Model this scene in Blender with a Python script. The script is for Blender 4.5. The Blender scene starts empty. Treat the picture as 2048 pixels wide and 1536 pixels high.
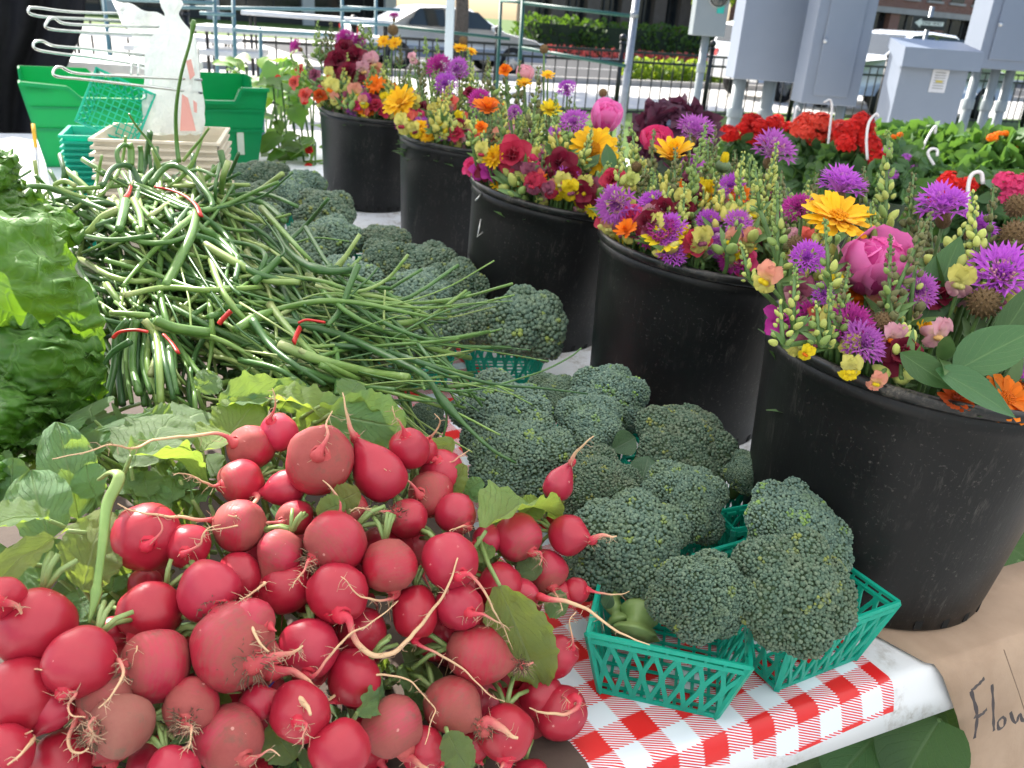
import bpy, math, random
from math import sin, cos, pi, radians, sqrt, tan, atan2, exp
from mathutils import Vector, Matrix, noise
import numpy as np

# ------------------------------------------------------------------ camera, sky, sun, exposure
SC = bpy.context.scene
COL = SC.collection
PITCH, ROLL, FPX, CAMZ = 23.3, 4.3, 1700.0, 0.58       # z = 0 is the table top, ground is GZ
GZ = -0.74
_p, _r = radians(PITCH), radians(ROLL)
CF = Vector((0, cos(_p), -sin(_p)))
_ri, _up = Vector((1, 0, 0)), Vector((0, sin(_p), cos(_p)))
CR = _ri * cos(_r) + _up * sin(_r)
CU = _up * cos(_r) - _ri * sin(_r)
CAM = Vector((0, 0, CAMZ))
cam_d = bpy.data.cameras.new('camera')
cam = bpy.data.objects.new('camera', cam_d); COL.objects.link(cam)
cam.matrix_world = Matrix(((CR.x, CU.x, -CF.x, 0), (CR.y, CU.y, -CF.y, 0), (CR.z, CU.z, -CF.z, CAMZ), (0, 0, 0, 1)))
cam_d.sensor_width = 36.0; cam_d.lens = FPX * 36 / 2048
cam_d.clip_start = 0.02; cam_d.clip_end = 600
cam_d.dof.use_dof = True; cam_d.dof.focus_distance = 0.78; cam_d.dof.aperture_fstop = 14.0
SC.camera = cam

SUN_EL, SUN_AZ = 40.0, -38.0      # azimuth measured from +Y (straight ahead) towards +X
sd = Vector((sin(radians(SUN_AZ)) * cos(radians(SUN_EL)), cos(radians(SUN_AZ)) * cos(radians(SUN_EL)), sin(radians(SUN_EL))))
W = bpy.data.worlds.new('World'); SC.world = W; W.use_nodes = True
wn = W.node_tree.nodes; wl = W.node_tree.links
for n in list(wn): wn.remove(n)
wo = wn.new('ShaderNodeOutputWorld'); wb = wn.new('ShaderNodeBackground'); ws = wn.new('ShaderNodeTexSky')
ws.sky_type = 'NISHITA'; ws.sun_disc = False; ws.sun_elevation = radians(SUN_EL); ws.sun_rotation = radians(SUN_AZ)
ws.air_density = 1.0; ws.dust_density = 2.5; ws.ozone_density = 1.0
wb.inputs['Strength'].default_value = 0.14
wl.new(ws.outputs[0], wb.inputs['Color']); wl.new(wb.outputs[0], wo.inputs['Surface'])
sl = bpy.data.lights.new('sun', 'SUN'); sl.energy = 5.0; sl.angle = radians(0.55); sl.color = (1.0, 0.95, 0.86)
so = bpy.data.objects.new('sun', sl); COL.objects.link(so)
so.rotation_euler = sd.to_track_quat('Z', 'Y').to_euler()
SC.view_settings.view_transform = 'Standard'; SC.view_settings.look = 'None'
SC.view_settings.gamma = 1.0; SC.view_settings.use_curve_mapping = False
SC.view_settings.exposure = 1.22
SC.cycles.max_bounces = 8; SC.cycles.transparent_max_bounces = 12

# ------------------------------------------------------------------ helpers
def ray(px, py, depth):
    """World point on the sight line of photo pixel (px, py), depth metres along the view axis."""
    return CAM + (CF + CR * ((px - 1024) / FPX) - CU * ((py - 768) / FPX)) * depth
def at(px, py, z):
    d = CF + CR * ((px - 1024) / FPX) - CU * ((py - 768) / FPX)
    return CAM + d * ((z - CAMZ) / d.z)
def depth_of(p): return (Vector(p) - CAM).dot(CF)
def prj(p):
    q = Vector(p) - CAM; z = q.dot(CF)
    return 1024 + FPX * q.dot(CR) / z, 768 - FPX * q.dot(CU) / z
def idw(ctrl, x, y, k=1.6):
    s = w = 0.0
    for a, b, d in ctrl:
        q = 1.0 / (((x - a) ** 2 + (y - b) ** 2) ** k + 50.0)
        s += q * d; w += q
    return s / w

def link_obj(name, mesh, parent=None, mtx=None):
    o = bpy.data.objects.new(name, mesh); COL.objects.link(o)
    if parent is not None: o.parent = parent
    if mtx is not None: o.matrix_local = mtx
    return o
def tag(o, label, cat, group=None, kind=None):
    o['label'] = label; o['category'] = cat
    if group: o['group'] = group
    if kind: o['kind'] = kind
    return o
def thing(name, label, cat, loc=(0, 0, 0), group=None, rot=None):
    o = bpy.data.objects.new(name, None); COL.objects.link(o)
    o.empty_display_size = 0.02
    o.location = loc
    if rot is not None: o.rotation_euler = rot
    return tag(o, label, cat, group)
def basis(origin, y, zhint):
    """Matrix whose Y axis is y and whose Z axis is as near zhint as it can be."""
    y = Vector(y).normalized(); x = y.cross(Vector(zhint))
    if x.length < 1e-6: x = y.orthogonal()
    x.normalize(); z = x.cross(y)
    return Matrix(((x.x, y.x, z.x, origin[0]), (x.y, y.y, z.y, origin[1]), (x.z, y.z, z.z, origin[2]), (0, 0, 0, 1)))
def zbasis(origin, z, spin=0.0, scale=1.0):
    z = Vector(z).normalized(); x = z.orthogonal().normalized(); y = z.cross(x)
    x2 = x * cos(spin) + y * sin(spin); y2 = z.cross(x2); s = scale
    return Matrix(((x2.x * s, y2.x * s, z.x * s, origin[0]), (x2.y * s, y2.y * s, z.y * s, origin[1]), (x2.z * s, y2.z * s, z.z * s, origin[2]), (0, 0, 0, 1)))

class MB:
    """Collects shapes and links them as ONE mesh object."""
    def __init__(s): s.v = []; s.f = []; s.a = []; s.uv = {}
    def add(s, verts, faces, a=0.0, m=None):
        n = len(s.v)
        if m is not None: verts = [m @ Vector(q) for q in verts]
        s.v += [tuple(q) for q in verts]
        s.a += (a if isinstance(a, list) else [a] * len(verts))
        s.f += [tuple(i + n for i in f) for f in faces]
    def box(s, c, h, m=None, a=0.0):
        x, y, z = h
        v = [Vector((c[0] + i * x, c[1] + j * y, c[2] + k * z)) for k in (-1, 1) for j in (-1, 1) for i in (-1, 1)]
        s.add(v, [(0, 2, 3, 1), (4, 5, 7, 6), (0, 1, 5, 4), (2, 6, 7, 3), (0, 4, 6, 2), (1, 3, 7, 5)], a, m)
    def bar(s, p, q, w, h, up=(0, 0, 1), a=0.0):
        p = Vector(p); q = Vector(q); d = q - p; L = d.length
        if L < 1e-6: return
        m = basis((p + q) / 2, d, up)
        s.box((0, 0, 0), (w / 2, L / 2, h / 2), m, a)
    def tube(s, pts, rad, n=8, cap=True, a0=0.0, a1=1.0, flat=None, hint=None):
        pts = [Vector(p) for p in pts]; k = len(pts)
        if not isinstance(rad, (list, tuple)): rad = [rad] * k
        t = [(pts[min(i + 1, k - 1)] - pts[max(i - 1, 0)]).normalized() for i in range(k)]
        x = (Vector(hint) - t[0] * t[0].dot(Vector(hint))).normalized() if hint is not None else t[0].orthogonal().normalized()
        base = len(s.v)
        for i in range(k):
            x = (x - t[i] * x.dot(t[i]))
            x = x.normalized() if x.length > 1e-6 else t[i].orthogonal().normalized()
            y = t[i].cross(x)
            fl = flat if flat else 1.0
            for j in range(n):
                an = 2 * pi * j / n
                s.v.append(tuple(pts[i] + (x * cos(an) + y * sin(an) * fl) * rad[i]))
                s.a.append(a0 + (a1 - a0) * i / max(1, k - 1))
        for i in range(k - 1):
            for j in range(n):
                b = base + i * n; c = b + n; j2 = (j + 1) % n
                s.f.append((b + j, b + j2, c + j2, c + j))
        if cap:
            s.f.append(tuple(base + j for j in range(n))[::-1])
            s.f.append(tuple(base + (k - 1) * n + j for j in range(n)))
    def lathe(s, prof, n=24, m=None, a=0.0, closed=False):
        """prof: list of (radius, z)"""
        v = []; f = []
        for r, z in prof:
            for j in range(n):
                an = 2 * pi * j / n; v.append(Vector((r * cos(an), r * sin(an), z)))
        for i in range(len(prof) - 1):
            for j in range(n):
                j2 = (j + 1) % n; b = i * n; c = b + n
                f.append((b + j, b + j2, c + j2, c + j))
        if closed:
            f.append(tuple(range(n))[::-1]); f.append(tuple((len(prof) - 1) * n + j for j in range(n)))
        s.add(v, f, a, m)
    def grid(s, fn, nu, nv, a=0.0, uv=True):
        """fn(u, v) -> Vector, u and v in 0..1"""
        base = len(s.v)
        for j in range(nv + 1):
            for i in range(nu + 1):
                s.v.append(tuple(fn(i / nu, j / nv))); s.a.append(j / nv if a is None else a)
                if uv: s.uv[len(s.v) - 1] = (i / nu, j / nv)
        for j in range(nv):
            for i in range(nu):
                b = base + j * (nu + 1) + i
                s.f.append((b, b + 1, b + nu + 2, b + nu + 1))
    def ball(s, c, r, n=8, k=5, m=None, sq=(1, 1, 1), a=0.0):
        v = []; f = []
        for i in range(k + 1):
            th = pi * i / k
            for j in range(n):
                an = 2 * pi * j / n
                v.append(Vector((c[0] + r * sq[0] * sin(th) * cos(an), c[1] + r * sq[1] * sin(th) * sin(an), c[2] - r * sq[2] * cos(th))))
        for i in range(k):
            for j in range(n):
                j2 = (j + 1) % n; f.append((i * n + j, i * n + j2, (i + 1) * n + j2, (i + 1) * n + j))
        s.add(v, f, a, m)
    def mesh(s, name, mat=None, smooth=True):
        me = bpy.data.meshes.new(name); me.from_pydata(s.v, [], s.f)
        if mat is not None: me.materials.append(mat)
        if smooth: me.polygons.foreach_set('use_smooth', [True] * len(me.polygons))
        at_ = me.attributes.new('along', 'FLOAT', 'POINT'); at_.data.foreach_set('value', s.a)
        if s.uv:
            ul = me.uv_layers.new(name='UVMap'); li = np.zeros(len(me.loops), dtype=np.int32)
            me.loops.foreach_get('vertex_index', li)
            arr = np.zeros((len(s.v), 2), dtype=np.float32)
            for i, q in s.uv.items(): arr[i] = q
            ul.data.foreach_set('uv', arr[li].ravel())
        me.update()
        return me
    def build(s, name, mat=None, parent=None, smooth=True, mtx=None):
        return link_obj(name, s.mesh(name, mat, smooth), parent, mtx)

def bevel(o, w=0.004, seg=2):
    b = o.modifiers.new('bevel', 'BEVEL'); b.width = w; b.segments = seg; b.limit_method = 'ANGLE'; b.angle_limit = radians(40)
    return o
def catmull(pts, n):
    """n points on a smooth curve through tuples of any length"""
    P = [np.array(p, float) for p in pts]; P = [2 * P[0] - P[1]] + P + [2 * P[-1] - P[-2]]
    out = []; segs = len(P) - 3
    for k in range(n):
        t = k / (n - 1) * segs; i = min(int(t), segs - 1); t -= i
        a, b, c, d = P[i:i + 4]
        out.append(0.5 * ((2 * b) + (c - a) * t + (2 * a - 5 * b + 4 * c - d) * t * t + (3 * b - a - 3 * c + d) * t ** 3))
    return out

# ------------------------------------------------------------------ materials
class NT:
    def __init__(s, name):
        s.m = bpy.data.materials.new(name); s.m.use_nodes = True
        s.n = s.m.node_tree.nodes; s.l = s.m.node_tree.links
        for q in list(s.n): s.n.remove(q)
        s.out = s.n.new('ShaderNodeOutputMaterial')
    def new(s, t, **kw):
        q = s.n.new(t)
        for k, v in kw.items():
            if hasattr(q, k): setattr(q, k, v)
        return q
    def lk(s, a, b): s.l.new(a, b)
    def coord(s, kind='Object'): return s.new('ShaderNodeTexCoord').outputs[kind]
    def noise(s, vec, scale, detail=4, rough=0.55):
        q = s.new('ShaderNodeTexNoise'); q.inputs['Scale'].default_value = scale
        q.inputs['Detail'].default_value = detail; q.inputs['Roughness'].default_value = rough
        s.lk(vec, q.inputs['Vector']); return q.outputs['Fac']
    def ramp(s, fac, stops):
        q = s.new('ShaderNodeValToRGB'); e = q.color_ramp.elements
        while len(e) < len(stops): e.new(0.5)
        for el, (p, c) in zip(e, stops):
            el.position = p; el.color = (c[0], c[1], c[2], 1) if not isinstance(c, (int, float)) else (c, c, c, 1)
        s.lk(fac, q.inputs['Fac']); return q.outputs['Color']
    def mix(s, fac, a, b, mode='MIX'):
        q = s.new('ShaderNodeMix'); q.data_type = 'RGBA'; q.blend_type = mode
        for inp, v in ((0, fac), (6, a), (7, b)):
            if isinstance(v, (int, float)): q.inputs[inp].default_value = v if inp == 0 else (v, v, v, 1)
            elif isinstance(v, (tuple, list)): q.inputs[inp].default_value = (v[0], v[1], v[2], 1)
            else: s.lk(v, q.inputs[inp])
        return q.outputs[2]
    def math(s, op, a, b=0.0, clamp=False):
        q = s.new('ShaderNodeMath'); q.operation = op; q.use_clamp = clamp
        for i, v in enumerate((a, b)):
            if isinstance(v, (int, float)): q.inputs[i].default_value = v
            else: s.lk(v, q.inputs[i])
        return q.outputs[0]
    def attr(s, name): 
        q = s.new('ShaderNodeAttribute'); q.attribute_name = name; return q
    def bump(s, h, strength=0.3, dist=0.002):
        q = s.new('ShaderNodeBump'); q.inputs['Strength'].default_value = strength; q.inputs['Distance'].default_value = dist
        s.lk(h, q.inputs['Height']); return q.outputs['Normal']
    def surf(s, col, rough=0.5, spec=0.5, metal=0.0, normal=None, transl=0.0, tcol=None, coat=0.0, alpha=None, trans=0.0, emis=None, sheen=0.0):
        b = s.new('ShaderNodeBsdfPrincipled')
        def setv(k, v):
            i = b.inputs[k]
            if isinstance(v, (int, float)): i.default_value = v
            elif isinstance(v, (tuple, list)): i.default_value = (v[0], v[1], v[2], 1)
            else: s.lk(v, i)
        setv('Base Color', col); setv('Roughness', rough); setv('Specular IOR Level', spec); setv('Metallic', metal)
        if coat: setv('Coat Weight', coat)
        if trans: setv('Transmission Weight', trans)
        if sheen: setv('Sheen Weight', sheen)
        if alpha is not None: setv('Alpha', alpha)
        if normal is not None: s.lk(normal, b.inputs['Normal'])
        o = b.outputs[0]
        if transl:
            t = s.new('ShaderNodeBsdfTranslucent'); c = tcol if tcol is not None else col
            if isinstance(c, (tuple, list)): t.inputs['Color'].default_value = (c[0], c[1], c[2], 1)
            else: s.lk(c, t.inputs['Color'])
            if normal is not None: s.lk(normal, t.inputs['Normal'])
            mx = s.new('ShaderNodeMixShader'); mx.inputs[0].default_value = transl
            s.lk(o, mx.inputs[1]); s.lk(t.outputs[0], mx.inputs[2]); o = mx.outputs[0]
        s.lk(o, s.out.inputs['Surface'])
        return s.m

def simple(name, c1, c2=None, scale=20, rough=0.5, spec=0.5, metal=0.0, bump=0.0, bscale=None, transl=0.0, tcol=None, rnd=0.0, coat=0.0, rough2=None, bdist=0.002, trans=0.0):
    t = NT(name); v = t.coord('Object'); c2 = c2 or tuple(x * 0.8 for x in c1)
    nz = t.noise(v, scale, 5)
    col = t.ramp(nz, [(0.32, c2), (0.68, c1)])
    if rnd:
        oi = t.new('ShaderNodeObjectInfo')
        hsv = t.new('ShaderNodeHueSaturation')
        t.lk(col, hsv.inputs['Color'])
        t.lk(t.math('ADD', t.math('MULTIPLY', oi.outputs['Random'], rnd), 1 - rnd / 2), hsv.inputs['Value'])
        t.lk(t.math('ADD', t.math('MULTIPLY', oi.outputs['Random'], rnd * 0.10), 0.5 - rnd * 0.05), hsv.inputs['Hue'])
        col = hsv.outputs[0]
    rr = rough
    if rough2 is not None: rr = t.math('ADD', t.math('MULTIPLY', t.noise(v, scale * 2.3, 3), rough2 - rough), rough)
    nrm = t.bump(t.noise(v, bscale or scale * 4, 4), bump, bdist) if bump else None
    return t.surf(col, rr, spec, metal, nrm, transl, tcol, coat, trans=trans)
# ------------------------------------------------------------------ material library
def m_radish():
    t = NT('radish_skin'); v = t.coord('Object'); oi = t.new('ShaderNodeObjectInfo')
    sep = t.new('ShaderNodeSeparateColor'); t.lk(oi.outputs['Color'], sep.inputs[0])
    dust, pink, seed = sep.outputs[0], sep.outputs[1], sep.outputs[2]
    vv = t.new('ShaderNodeVectorMath'); vv.operation = 'ADD'; t.lk(v, vv.inputs[0])
    cx = t.new('ShaderNodeCombineXYZ'); t.lk(t.math('MULTIPLY', seed, 9.0), cx.inputs[0]); t.lk(t.math('MULTIPLY', seed, 5.0), cx.inputs[2])
    t.lk(cx.outputs[0], vv.inputs[1]); v = vv.outputs[0]
    big = t.noise(v, 34, 4); fine = t.noise(v, 420, 6, 0.7); mid = t.noise(v, 130, 5, .65)
    red = t.mix(t.math('MULTIPLY', big, 0.85), (0.41, 0.014, 0.027), (0.23, 0.005, 0.016))
    pk = t.mix(t.math('MULTIPLY', pink, 0.85), red, (0.44, 0.026, 0.070))
    d = t.math('ADD', t.math('MULTIPLY', big, 0.6), t.math('MULTIPLY', mid, .5))
    d = t.math('ADD', d, t.math('MULTIPLY', fine, 0.35))
    al = t.attr('along').outputs['Fac']; en = t.math('ABSOLUTE', t.math('SUBTRACT', t.math('MULTIPLY', al, 2.0), .9)); en = t.math('MULTIPLY', en, en)
    ring = t.math('MULTIPLY', t.noise(v, 55, 3), t.math('SUBTRACT', t.math('SINE', t.math('ADD', t.math('MULTIPLY', al, 95.0), t.math('MULTIPLY', mid, 9.0))), .2))
    d = t.math('ADD', t.math('SUBTRACT', t.math('ADD', d, t.math('MULTIPLY', t.math('MULTIPLY', en, .55), dust)), .14), t.math('MULTIPLY', ring, .10))
    d = t.math('SUBTRACT', t.math('ADD', d, t.math('ADD', t.math('MULTIPLY', dust, .50), .11)), 1.0)
    d = t.math('MULTIPLY', d, 3.8, True)
    dusty = t.mix(t.math('ADD', t.math('MULTIPLY', fine, .5), t.math('MULTIPLY', mid, .5)), (0.17, 0.036, 0.030), (0.37, 0.098, 0.080))
    pk = t.mix(t.math('MULTIPLY', t.ramp(t.noise(v, 21, 2), [(.50, 0.0), (.66, 1.0)]), .35), pk, (.30, .004, .03))
    c = t.mix(t.math('MULTIPLY', d, .80), pk, dusty)
    soil = t.math('MULTIPLY', t.ramp(t.noise(v, 62, 5, .7), [(.56, 0.0), (.70, 1.0)]), t.math('MULTIPLY', dust, .75))
    c = t.mix(soil, c, (0.13, 0.075, 0.050))
    ex = t.math('MULTIPLY', t.math('SUBTRACT', dust, .82), 2.2, True)
    c = t.mix(t.math('MULTIPLY', ex, t.math('ADD', .25, t.math('MULTIPLY', mid, .6))), c, (0.24, 0.15, 0.105))
    # little pale scars
    vo = t.new('ShaderNodeTexVoronoi'); vo.inputs['Scale'].default_value = 75; t.lk(v, vo.inputs['Vector'])
    sc = t.math('MULTIPLY', t.math('LESS_THAN', vo.outputs['Distance'], 0.10), t.math('GREATER_THAN', mid, .55))
    c = t.mix(t.math('MULTIPLY', sc, .5), c, (0.72, 0.38, 0.34))
    rough = t.math('ADD', t.math('ADD', 0.27, t.math('MULTIPLY', mid, .22)), t.math('MULTIPLY', d, 0.42))
    return t.surf(c, rough, 0.5, 0, t.bump(t.math('ADD', t.math('MULTIPLY', fine, .35), mid), 0.16, 0.0012))
M_RADISH = m_radish()
def m_root():
    t = NT('radish_root'); v = t.coord('Object'); a = t.attr('along').outputs['Fac']
    n = t.noise(v, 300, 4)
    oi = t.new('ShaderNodeObjectInfo'); sep = t.new('ShaderNodeSeparateColor'); t.lk(oi.outputs['Color'], sep.inputs[0])
    c = t.ramp(t.math('ADD', a, t.math('MULTIPLY', t.math('SUBTRACT', n, .5), .22)), [(0.0, (0.52, 0.016, 0.045)), (0.20, (0.56, .05, .085)), (0.48, (0.60, 0.22, 0.18)), (0.85, (0.62, 0.42, 0.25))])
    c = t.mix(t.math('MULTIPLY', t.math('MULTIPLY', sep.outputs[0], t.math('SUBTRACT', 1.0, t.math('MULTIPLY', a, 1.6), True)), .75), c, t.mix(n, (.24, .055, .045), (.45, .14, .115)))
    return t.surf(c, .55, .35, 0, t.bump(n, .4, .001))
M_ROOT = m_root()
M_ROOTHAIR = simple('root_hair', (0.56, 0.40, 0.27), (0.36, .23, .15), 200, .8, .2)

def m_leaf(name, c1, c2, vein, tcol, transl=0.4, rough=0.45, bscale=160, nveins=9.0, bump=.5, edge=None, coat=0.0):
    t = NT(name); uv = t.coord('UV'); v = t.coord('Object'); oi = t.new('ShaderNodeObjectInfo')
    sp = t.new('ShaderNodeSeparateXYZ'); t.lk(uv, sp.inputs[0])
    x = t.math('ABSOLUTE', t.math('SUBTRACT', sp.outputs[0], 0.5))
    mid = t.math('SUBTRACT', 1.0, t.math('MULTIPLY', x, 34.0), True)
    wob = t.math('MULTIPLY', t.noise(uv, 7, 3), .7)
    ph = t.math('ADD', t.math('SUBTRACT', t.math('MULTIPLY', sp.outputs[1], nveins), t.math('MULTIPLY', x, nveins * 1.1)), wob)
    fr = t.math('ABSOLUTE', t.math('SUBTRACT', t.math('FRACT', ph), 0.5))
    side = t.math('MULTIPLY', t.math('SUBTRACT', 1.0, t.math('MULTIPLY', fr, 15.0), True), .55)
    ve = t.math('MAXIMUM', mid, side)
    n = t.noise(v, 45, 5)
    c = t.mix(n, c2, c1)
    hsv = t.new('ShaderNodeHueSaturation'); t.lk(c, hsv.inputs['Color'])
    t.lk(t.math('ADD', t.math('MULTIPLY', oi.outputs['Random'], .45), .78), hsv.inputs['Value'])
    t.lk(t.math('ADD', t.math('MULTIPLY', oi.outputs['Random'], .05), .472), hsv.inputs['Hue'])
    c = t.mix(t.math('MULTIPLY', ve, .6), hsv.outputs[0], vein)
    tc = t.mix(t.math('MULTIPLY', ve, .55), tcol, tuple(q * .45 for q in tcol))
    pk = t.noise(v, bscale, 4, .6)
    h = t.math('ADD', t.math('MULTIPLY', pk, .6), t.math('MULTIPLY', ve, -.8))
    return t.surf(c, t.math('ADD', rough, t.math('MULTIPLY', pk, .15)), .45, 0, t.bump(h, bump, .002), transl, tc, coat)
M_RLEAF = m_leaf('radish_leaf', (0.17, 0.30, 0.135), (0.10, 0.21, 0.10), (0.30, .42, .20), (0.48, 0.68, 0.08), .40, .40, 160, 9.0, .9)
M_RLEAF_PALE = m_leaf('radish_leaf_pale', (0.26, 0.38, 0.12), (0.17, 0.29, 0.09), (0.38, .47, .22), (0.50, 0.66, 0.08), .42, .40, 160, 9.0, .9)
def m_lett():
    t = NT('lettuce_leaf'); v = t.coord('Object')
    wv = t.new('ShaderNodeVectorMath'); wv.operation = 'ADD'; nn = t.new('ShaderNodeTexNoise'); nn.inputs['Scale'].default_value = 14; t.lk(v, nn.inputs['Vector'])
    sc = t.new('ShaderNodeVectorMath'); sc.operation = 'SCALE'; sc.inputs['Scale'].default_value = .03; t.lk(nn.outputs['Color'], sc.inputs[0]); t.lk(v, wv.inputs[0]); t.lk(sc.outputs[0], wv.inputs[1])
    def veins(scale, w):
        q = t.new('ShaderNodeTexVoronoi'); q.feature = 'DISTANCE_TO_EDGE'; q.inputs['Scale'].default_value = scale; t.lk(wv.outputs[0], q.inputs['Vector'])
        return t.math('SUBTRACT', 1.0, t.math('MULTIPLY', q.outputs['Distance'], w), True)
    ve = t.math('MAXIMUM', t.math('MULTIPLY', veins(17, 22.0), .9), t.math('MULTIPLY', veins(48, 9.0), .5))
    n = t.noise(v, 16, 4); c = t.mix(n, (0.030, 0.100, 0.014), (0.070, 0.180, 0.026)); c = t.mix(t.math('MULTIPLY', ve, .35), c, (0.20, .36, .10))
    return t.surf(c, t.math('ADD', .38, t.math('MULTIPLY', n, .2)), .35, 0, t.bump(t.math('SUBTRACT', t.math('MULTIPLY', t.noise(v, 60, 3), .5), ve), .45, .003), .26, (0.30, 0.56, 0.03))
M_LETT = m_lett()
M_PEONYLEAF = m_leaf('peony_leaf', (0.040, 0.125, 0.036), (0.026, 0.085, 0.026), (0.12, .23, .075), (0.12, 0.28, 0.03), .22, .42, 200, 6.0, .25)
M_SQUASH = m_leaf('squash_leaf', (0.04, 0.10, 0.03), (0.02, 0.06, 0.02), (0.10, .17, .07), (0.12, 0.25, 0.03), .25, .5, 80, 8.0, .6)
M_GARDEN = m_leaf('garden_leaf', (0.10, 0.24, 0.06), (0.05, 0.14, 0.04), (0.2, .33, .13), (0.32, 0.55, 0.05), .4, .42, 80, 8.0, .4)

def m_scape():
    t = NT('scape_skin'); v = t.coord('Object'); a = t.attr('along').outputs['Fac']; oi = t.new('ShaderNodeObjectInfo')
    n = t.noise(v, 60, 4)
    g = t.ramp(t.math('ADD', oi.outputs['Random'], t.math('MULTIPLY', t.math('SUBTRACT', n, .5), .4)),
               [(0.0, (0.040, 0.110, 0.040)), (0.40, (0.090, 0.205, 0.052)), (0.75, (0.18, 0.31, 0.075)), (1.0, (0.32, 0.42, 0.14))])
    c = t.mix(t.math('MULTIPLY', t.ramp(a, [(0.0, .9), (0.12, .35), (0.35, 0.0)]), t.ramp(oi.outputs['Random'], [(.62, 0.0), (.72, 1.0)])), g, (0.40, .45, .20))
    return t.surf(c, .36, .5, 0, t.bump(t.noise(v, 500, 3), .12, .001), .12, (.3, .5, .08))
M_SCAPE = m_scape()
M_BAND = simple('red_band', (0.62, 0.03, 0.025), (0.45, .02, .02), 60, .45)
M_BEARD = simple('dirty_root_hair', (0.22, 0.15, 0.10), (0.10, .07, .05), 200, .9, .15)
M_BLUE = simple('blue_twist', (0.01, 0.03, 0.35), None, 60, .4)

def m_brocc():
    t = NT('broccoli_buds'); v = t.coord('Object'); oi = t.new('ShaderNodeObjectInfo'); a = t.attr('along').outputs['Fac']
    c = t.ramp(a, [(0.0, (0.056, 0.106, 0.080)), (0.5, (0.100, 0.158, 0.116)), (0.80, (0.142, 0.205, 0.140)), (0.9, (0.17, 0.24, 0.065)), (1.0, (0.24, 0.30, 0.06))])
    big = t.noise(v, 3.0, 3)
    c = t.mix(t.math('MULTIPLY', t.ramp(big, [(.45, 0.0), (.7, 1.0)]), .35), c, (0.12, 0.16, 0.06))
    hsv = t.new('ShaderNodeHueSaturation'); t.lk(c, hsv.inputs['Color'])
    t.lk(oi.outputs['Color'], hsv.inputs['Color']) if False else None
    t.lk(t.math('ADD', t.math('MULTIPLY', oi.outputs['Random'], .5), .78), hsv.inputs['Value'])
    t.lk(t.math('ADD', t.math('MULTIPLY', oi.outputs['Random'], .07), .462), hsv.inputs['Hue'])
    return t.surf(hsv.outputs[0], .62, .35, 0, None, .0, sheen=.0)
M_BROC = m_brocc()
M_BROCIN = simple('broccoli_inner', (0.05, 0.09, 0.035), (0.03, .06, .025), 40, .8)
M_STALK = simple('broccoli_stalk', (0.26, 0.36, 0.13), (0.17, .27, .08), 30, .45, transl=.1)
M_BROCLEAF = m_leaf('broccoli_leaf', (0.085, 0.16, 0.095), (0.05, 0.11, 0.065), (0.2, .27, .18), (0.15, 0.3, 0.08), .25, .5)

def m_basket(name, c, tc):
    t = NT(name); v = t.coord('Object'); n = t.noise(v, 60, 3)
    return t.surf(t.mix(n, tuple(q * .8 for q in c), c), .34, .5, 0, t.bump(t.noise(v, 400, 2), .1, .001), .38, tc)
M_BASKET = m_basket('teal_basket_plastic', (0.014, 0.50, 0.37), (0.03, 0.72, 0.54))
M_CRATE = m_basket('green_crate_plastic', (0.0, 0.30, 0.11), (0.0, 0.60, 0.22))

def m_bucket():
    t = NT('black_bucket_plastic'); v = t.coord('Object')
    n = t.noise(v, 9, 5, .6)
    st = t.new('ShaderNodeMapping'); t.lk(v, st.inputs['Vector']); st.inputs['Scale'].default_value = (60, 60, 8)
    scr = t.noise(st.outputs[0], 1.2, 6, .75)
    sp = t.noise(v, 190, 4, .75)
    dirt = t.math('MULTIPLY', t.ramp(scr, [(.56, 0.0), (.66, 1.0)]), t.ramp(n, [(.44, 0.0), (.60, 1.0)]))
    speck = t.math('MULTIPLY', t.ramp(sp, [(.60, 0.0), (.68, 1.0)]), t.ramp(n, [(.42, 0.0), (.55, 1.0)]))
    k = t.math('MULTIPLY', t.math('MAXIMUM', t.math('MULTIPLY', dirt, .40), t.math('MULTIPLY', speck, .45)), 1.0)
    c = t.mix(k, (0.0060, 0.0064, 0.0070), (0.13, 0.12, 0.11))
    return t.surf(c, t.math('ADD', .30, t.math('MULTIPLY', n, .25)), .30, 0, t.bump(t.math('ADD', scr, t.noise(v, 5, 2)), .12, .003))
M_BUCKET = m_bucket()
def m_buckrim():
    t = NT('black_bucket_rim'); v = t.coord('Object'); n = t.noise(v, 26, 6, .7); f = t.noise(v, 220, 4, .7)
    k = t.math('MULTIPLY', t.ramp(n, [(.52, 0.0), (.66, 1.0)]), t.ramp(f, [(.4, 0.0), (.62, 1.0)]))
    return t.surf(t.mix(t.math('MULTIPLY', k, .7), (0.010, .0105, .0115), (.20, .175, .145)), t.math('ADD', .30, t.math('MULTIPLY', k, .4)), .5, 0, t.bump(f, .2, .001))
M_BRIM = m_buckrim()
M_WIRE = simple('galvanised_wire', (0.55, 0.56, 0.55), (0.35, .36, .35), 120, .35, .5, .9)

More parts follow.
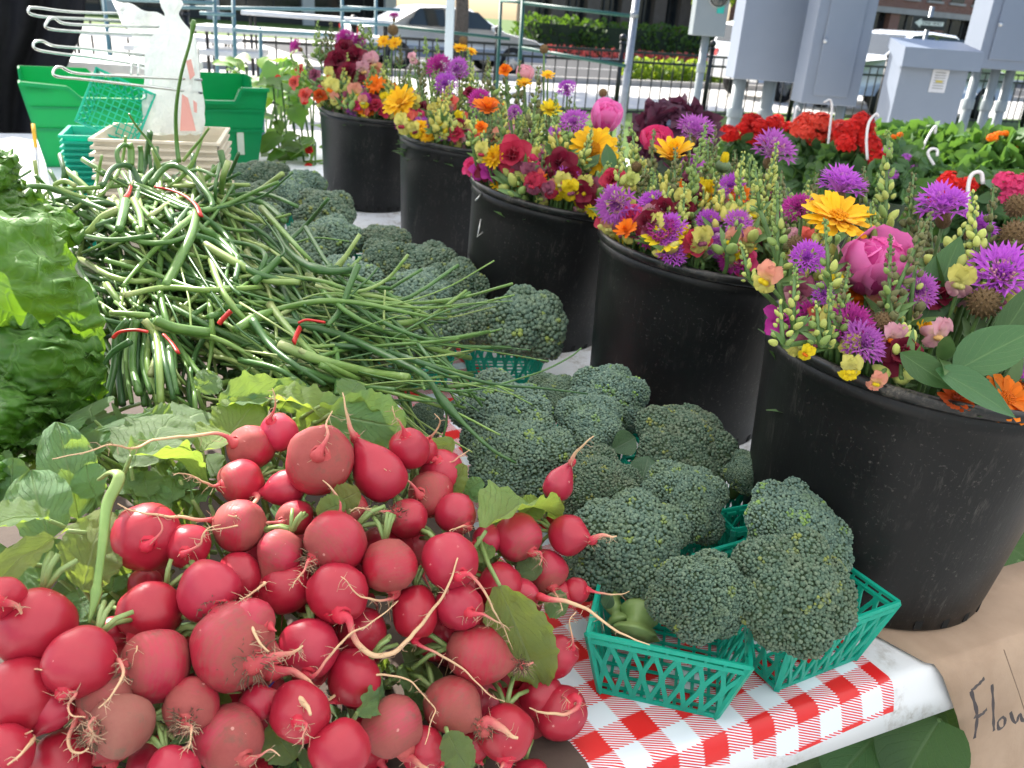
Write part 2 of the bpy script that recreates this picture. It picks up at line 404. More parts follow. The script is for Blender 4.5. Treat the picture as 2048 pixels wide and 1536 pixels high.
def m_petal(name, c1, c2, tc=None, transl=.38, rough=.55, along=None):
    t = NT(name); v = t.coord('Object'); oi = t.new('ShaderNodeObjectInfo'); a = t.attr('along').outputs['Fac']
    n = t.noise(v, 90, 4)
    c = t.mix(n, c2, c1)
    if along is not None: c = t.mix(t.ramp(a, [(0.0, 1.0), (.45, 0.0)]), c, along)
    hsv = t.new('ShaderNodeHueSaturation'); t.lk(c, hsv.inputs['Color'])
    t.lk(t.math('ADD', t.math('MULTIPLY', oi.outputs['Random'], .3), .85), hsv.inputs['Value'])
    return t.surf(hsv.outputs[0], rough, .25, 0, t.bump(t.noise(v, 260, 3), .15, .001), transl, tc or hsv.outputs[0], sheen=.1)
M_PEONY = m_petal('peony_pink', (0.88, 0.27, 0.60), (0.84, 0.17, 0.52), along=(.74, .08, .38))
M_MAGENTA = m_petal('magenta_petal', (0.56, 0.05, 0.36), (0.42, .03, .30))
M_MAUVE = m_petal('mauve_petal', (0.55, 0.16, 0.58), (0.42, .09, .48), along=(.75, .5, .72))
M_PURPLE = m_petal('purple_petal', (0.54, 0.13, 0.64), (0.42, .08, .54), along=(.64, .24, .62))
M_YELLOW = m_petal('golden_petal', (0.88, 0.56, 0.012), (0.84, .46, .006), along=(.82, .36, .0))
M_ORANGE = m_petal('orange_petal', (0.86, 0.25, 0.006), (0.80, .16, .004))
M_REDOR = m_petal('red_orange_petal', (0.62, 0.10, 0.005), (0.45, .05, .004))
M_CREAM = m_petal('cream_petal', (0.70, 0.66, 0.20), (0.62, .58, .12), along=(.62, .60, .2))
M_PEACH = m_petal('peach_petal', (0.72, 0.34, 0.22), (0.68, .25, .2), along=(.75, .5, .2))
M_LEMON = m_petal('lemon_petal', (0.80, 0.68, 0.02), (0.78, .55, .01))
M_BLUSH = m_petal('blush_petal', (0.72, 0.42, 0.48), (0.66, .28, .38), along=(.7, .5, .4))
M_BURG = m_petal('burgundy_petal', (0.22, 0.008, 0.035), (0.14, .004, .022))
M_RED = m_petal('scarlet_petal', (0.75, 0.018, 0.012), (0.60, .01, .008))
M_CRIMSON = m_petal('crimson_petal', (0.55, 0.035, 0.085), (0.42, .02, .06))
M_CORAL = m_petal('coral_petal', (0.75, 0.16, 0.12), (0.65, .1, .08))
M_HOT = m_petal('hot_pink_petal', (0.75, 0.06, 0.22), (0.62, .04, .16))
M_DUSKY = m_petal('dusky_pink_bud', (0.36, 0.10, 0.17), (0.24, .06, .12))
M_BUD = m_petal('green_bud', (0.27, 0.38, 0.11), (0.18, .28, .07), (.35, .5, .1), .22, .5)
M_BUDL = m_petal('lime_bud', (0.52, 0.56, 0.17), (0.40, .47, .11), (.5, .6, .12), .25, .5)
M_BUDD = m_petal('olive_bud', (0.17, 0.17, 0.07), (0.12, .13, .05), (.3, .3, .1), .18, .55)
M_STEM = simple('flower_stem', (0.12, 0.22, 0.06), (0.07, .15, .04), 60, .5, transl=.1)
M_SEED = simple('brown_seed_head', (0.25, 0.15, 0.06), (0.11, .07, .03), 300, .8, bump=.8, bscale=500)
M_CALYX = simple('calyx_green', (0.13, 0.20, 0.09), (0.07, .12, .05), 80, .6)

M_WHITEPLASTIC = simple('white_table_plastic', (0.68, 0.69, 0.70), (0.60, .60, .59), 14, .42, .5, 0, .25, 500, rough2=.6)
def m_tabletop():
    t = NT('worn_white_tabletop'); v = t.coord('Object')
    n = t.noise(v, 9, 6, .65); f = t.noise(v, 90, 6, .7)
    st = t.math('MULTIPLY', t.ramp(n, [(.50, 0.0), (.66, 1.0)]), t.ramp(f, [(.42, 0.0), (.6, 1.0)]))
    c = t.mix(t.math('MULTIPLY', st, .85), (.68, .70, .73), (.26, .22, .18))  # white carries a slight blue for sky light; the darker mix is stains
    return t.surf(c, t.math('ADD', .38, t.math('MULTIPLY', f, .25)), .45, 0, t.bump(t.noise(v, 700, 2), .25, .001))
M_TABLETOP = m_tabletop()
M_PAPER = simple('brown_kraft_paper', (0.46, 0.335, 0.245), (0.40, .285, .205), 26, .8, .2, 0, .25, 300, transl=.12)
M_MARKER = simple('black_marker_ink', (0.035, 0.025, 0.03), None, 90, .5)
# ------------------------------------------------------------------ the ground and the street
def sheet(name, pts, z, mat, kind='structure', th=0.0):
    b = MB(); b.add([(x, y, z) for x, y in pts], [tuple(range(len(pts)))])
    o = b.build(name, mat, smooth=False); o['kind'] = kind
    return o
ES = Vector((0.89, 0.456, 0)); EN = Vector((-0.456, 0.89, 0)); F0 = Vector((2.2, 14.2, 0))
def fw(a, b, z=0.0): return F0 + ES * a + EN * b + Vector((0, 0, GZ + z))
def fq(a0, a1, b0, b1): return [(fw(a, b).x, fw(a, b).y) for a, b in ((a0, b0), (a1, b0), (a1, b1), (a0, b1))]
M_GRASS = simple('lawn', (0.10, 0.17, 0.022), (0.055, .11, .018), 6, .8, .2, 0, .6, 60)
M_CONC = simple('pale_concrete', (0.60, 0.58, 0.54), (0.52, .50, .47), 3, .85, .2, 0, .2, 60)
M_ASPH = simple('asphalt', (0.065, 0.066, 0.07), (0.05, .05, .052), 5, .85, .25, 0, .3, 80)
M_KERB = simple('kerb_stone', (0.36, 0.34, 0.32), (0.28, .27, .25), 5, .85)
M_SOIL = simple('market_gravel', (0.30, 0.28, 0.25), (0.22, .20, .18), 12, .9, .2, 0, .5, 120)
sheet('ground', [(-300, -60), (300, -60), (300, 420), (-300, 420)], GZ - 0.012, M_GRASS)
sheet('lawn', fq(-60, 60, -6.0, 1.4), GZ - 0.004, M_GRASS)
sheet('market_ground', fq(-60, 1.5, -24, -6.0), GZ - 0.004, M_SOIL)
sheet('pavement', fq(-90, 90, 1.4, 6.6), GZ, M_CONC)
sheet('plaza', fq(-60, -3.2, -24, 19.0), GZ + .004, M_CONC)
b = MB(); m = Matrix.Translation(fw(0, 6.72, .06)) @ Matrix.Rotation(atan2(ES.y, ES.x), 4, 'Z')
b.box((0, 0, 0), (90, .12, .07), m); o = b.build('kerb', M_KERB, smooth=False); o['kind'] = 'structure'
sheet('road', fq(-120, 120, 6.84, 19.0), GZ - 0.002, M_ASPH)
M_LINE = simple('road_paint', (0.75, 0.75, 0.72), (0.6, .6, .57), 8, .7)
for i, bb in enumerate((12.8,)):
    sheet('road_marking', fq(-90, 90, bb, bb + .14), GZ + 0.003, M_LINE)
sheet('far_pavement', fq(-120, 120, 19.0, 22.0), GZ + 0.02, M_CONC)

# ------------------------------------------------------------------ iron fence along the pavement
M_IRON = simple('black_iron', (0.012, 0.012, 0.013), (0.02, .018, .016), 60, .45, .5)
fence = thing('iron_fence', 'low black iron picket fence with ball-topped posts along the pavement', 'fence', fw(0, 0))
FH = 0.98
mf = fence.matrix_basis.inverted() if False else Matrix.Translation(-fw(0, 0))
A0, A1 = -9.0, 9.5
for zz, nm in ((FH - .02, 'top_rail'), (FH - .16, 'middle_rail'), (.10, 'bottom_rail')):
    b = MB(); b.bar(fw(A0, 0, zz), fw(A1, 0, zz), .035, .035); 
    o = b.build(nm, M_IRON, fence, False); o.matrix_local = mf
pk = MB(); pk.bar((0, 0, .06), (0, 0, FH - .01), .018, .018, (1, 0, 0)); pkm = pk.mesh('picket', M_IRON, False)
po = MB(); po.bar((0, 0, 0), (0, 0, FH + .10), .065, .065, (1, 0, 0)); po.ball((0, 0, FH + .17), .055, 10, 6); po.lathe([(.05, FH + .09), (.05, FH + .115), (.02, FH + .125)], 10)
pom = po.mesh('post', M_IRON, True)
a = A0; k = 0
POSTS = [-7.2, -5.15, -3.1, -1.05, 0.62, 2.45, 4.5, 6.55, 8.6]
n = int((A1 - A0) / .19)
for i in range(n + 1):
    a = A0 + i * .19
    if min(abs(a - q) for q in POSTS) < .06: continue
    link_obj('picket', pkm, fence, Matrix.Translation(fw(a, 0) - fw(0, 0)))
for q in POSTS: link_obj('post', pom, fence, Matrix.Translation(fw(q, 0) - fw(0, 0)))

# ------------------------------------------------------------------ foliage blobs for hedges, shrubs, crowns
def leaf_cloud(centres, n, size, seed, flat=1.0):
    """many small leaf faces spread through a set of ellipsoids (c, r)"""
    R = random.Random(seed); b = MB()
    tot = sum(r[0] * r[1] * r[2] for _, r in centres)
    for c, r in centres:
        for _ in range(int(n * r[0] * r[1] * r[2] / tot) + 1):
            d = Vector((R.gauss(0, 1), R.gauss(0, 1), R.gauss(0, 1))).normalized() * (R.random() ** .28)
            p = Vector((c[0] + d.x * r[0], c[1] + d.y * r[1], c[2] + d.z * r[2]))
            q = Vector((R.uniform(-1, 1), R.uniform(-1, 1), R.uniform(-.3, 1))).normalized()
            m = zbasis(p, q, R.uniform(0, 6.3), size * R.uniform(.6, 1.3))
            b.add([(0, -.5, 0), (.32, -.05, .06), (.22, .3, .03), (0, .55, 0), (-.22, .3, .03), (-.32, -.05, .06)], [(0, 1, 2, 3), (0, 3, 4, 5)], R.random(), m)
    return b
M_HEDGE = simple('hedge_leaves', (0.06, 0.12, 0.022), (0.025, .06, .012), 2.2, .6, .3, transl=.3, tcol=(.2, .38, .03))
M_LIME = simple('lime_shrub_leaves', (0.20, 0.30, 0.04), (0.10, .18, .03), 3, .6, .3, transl=.4, tcol=(.5, .65, .05))
M_BARK = simple('grey_bark', (0.12, 0.10, 0.085), (0.07, .06, .05), 20, .9, .2, 0, .8, 40)

R = random.Random(5)
cs = []
for i in range(15):
    aa = 8.2 + i * .9; cs.append((fw(aa, 21.6 + R.uniform(-.2, .2), .75), (.75, .8, .78 + R.uniform(-.06, .06))))
hg = thing('hedge', 'long clipped green hedge across the road below the shopfronts', 'hedge', fw(14, 21.6))
o = leaf_cloud(cs, 5200, .20, 3).build('foliage', M_HEDGE, hg, False); o.matrix_local = Matrix.Translation(-fw(14, 21.6)); o['kind'] = 'stuff'
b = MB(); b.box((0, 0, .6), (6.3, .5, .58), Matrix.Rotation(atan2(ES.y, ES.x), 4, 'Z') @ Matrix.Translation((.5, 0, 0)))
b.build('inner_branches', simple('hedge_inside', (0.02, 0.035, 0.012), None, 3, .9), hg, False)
# salmon flowers in front of the hedge
fb = thing('flower_bed', 'bed of salmon pink flowers along the foot of the far hedge', 'flower bed', fw(10, 20.2))
cs = [(fw(8.5 + i * .75, 20.3, .22), (.45, .35, .22)) for i in range(16)]
o = leaf_cloud(cs, 900, .16, 8).build('flowers', M_CORAL, fb, False); o.matrix_local = Matrix.Translation(-fw(10, 20.2)); o['kind'] = 'stuff'
# low lime planting on the pavement edge
ls = thing('lime_shrub', 'low lime green planting beside the road behind the iron fence', 'shrub', fw(3.8, 7.6))
cs = [(fw(4.4 + i * .42, 7.7 + R.uniform(-.2, .2), .28), (.35, .4, .33)) for i in range(8)]
o = leaf_cloud(cs, 1500, .16, 9).build('foliage', M_LIME, ls, False); o.matrix_local = Matrix.Translation(-fw(3.8, 7.6)); o['kind'] = 'stuff'

# ------------------------------------------------------------------ buildings across the street
M_BRICK = NT('red_brick')
_v = M_BRICK.coord('Object'); _br = M_BRICK.new('ShaderNodeTexBrick'); _mp = M_BRICK.new('ShaderNodeMapping')
_mp.inputs['Rotation'].default_value = (radians(90), 0, 0); M_BRICK.lk(_v, _mp.inputs['Vector']); M_BRICK.lk(_mp.outputs[0], _br.inputs['Vector'])
_br.inputs['Scale'].default_value = 4.5; _br.inputs['Color1'].default_value = (.30, .13, .085, 1); _br.inputs['Color2'].default_value = (.22, .09, .06, 1); _br.inputs['Mortar'].default_value = (.33, .28, .24, 1)
M_BRICK = M_BRICK.surf(_br.outputs[0], .85, .2)
M_GLASSD = simple('dark_shop_glass', (0.012, 0.014, 0.016), (0.03, .03, .03), 2, .08, .6)
M_STONE = simple('pale_stone_trim', (0.42, 0.38, 0.33), (0.35, .31, .27), 3, .8)
M_DARKFR = simple('dark_shopfront_frame', (0.03, 0.028, 0.026), None, 5, .5)
def building(name, label, a0, a1, b0, dep, h, mat, bays, hw=3.0):
    root = thing(name, label, 'building', fw((a0 + a1) / 2, b0)); rot = Matrix.Rotation(atan2(ES.y, ES.x), 4, 'Z')
    w = (a1 - a0) / 2
    b = MB(); b.box((0, dep / 2, h / 2 + hw / 2), (w, dep / 2, (h - hw) / 2)); b.build('wall', mat, root, False, rot)
    for i in range(bays + 1):
        x = -w + 2 * w * i / bays
        b = MB(); b.box((max(-w + .35, min(w - .35, x)), .25, hw / 2), (.35, .25, hw / 2)); b.build('pier', mat, root, False, rot)
    for i in range(bays):
        x0 = -w + 2 * w * i / bays + .36; x1 = -w + 2 * w * (i + 1) / bays - .36
        b = MB(); b.box(((x0 + x1) / 2, .42, hw * .56), ((x1 - x0) / 2, .02, hw * .43)); g = b.build('shop_window', M_GLASSD, root, False, rot)
        b = MB(); b.box(((x0 + x1) / 2, .36, .2), ((x1 - x0) / 2, .12, .2)); b.build('stall_riser', M_DARKFR, root, False, rot)
        b = MB()
        for k in range(4): b.box((x0 + (x1 - x0) * k / 3 * .98 + .02, .37, hw * .55), (.04, .03, hw * .42))
        b.build('window_frame', M_DARKFR, root, False, rot)
    for lv in range(int((h - hw) // 2.8)):
        for i in range(bays * 2):
            x = -w + 2 * w * (i + .5) / (bays * 2)
            b = MB(); b.box((x, -.02, hw + 1.5 + lv * 2.8), (.5, .03, .8)); wi = b.build('window', M_GLASSD, root, False, rot)
            b = MB(); b.box((x, -.06, hw + .62 + lv * 2.8), (.62, .07, .06)); b.build('sill', M_STONE, wi, False)
    b = MB(); b.box((0, -.08, hw + .02), (w, .1, .14)); b.build('fascia', M_STONE, root, False, rot)
    b = MB(); b.box((0, dep / 2 - .1, h + .12), (w + .15, dep / 2 + .2, .14)); b.build('roof', M_STONE, root, False, rot)
    return root
building('shop_building', 'dark fronted shop building behind the clipped hedge', 10.4, 20, 27, 9, 7.5, simple('brown_wall', (.16, .12, .095), (.12, .09, .07), 3, .8), 5)
building('brick_building', 'red brick building with dark shop windows behind the one-way sign', 20.4, 38, 24, 10, 8, M_BRICK, 5)
building('pale_building', 'pale building far off at the left beyond the white cars', -34, 10, 44, 10, 7, simple('pale_wall', (.62, .60, .56), (.56, .54, .50), 2, .8), 8)

# ------------------------------------------------------------------ cars
M_CARW = simple('white_car_paint', (0.78, 0.79, 0.80), (0.75, .76, .77), 3, .25, .5, coat=.8)
M_CARB = simple('blue_grey_car_paint', (0.22, 0.25, 0.34), (0.2, .23, .32), 3, .28, .5, coat=.8)
M_CARG = simple('car_glass', (0.03, 0.04, 0.04), None, 3, .05, .7)
M_TYRE = simple('tyre_rubber', (0.015, 0.015, 0.016), None, 30, .85)
M_ALLOY = simple('alloy_rim', (0.55, 0.55, 0.57), (0.4, .4, .42), 20, .3, .5, .8)
M_LAMP = simple('red_tail_lamp', (0.55, 0.01, 0.012), None, 10, .15)
M_HLAMP = simple('clear_head_lamp', (0.75, 0.76, 0.78), None, 10, .1)
M_DKPL = simple('dark_trim_plastic', (0.02, 0.02, 0.021), None, 10, .6)
def car(name, label, a, bb, L, H, mat, flip=1, suv=False, group='cars parked along the street', lower=None):
    root = thing(name, label, 'car', fw(a, bb), group)
    rot = Matrix.Rotation(atan2(ES.y, ES.x) + (0 if flip > 0 else pi), 4, 'Z')
    s = L / 4.5; hs = H / 1.45; Wd = .88
    if suv: prof = [(-2.2, .35), (-2.25, .75), (-2.2, .98), (-2.05, 1.38), (-1.75, 1.45), (.3, 1.45), (.55, 1.42), (1.15, 1.02), (2.0, .92), (2.22, .72), (2.25, .38)]
    else: prof = [(-2.2, .35), (-2.25, .7), (-2.2, .92), (-1.6, .98), (-.85, 1.40), (-.35, 1.45), (.35, 1.42), (1.2, .96), (2.0, .82), (2.22, .65), (2.25, .36)]
    prof = [(x * s, z * hs) for x, z in prof]
    # loft the profile across the width, pinched in above the waist
    b = MB(); ys = (-1, -.93, -.6, 0, .6, .93, 1)
    waist = .95 * hs
    v = []; f = []; npf = len(prof)
    for y in ys:
        for x, z in prof:
            k = max(0.0, (z - waist) / (.5 * hs)); e = .965 if abs(y) == 1 else 1.0
            v.append(Vector((x * (1 if abs(y) < 1 else .985), y * Wd * (1 - .22 * k), z if abs(y) < 1 else .35 * hs + (z - .35 * hs) * e)))
    for i in range(len(ys) - 1):
        for j in range(npf - 1):
            q = i * npf + j; f.append((q, q + 1, q + npf + 1, q + npf))
        f.append((i * npf, i * npf + npf, i * npf + 2 * npf - 1, i * npf + npf - 1))
    f.append(tuple(range(npf))); f.append(tuple((len(ys) - 1) * npf + j for j in range(npf))[::-1])
    b.add(v, f); body = b.build('body', mat, root, True, rot)
    if lower is not None:
        b = MB(); b.box((0, 0, .45 * hs), (2.262 * s, Wd + .008, .12 * hs)); b.build('bumper', lower, root, False, rot)
    def side_y(z): return Wd * (1 - .22 * max(0.0, (z - waist) / (.5 * hs))) * .995
    wf = (.98 if suv else 1.02); z1 = 1.36 * hs; z0 = 1.0 * hs
    sills = [(-1.95 if suv else -1.25, -.95), (-.9, .05), (.12, .95)] if suv else [(-1.15, -.28), (-.2, .95)]
    for sy in (-1, 1):
        for (x0, x1) in sills:
            xa = x1 - .42 if x1 > .5 else x1; xb = x0 + (.28 if x0 < -1.0 and not suv else .04)
            b = MB(); b.add([(x0 * s, sy * (side_y(z0) + .006), z0), (x1 * s, sy * (side_y(z0) + .006), z0), (xa * s, sy * (side_y(z1) + .006), z1), (xb * s, sy * (side_y(z1) + .006), z1)], [(0, 1, 2, 3)])
            b.build('side_window', M_CARG, root, False, rot)
    def across(p, q, nm):
        w0 = side_y(p[1]) * .86; w1 = side_y(q[1]) * .86
        d = Vector((q[0] - p[0], 0, q[1] - p[1])); nn = Vector((-d.z, 0, d.x)).normalized() * .008
        if nn.z < 0: nn = -nn
        b = MB(); b.add([Vector((p[0], -w0, p[1])) + nn, Vector((p[0], w0, p[1])) + nn, Vector((q[0], w1, q[1])) + nn, Vector((q[0], -w1, q[1])) + nn], [(0, 1, 2, 3)])
        b.build(nm, M_CARG, root, False, rot)
    pf = prof
    if suv: across(Vector(pf[7]).lerp(Vector(pf[6]), .08), Vector(pf[7]).lerp(Vector(pf[6]), .92), 'windscreen'); across(Vector(pf[2]).lerp(Vector(pf[3]), .12), Vector(pf[2]).lerp(Vector(pf[3]), .9), 'rear_window')
    else: across(Vector(pf[7]).lerp(Vector(pf[6]), .08), Vector(pf[7]).lerp(Vector(pf[6]), .92), 'windscreen'); across(Vector(pf[3]).lerp(Vector(pf[4]), .1), Vector(pf[3]).lerp(Vector(pf[4]), .9), 'rear_window')
    ty = MB(); ty.lathe([(.20, -.10), (.30, -.11), (.335, -.06), (.335, .06), (.30, .11), (.20, .10)], 20); tym = ty.mesh('tyre', M_TYRE)
    rm = MB(); rm.lathe([(.03, .085), (.2, .06), (.205, -.05)], 20)
    for k in range(5):
        an = 2 * pi * k / 5; rm.bar((0, 0, .075), (.2 * cos(an), .2 * sin(an), .07), .05, .03)
    rmm = rm.mesh('rim', M_ALLOY, False)
    for x in (-1.38, 1.38):
        for sy in (-1, 1):
            mw = rot @ Matrix.Translation((x * s, sy * (Wd - .08), .335)) @ Matrix.Rotation(radians(-90 * sy), 4, 'X')
            wl_ = bpy.data.objects.new('wheel', tym); COL.objects.link(wl_); wl_.parent = root; wl_.matrix_local = mw
            link_obj('rim', rmm, wl_)
    for sy in (-1, 1):
        b = MB(); b.box((-2.19 * s, sy * .66, .80 * hs), (.06, .14, .10)); b.build('tail_lamp', M_LAMP, root, False, rot)
        b = MB(); b.box((2.12 * s, sy * .6, .70 * hs), (.10, .18, .07)); b.build('headlight', M_HLAMP, root, False, rot)
        b = MB(); b.box((.85 * s, sy * (Wd + .07), 1.02 * hs), (.06, .08, .06)); bevel(b.build('mirror', mat, root, False, rot), .02)
    return root
# ------------------------------------------------------------------ parked cars, pole, trees, sign
car('parked_car', 'white car with a blue-grey bumper parked beyond the white canopy pole', -.4, 9.0, 4.7, 1.45, M_CARW, 1, False, lower=M_CARB)
car('parked_car', 'white estate car whose red tail lamp shows left of the tall grey cabinet', 6.9, 4.4, 4.6, 1.62, M_CARW, 1, True)
car('parked_car', 'white car with its sloping windscreen above the squat grey cabinet', 7.3, 1.95, 4.7, 1.62, M_CARW, 1, False)
car('parked_car', 'white car in the glare behind the teal racks at the left', -12.5, 10.5, 4.6, 1.45, M_CARW, -1, False)
car('parked_car', 'white van-like car farther off behind the racks at the far left', -19.0, 12.5, 4.8, 1.7, M_CARW, 1, True)

M_POLE = simple('white_pole_paint', (0.55, 0.63, 0.68), (0.5, .58, .63), 4, .4)
pc = ray(897, 118, 6.4)
pole = thing('canopy_pole', 'pale square canopy pole standing behind the second and third flower buckets', 'pole', (pc.x, pc.y, GZ))
b = MB(); b.box((0, 0, 1.25), (.030, .030, 1.25)); bevel(b.build('shaft', M_POLE, pole, False), .006)
b = MB(); b.box((0, 0, .005), (.10, .10, .006)); b.build('foot_plate', M_POLE, pole, False)

def tree(label, base, h, tr, crown, mat, n, seed, leaf=.2):
    root = thing('tree', label, 'tree', base); R = random.Random(seed)
    b = MB(); b.tube([(0, 0, 0), (.03, 0, h * .3), (-.04, .02, h * .65), (0, 0, h)], [tr * 1.25, tr, tr * .8, tr * .5], 10); b.build('trunk', M_BARK, root)
    for k in range(5):
        an = k * 1.3; p = Vector((0, 0, h * (.55 + .08 * k)))
        q = p + Vector((cos(an) * 1.1, sin(an) * 1.1, .9)) * (crown[0][1][0] * .7)
        b = MB(); b.tube([p, p.lerp(q, .5) + Vector((0, 0, -.06)), q], [tr * .4, tr * .25, tr * .1], 7); b.build('limb', M_BARK, root)
    o = leaf_cloud(crown, n, leaf, seed).build('crown', mat, root, False); o['kind'] = 'stuff'
    return root
tp = at(880, 112, GZ)
tree('street tree with a thick grey trunk in front of the white car', fw(-.64, 7.4), 4.2, .15, [((0, 0, 5.0), (2.2, 2.2, 1.6)), ((1.0, .4, 4.6), (1.4, 1.3, 1.0)), ((-1.1, -.3, 4.7), (1.4, 1.4, 1.1))], M_HEDGE, 2600, 4, .26)
q = at(1352, 100, GZ)
tree('young street tree with a slim trunk and yellow-green leaves over the hedge', fw(8.2, 9.6), 2.6, .07, [((0, 0, 2.7), (.8, .8, .7)), ((-.55, -.2, 2.05), (.42, .4, .38)), ((.5, .1, 2.5), (.5, .5, .4))], M_LIME, 1100, 6, .15)

sp_ = ray(1862, 42, 11.0)
sg = thing('one_way_sign', 'small black one-way arrow sign on a grey post by the brick building', 'sign', (sp_.x, sp_.y, GZ))
zc = sp_.z - GZ - .03
M_SIGNB = simple('sign_black', (0.02, 0.02, 0.022), None, 9, .5); M_SIGNW = simple('sign_white', (0.75, .75, .75), None, 9, .5); M_GALV = simple('galvanised_post', (0.30, 0.32, 0.35), (.24, .26, .28), 30, .45, .5, .4)
fr = Matrix.Translation((0, 0, zc)) @ Matrix.Rotation(radians(-6), 4, 'Z')
b = MB(); b.tube([(0.0, .05, 0), (0.0, .05, zc + .2)], .03, 8); b.build('post', M_GALV, sg)
b = MB(); b.box((-.02, 0, 0), (.21, .006, .075)); b.build('plate', M_SIGNB, sg, False, fr)
b = MB(); b.add([(-.20, -.009, 0), (-.12, -.009, -.055), (-.12, -.009, -.025), (.16, -.009, -.025), (.16, -.009, .025), (-.12, -.009, .025), (-.12, -.009, .055)], [(0, 1, 2, 3, 4, 5, 6)])
b.build('arrow', M_SIGNW, sg, False, fr)
def text(body, size, mat, parent, mtx, name='lettering'):
    cu = bpy.data.curves.new(name, 'FONT'); cu.body = body; cu.size = size; cu.align_x = 'CENTER'; cu.align_y = 'CENTER'; cu.extrude = .0006
    to = bpy.data.objects.new(name + '_tmp', cu); COL.objects.link(to)
    dg = bpy.context.evaluated_depsgraph_get(); me = bpy.data.meshes.new_from_object(to.evaluated_get(dg))
    bpy.data.objects.remove(to); me.materials.clear(); me.materials.append(mat)
    return link_obj(name, me, parent, mtx)
text('ONE WAY', .052, M_SIGNB, sg, fr @ Matrix.Translation((.02, -.011, 0)) @ Matrix.Rotation(radians(90), 4, 'X'))

# ------------------------------------------------------------------ grey electrical cabinets
M_CAB = simple('grey_cabinet_paint', (0.235, 0.27, 0.335), (0.215, .25, .31), 3, .45, .4, 0, .05, 200)
M_CAB2 = simple('pale_cabinet_paint', (0.25, 0.285, 0.30), (0.22, .26, .275), 3, .45, .4)
M_LATCH = simple('bright_latch', (0.7, 0.7, 0.7), None, 30, .3, .5, .7)
def cab_frame(px, py, d, ang):
    p = ray(px, py, d); return p, Matrix.Rotation(radians(ang), 4, 'Z')
def cabinet(label, px, py, d, w, h, dep, ang=2.0, mat=M_CAB, feet=(), door=None, latches=(), lid=False, name='electrical_cabinet'):
    p, rot = cab_frame(px, py, d, ang)
    root = thing(name, label, 'cabinet', (p.x, p.y, GZ), 'grey electrical cabinets by the fence'); z0 = p.z - GZ
    b = MB(); b.box((w / 2, dep / 2, z0 + h / 2), (w / 2, dep / 2, h / 2)); bevel(b.build('box', mat, root, False, rot), .006)
    if door:
        x0, x1, y0, y1 = door
        b = MB(); b.box(((x0 + x1) / 2 * w, -.006, z0 + (y0 + y1) / 2 * h), ((x1 - x0) / 2 * w, .007, (y1 - y0) / 2 * h)); dr = bevel(b.build('door', mat, root, False, rot), .005)
    for (fx, r) in feet:
        b = MB(); b.tube([(fx * w, dep / 2, 0), (fx * w, dep / 2, z0 + .02)], r, 14); b.build('conduit', M_CAB2, root, True, rot)
        b = MB(); b.lathe([(r * 1.22, z0 - .26), (r * 1.22, z0 - .20), (r, z0 - .19)], 14, Matrix.Translation((fx * w, dep / 2, 0))); b.build('coupling', M_CAB2, root, True, rot)
    for (lx, ly) in latches:
        b = MB(); b.ball((lx * w, -.022, z0 + ly * h), .014, 10, 6); b.build('latch', M_LATCH, root, True, rot)
    if lid:
        b = MB(); b.add([(-.03, -.06, z0 + h - .10), (w + .03, -.06, z0 + h - .10), (w + .03, -.05, z0 + h + .004), (-.03, -.05, z0 + h + .004), (-.02, dep, z0 + h + .05), (w + .02, dep, z0 + h + .05), (-.02, dep, z0 + h + .002), (w + .02, dep, z0 + h + .002), (-.03, -.004, z0 + h - .10), (w + .03, -.004, z0 + h - .10)],
            [(0, 1, 2, 3), (3, 2, 5, 4), (4, 5, 7, 6), (0, 8, 9, 1), (0, 3, 4, 6, 8), (1, 9, 7, 5, 2)]); b.build('lid', M_CAB, root, False, rot)
    return root, rot, z0
r_, ro, z0 = cabinet('small grey meter box with a round dial and a turquoise sticker, leftmost of the cabinets', 1384, 70, 6.4, .245, .55, .16, 2, M_CAB2, [(.5, .03)])
b = MB(); b.lathe([(.0, .05), (.062, .045), (.07, .0)], 18, Matrix.Translation((.155, -.002, z0 + .275)) @ Matrix.Rotation(radians(90), 4, 'X')); b.build('meter_dial', M_CARG, r_, True, ro)
b = MB(); b.lathe([(.072, .0), (.078, .02), (.072, .03)], 18, Matrix.Translation((.155, -.002, z0 + .275)) @ Matrix.Rotation(radians(90), 4, 'X')); b.build('meter_ring', M_LATCH, r_, True, ro)
b = MB(); b.box((.185, -.004, z0 + .19), (.026, .003, .028)); b.build('sticker', simple('turquoise_sticker', (0.02, .45, .38), None, 9, .6), r_, False, ro)
r_, ro, z0 = cabinet('wide plain grey cabinet standing on two fat conduits', 1467, 157, 5.8, .475, .95, .26, 2, M_CAB, [(.17, .046), (.62, .046)])
b = MB(); b.box((.455, -.012, z0 + .40), (.010, .014, .045)); b.box((.452, -.012, z0 + .31), (.014, .006, .012)); b.build('handle', M_LATCH, r_, False, ro)
r_, ro, z0 = cabinet('tall narrow grey cabinet with a recessed door and two bright latches', 1601, 206, 5.5, .365, 1.05, .22, 2, M_CAB, [(.08, .03), (.85, .03)], (.18, .80, .05, .97), [(.20, .36), (.20, .68)])
r_, ro, z0 = cabinet('squat grey cabinet with an overhanging lid and a white paper notice', 1772, 268, 5.0, .40, .475, .20, 4, M_CAB, [(.5, .06)], None, (), True)
b = MB(); b.box((.235, -.003, z0 + .31), (.048, .002, .062)); lbl = b.build('notice', simple('paper_notice', (.68, .68, .72), None, 9, .7), r_, False, ro)
M_GREYINK = simple('grey_ink', (0.35, .35, .36), None, 9, .7); M_YINK = simple('yellow_ink', (0.6, .5, .12), None, 9, .7)
b = MB(); [b.box((.235, -.0062, z0 + .355 - .014 * i), (.032, .0006, .0026)) for i in range(7)]; b.build('print_lines', M_GREYINK, lbl, False)
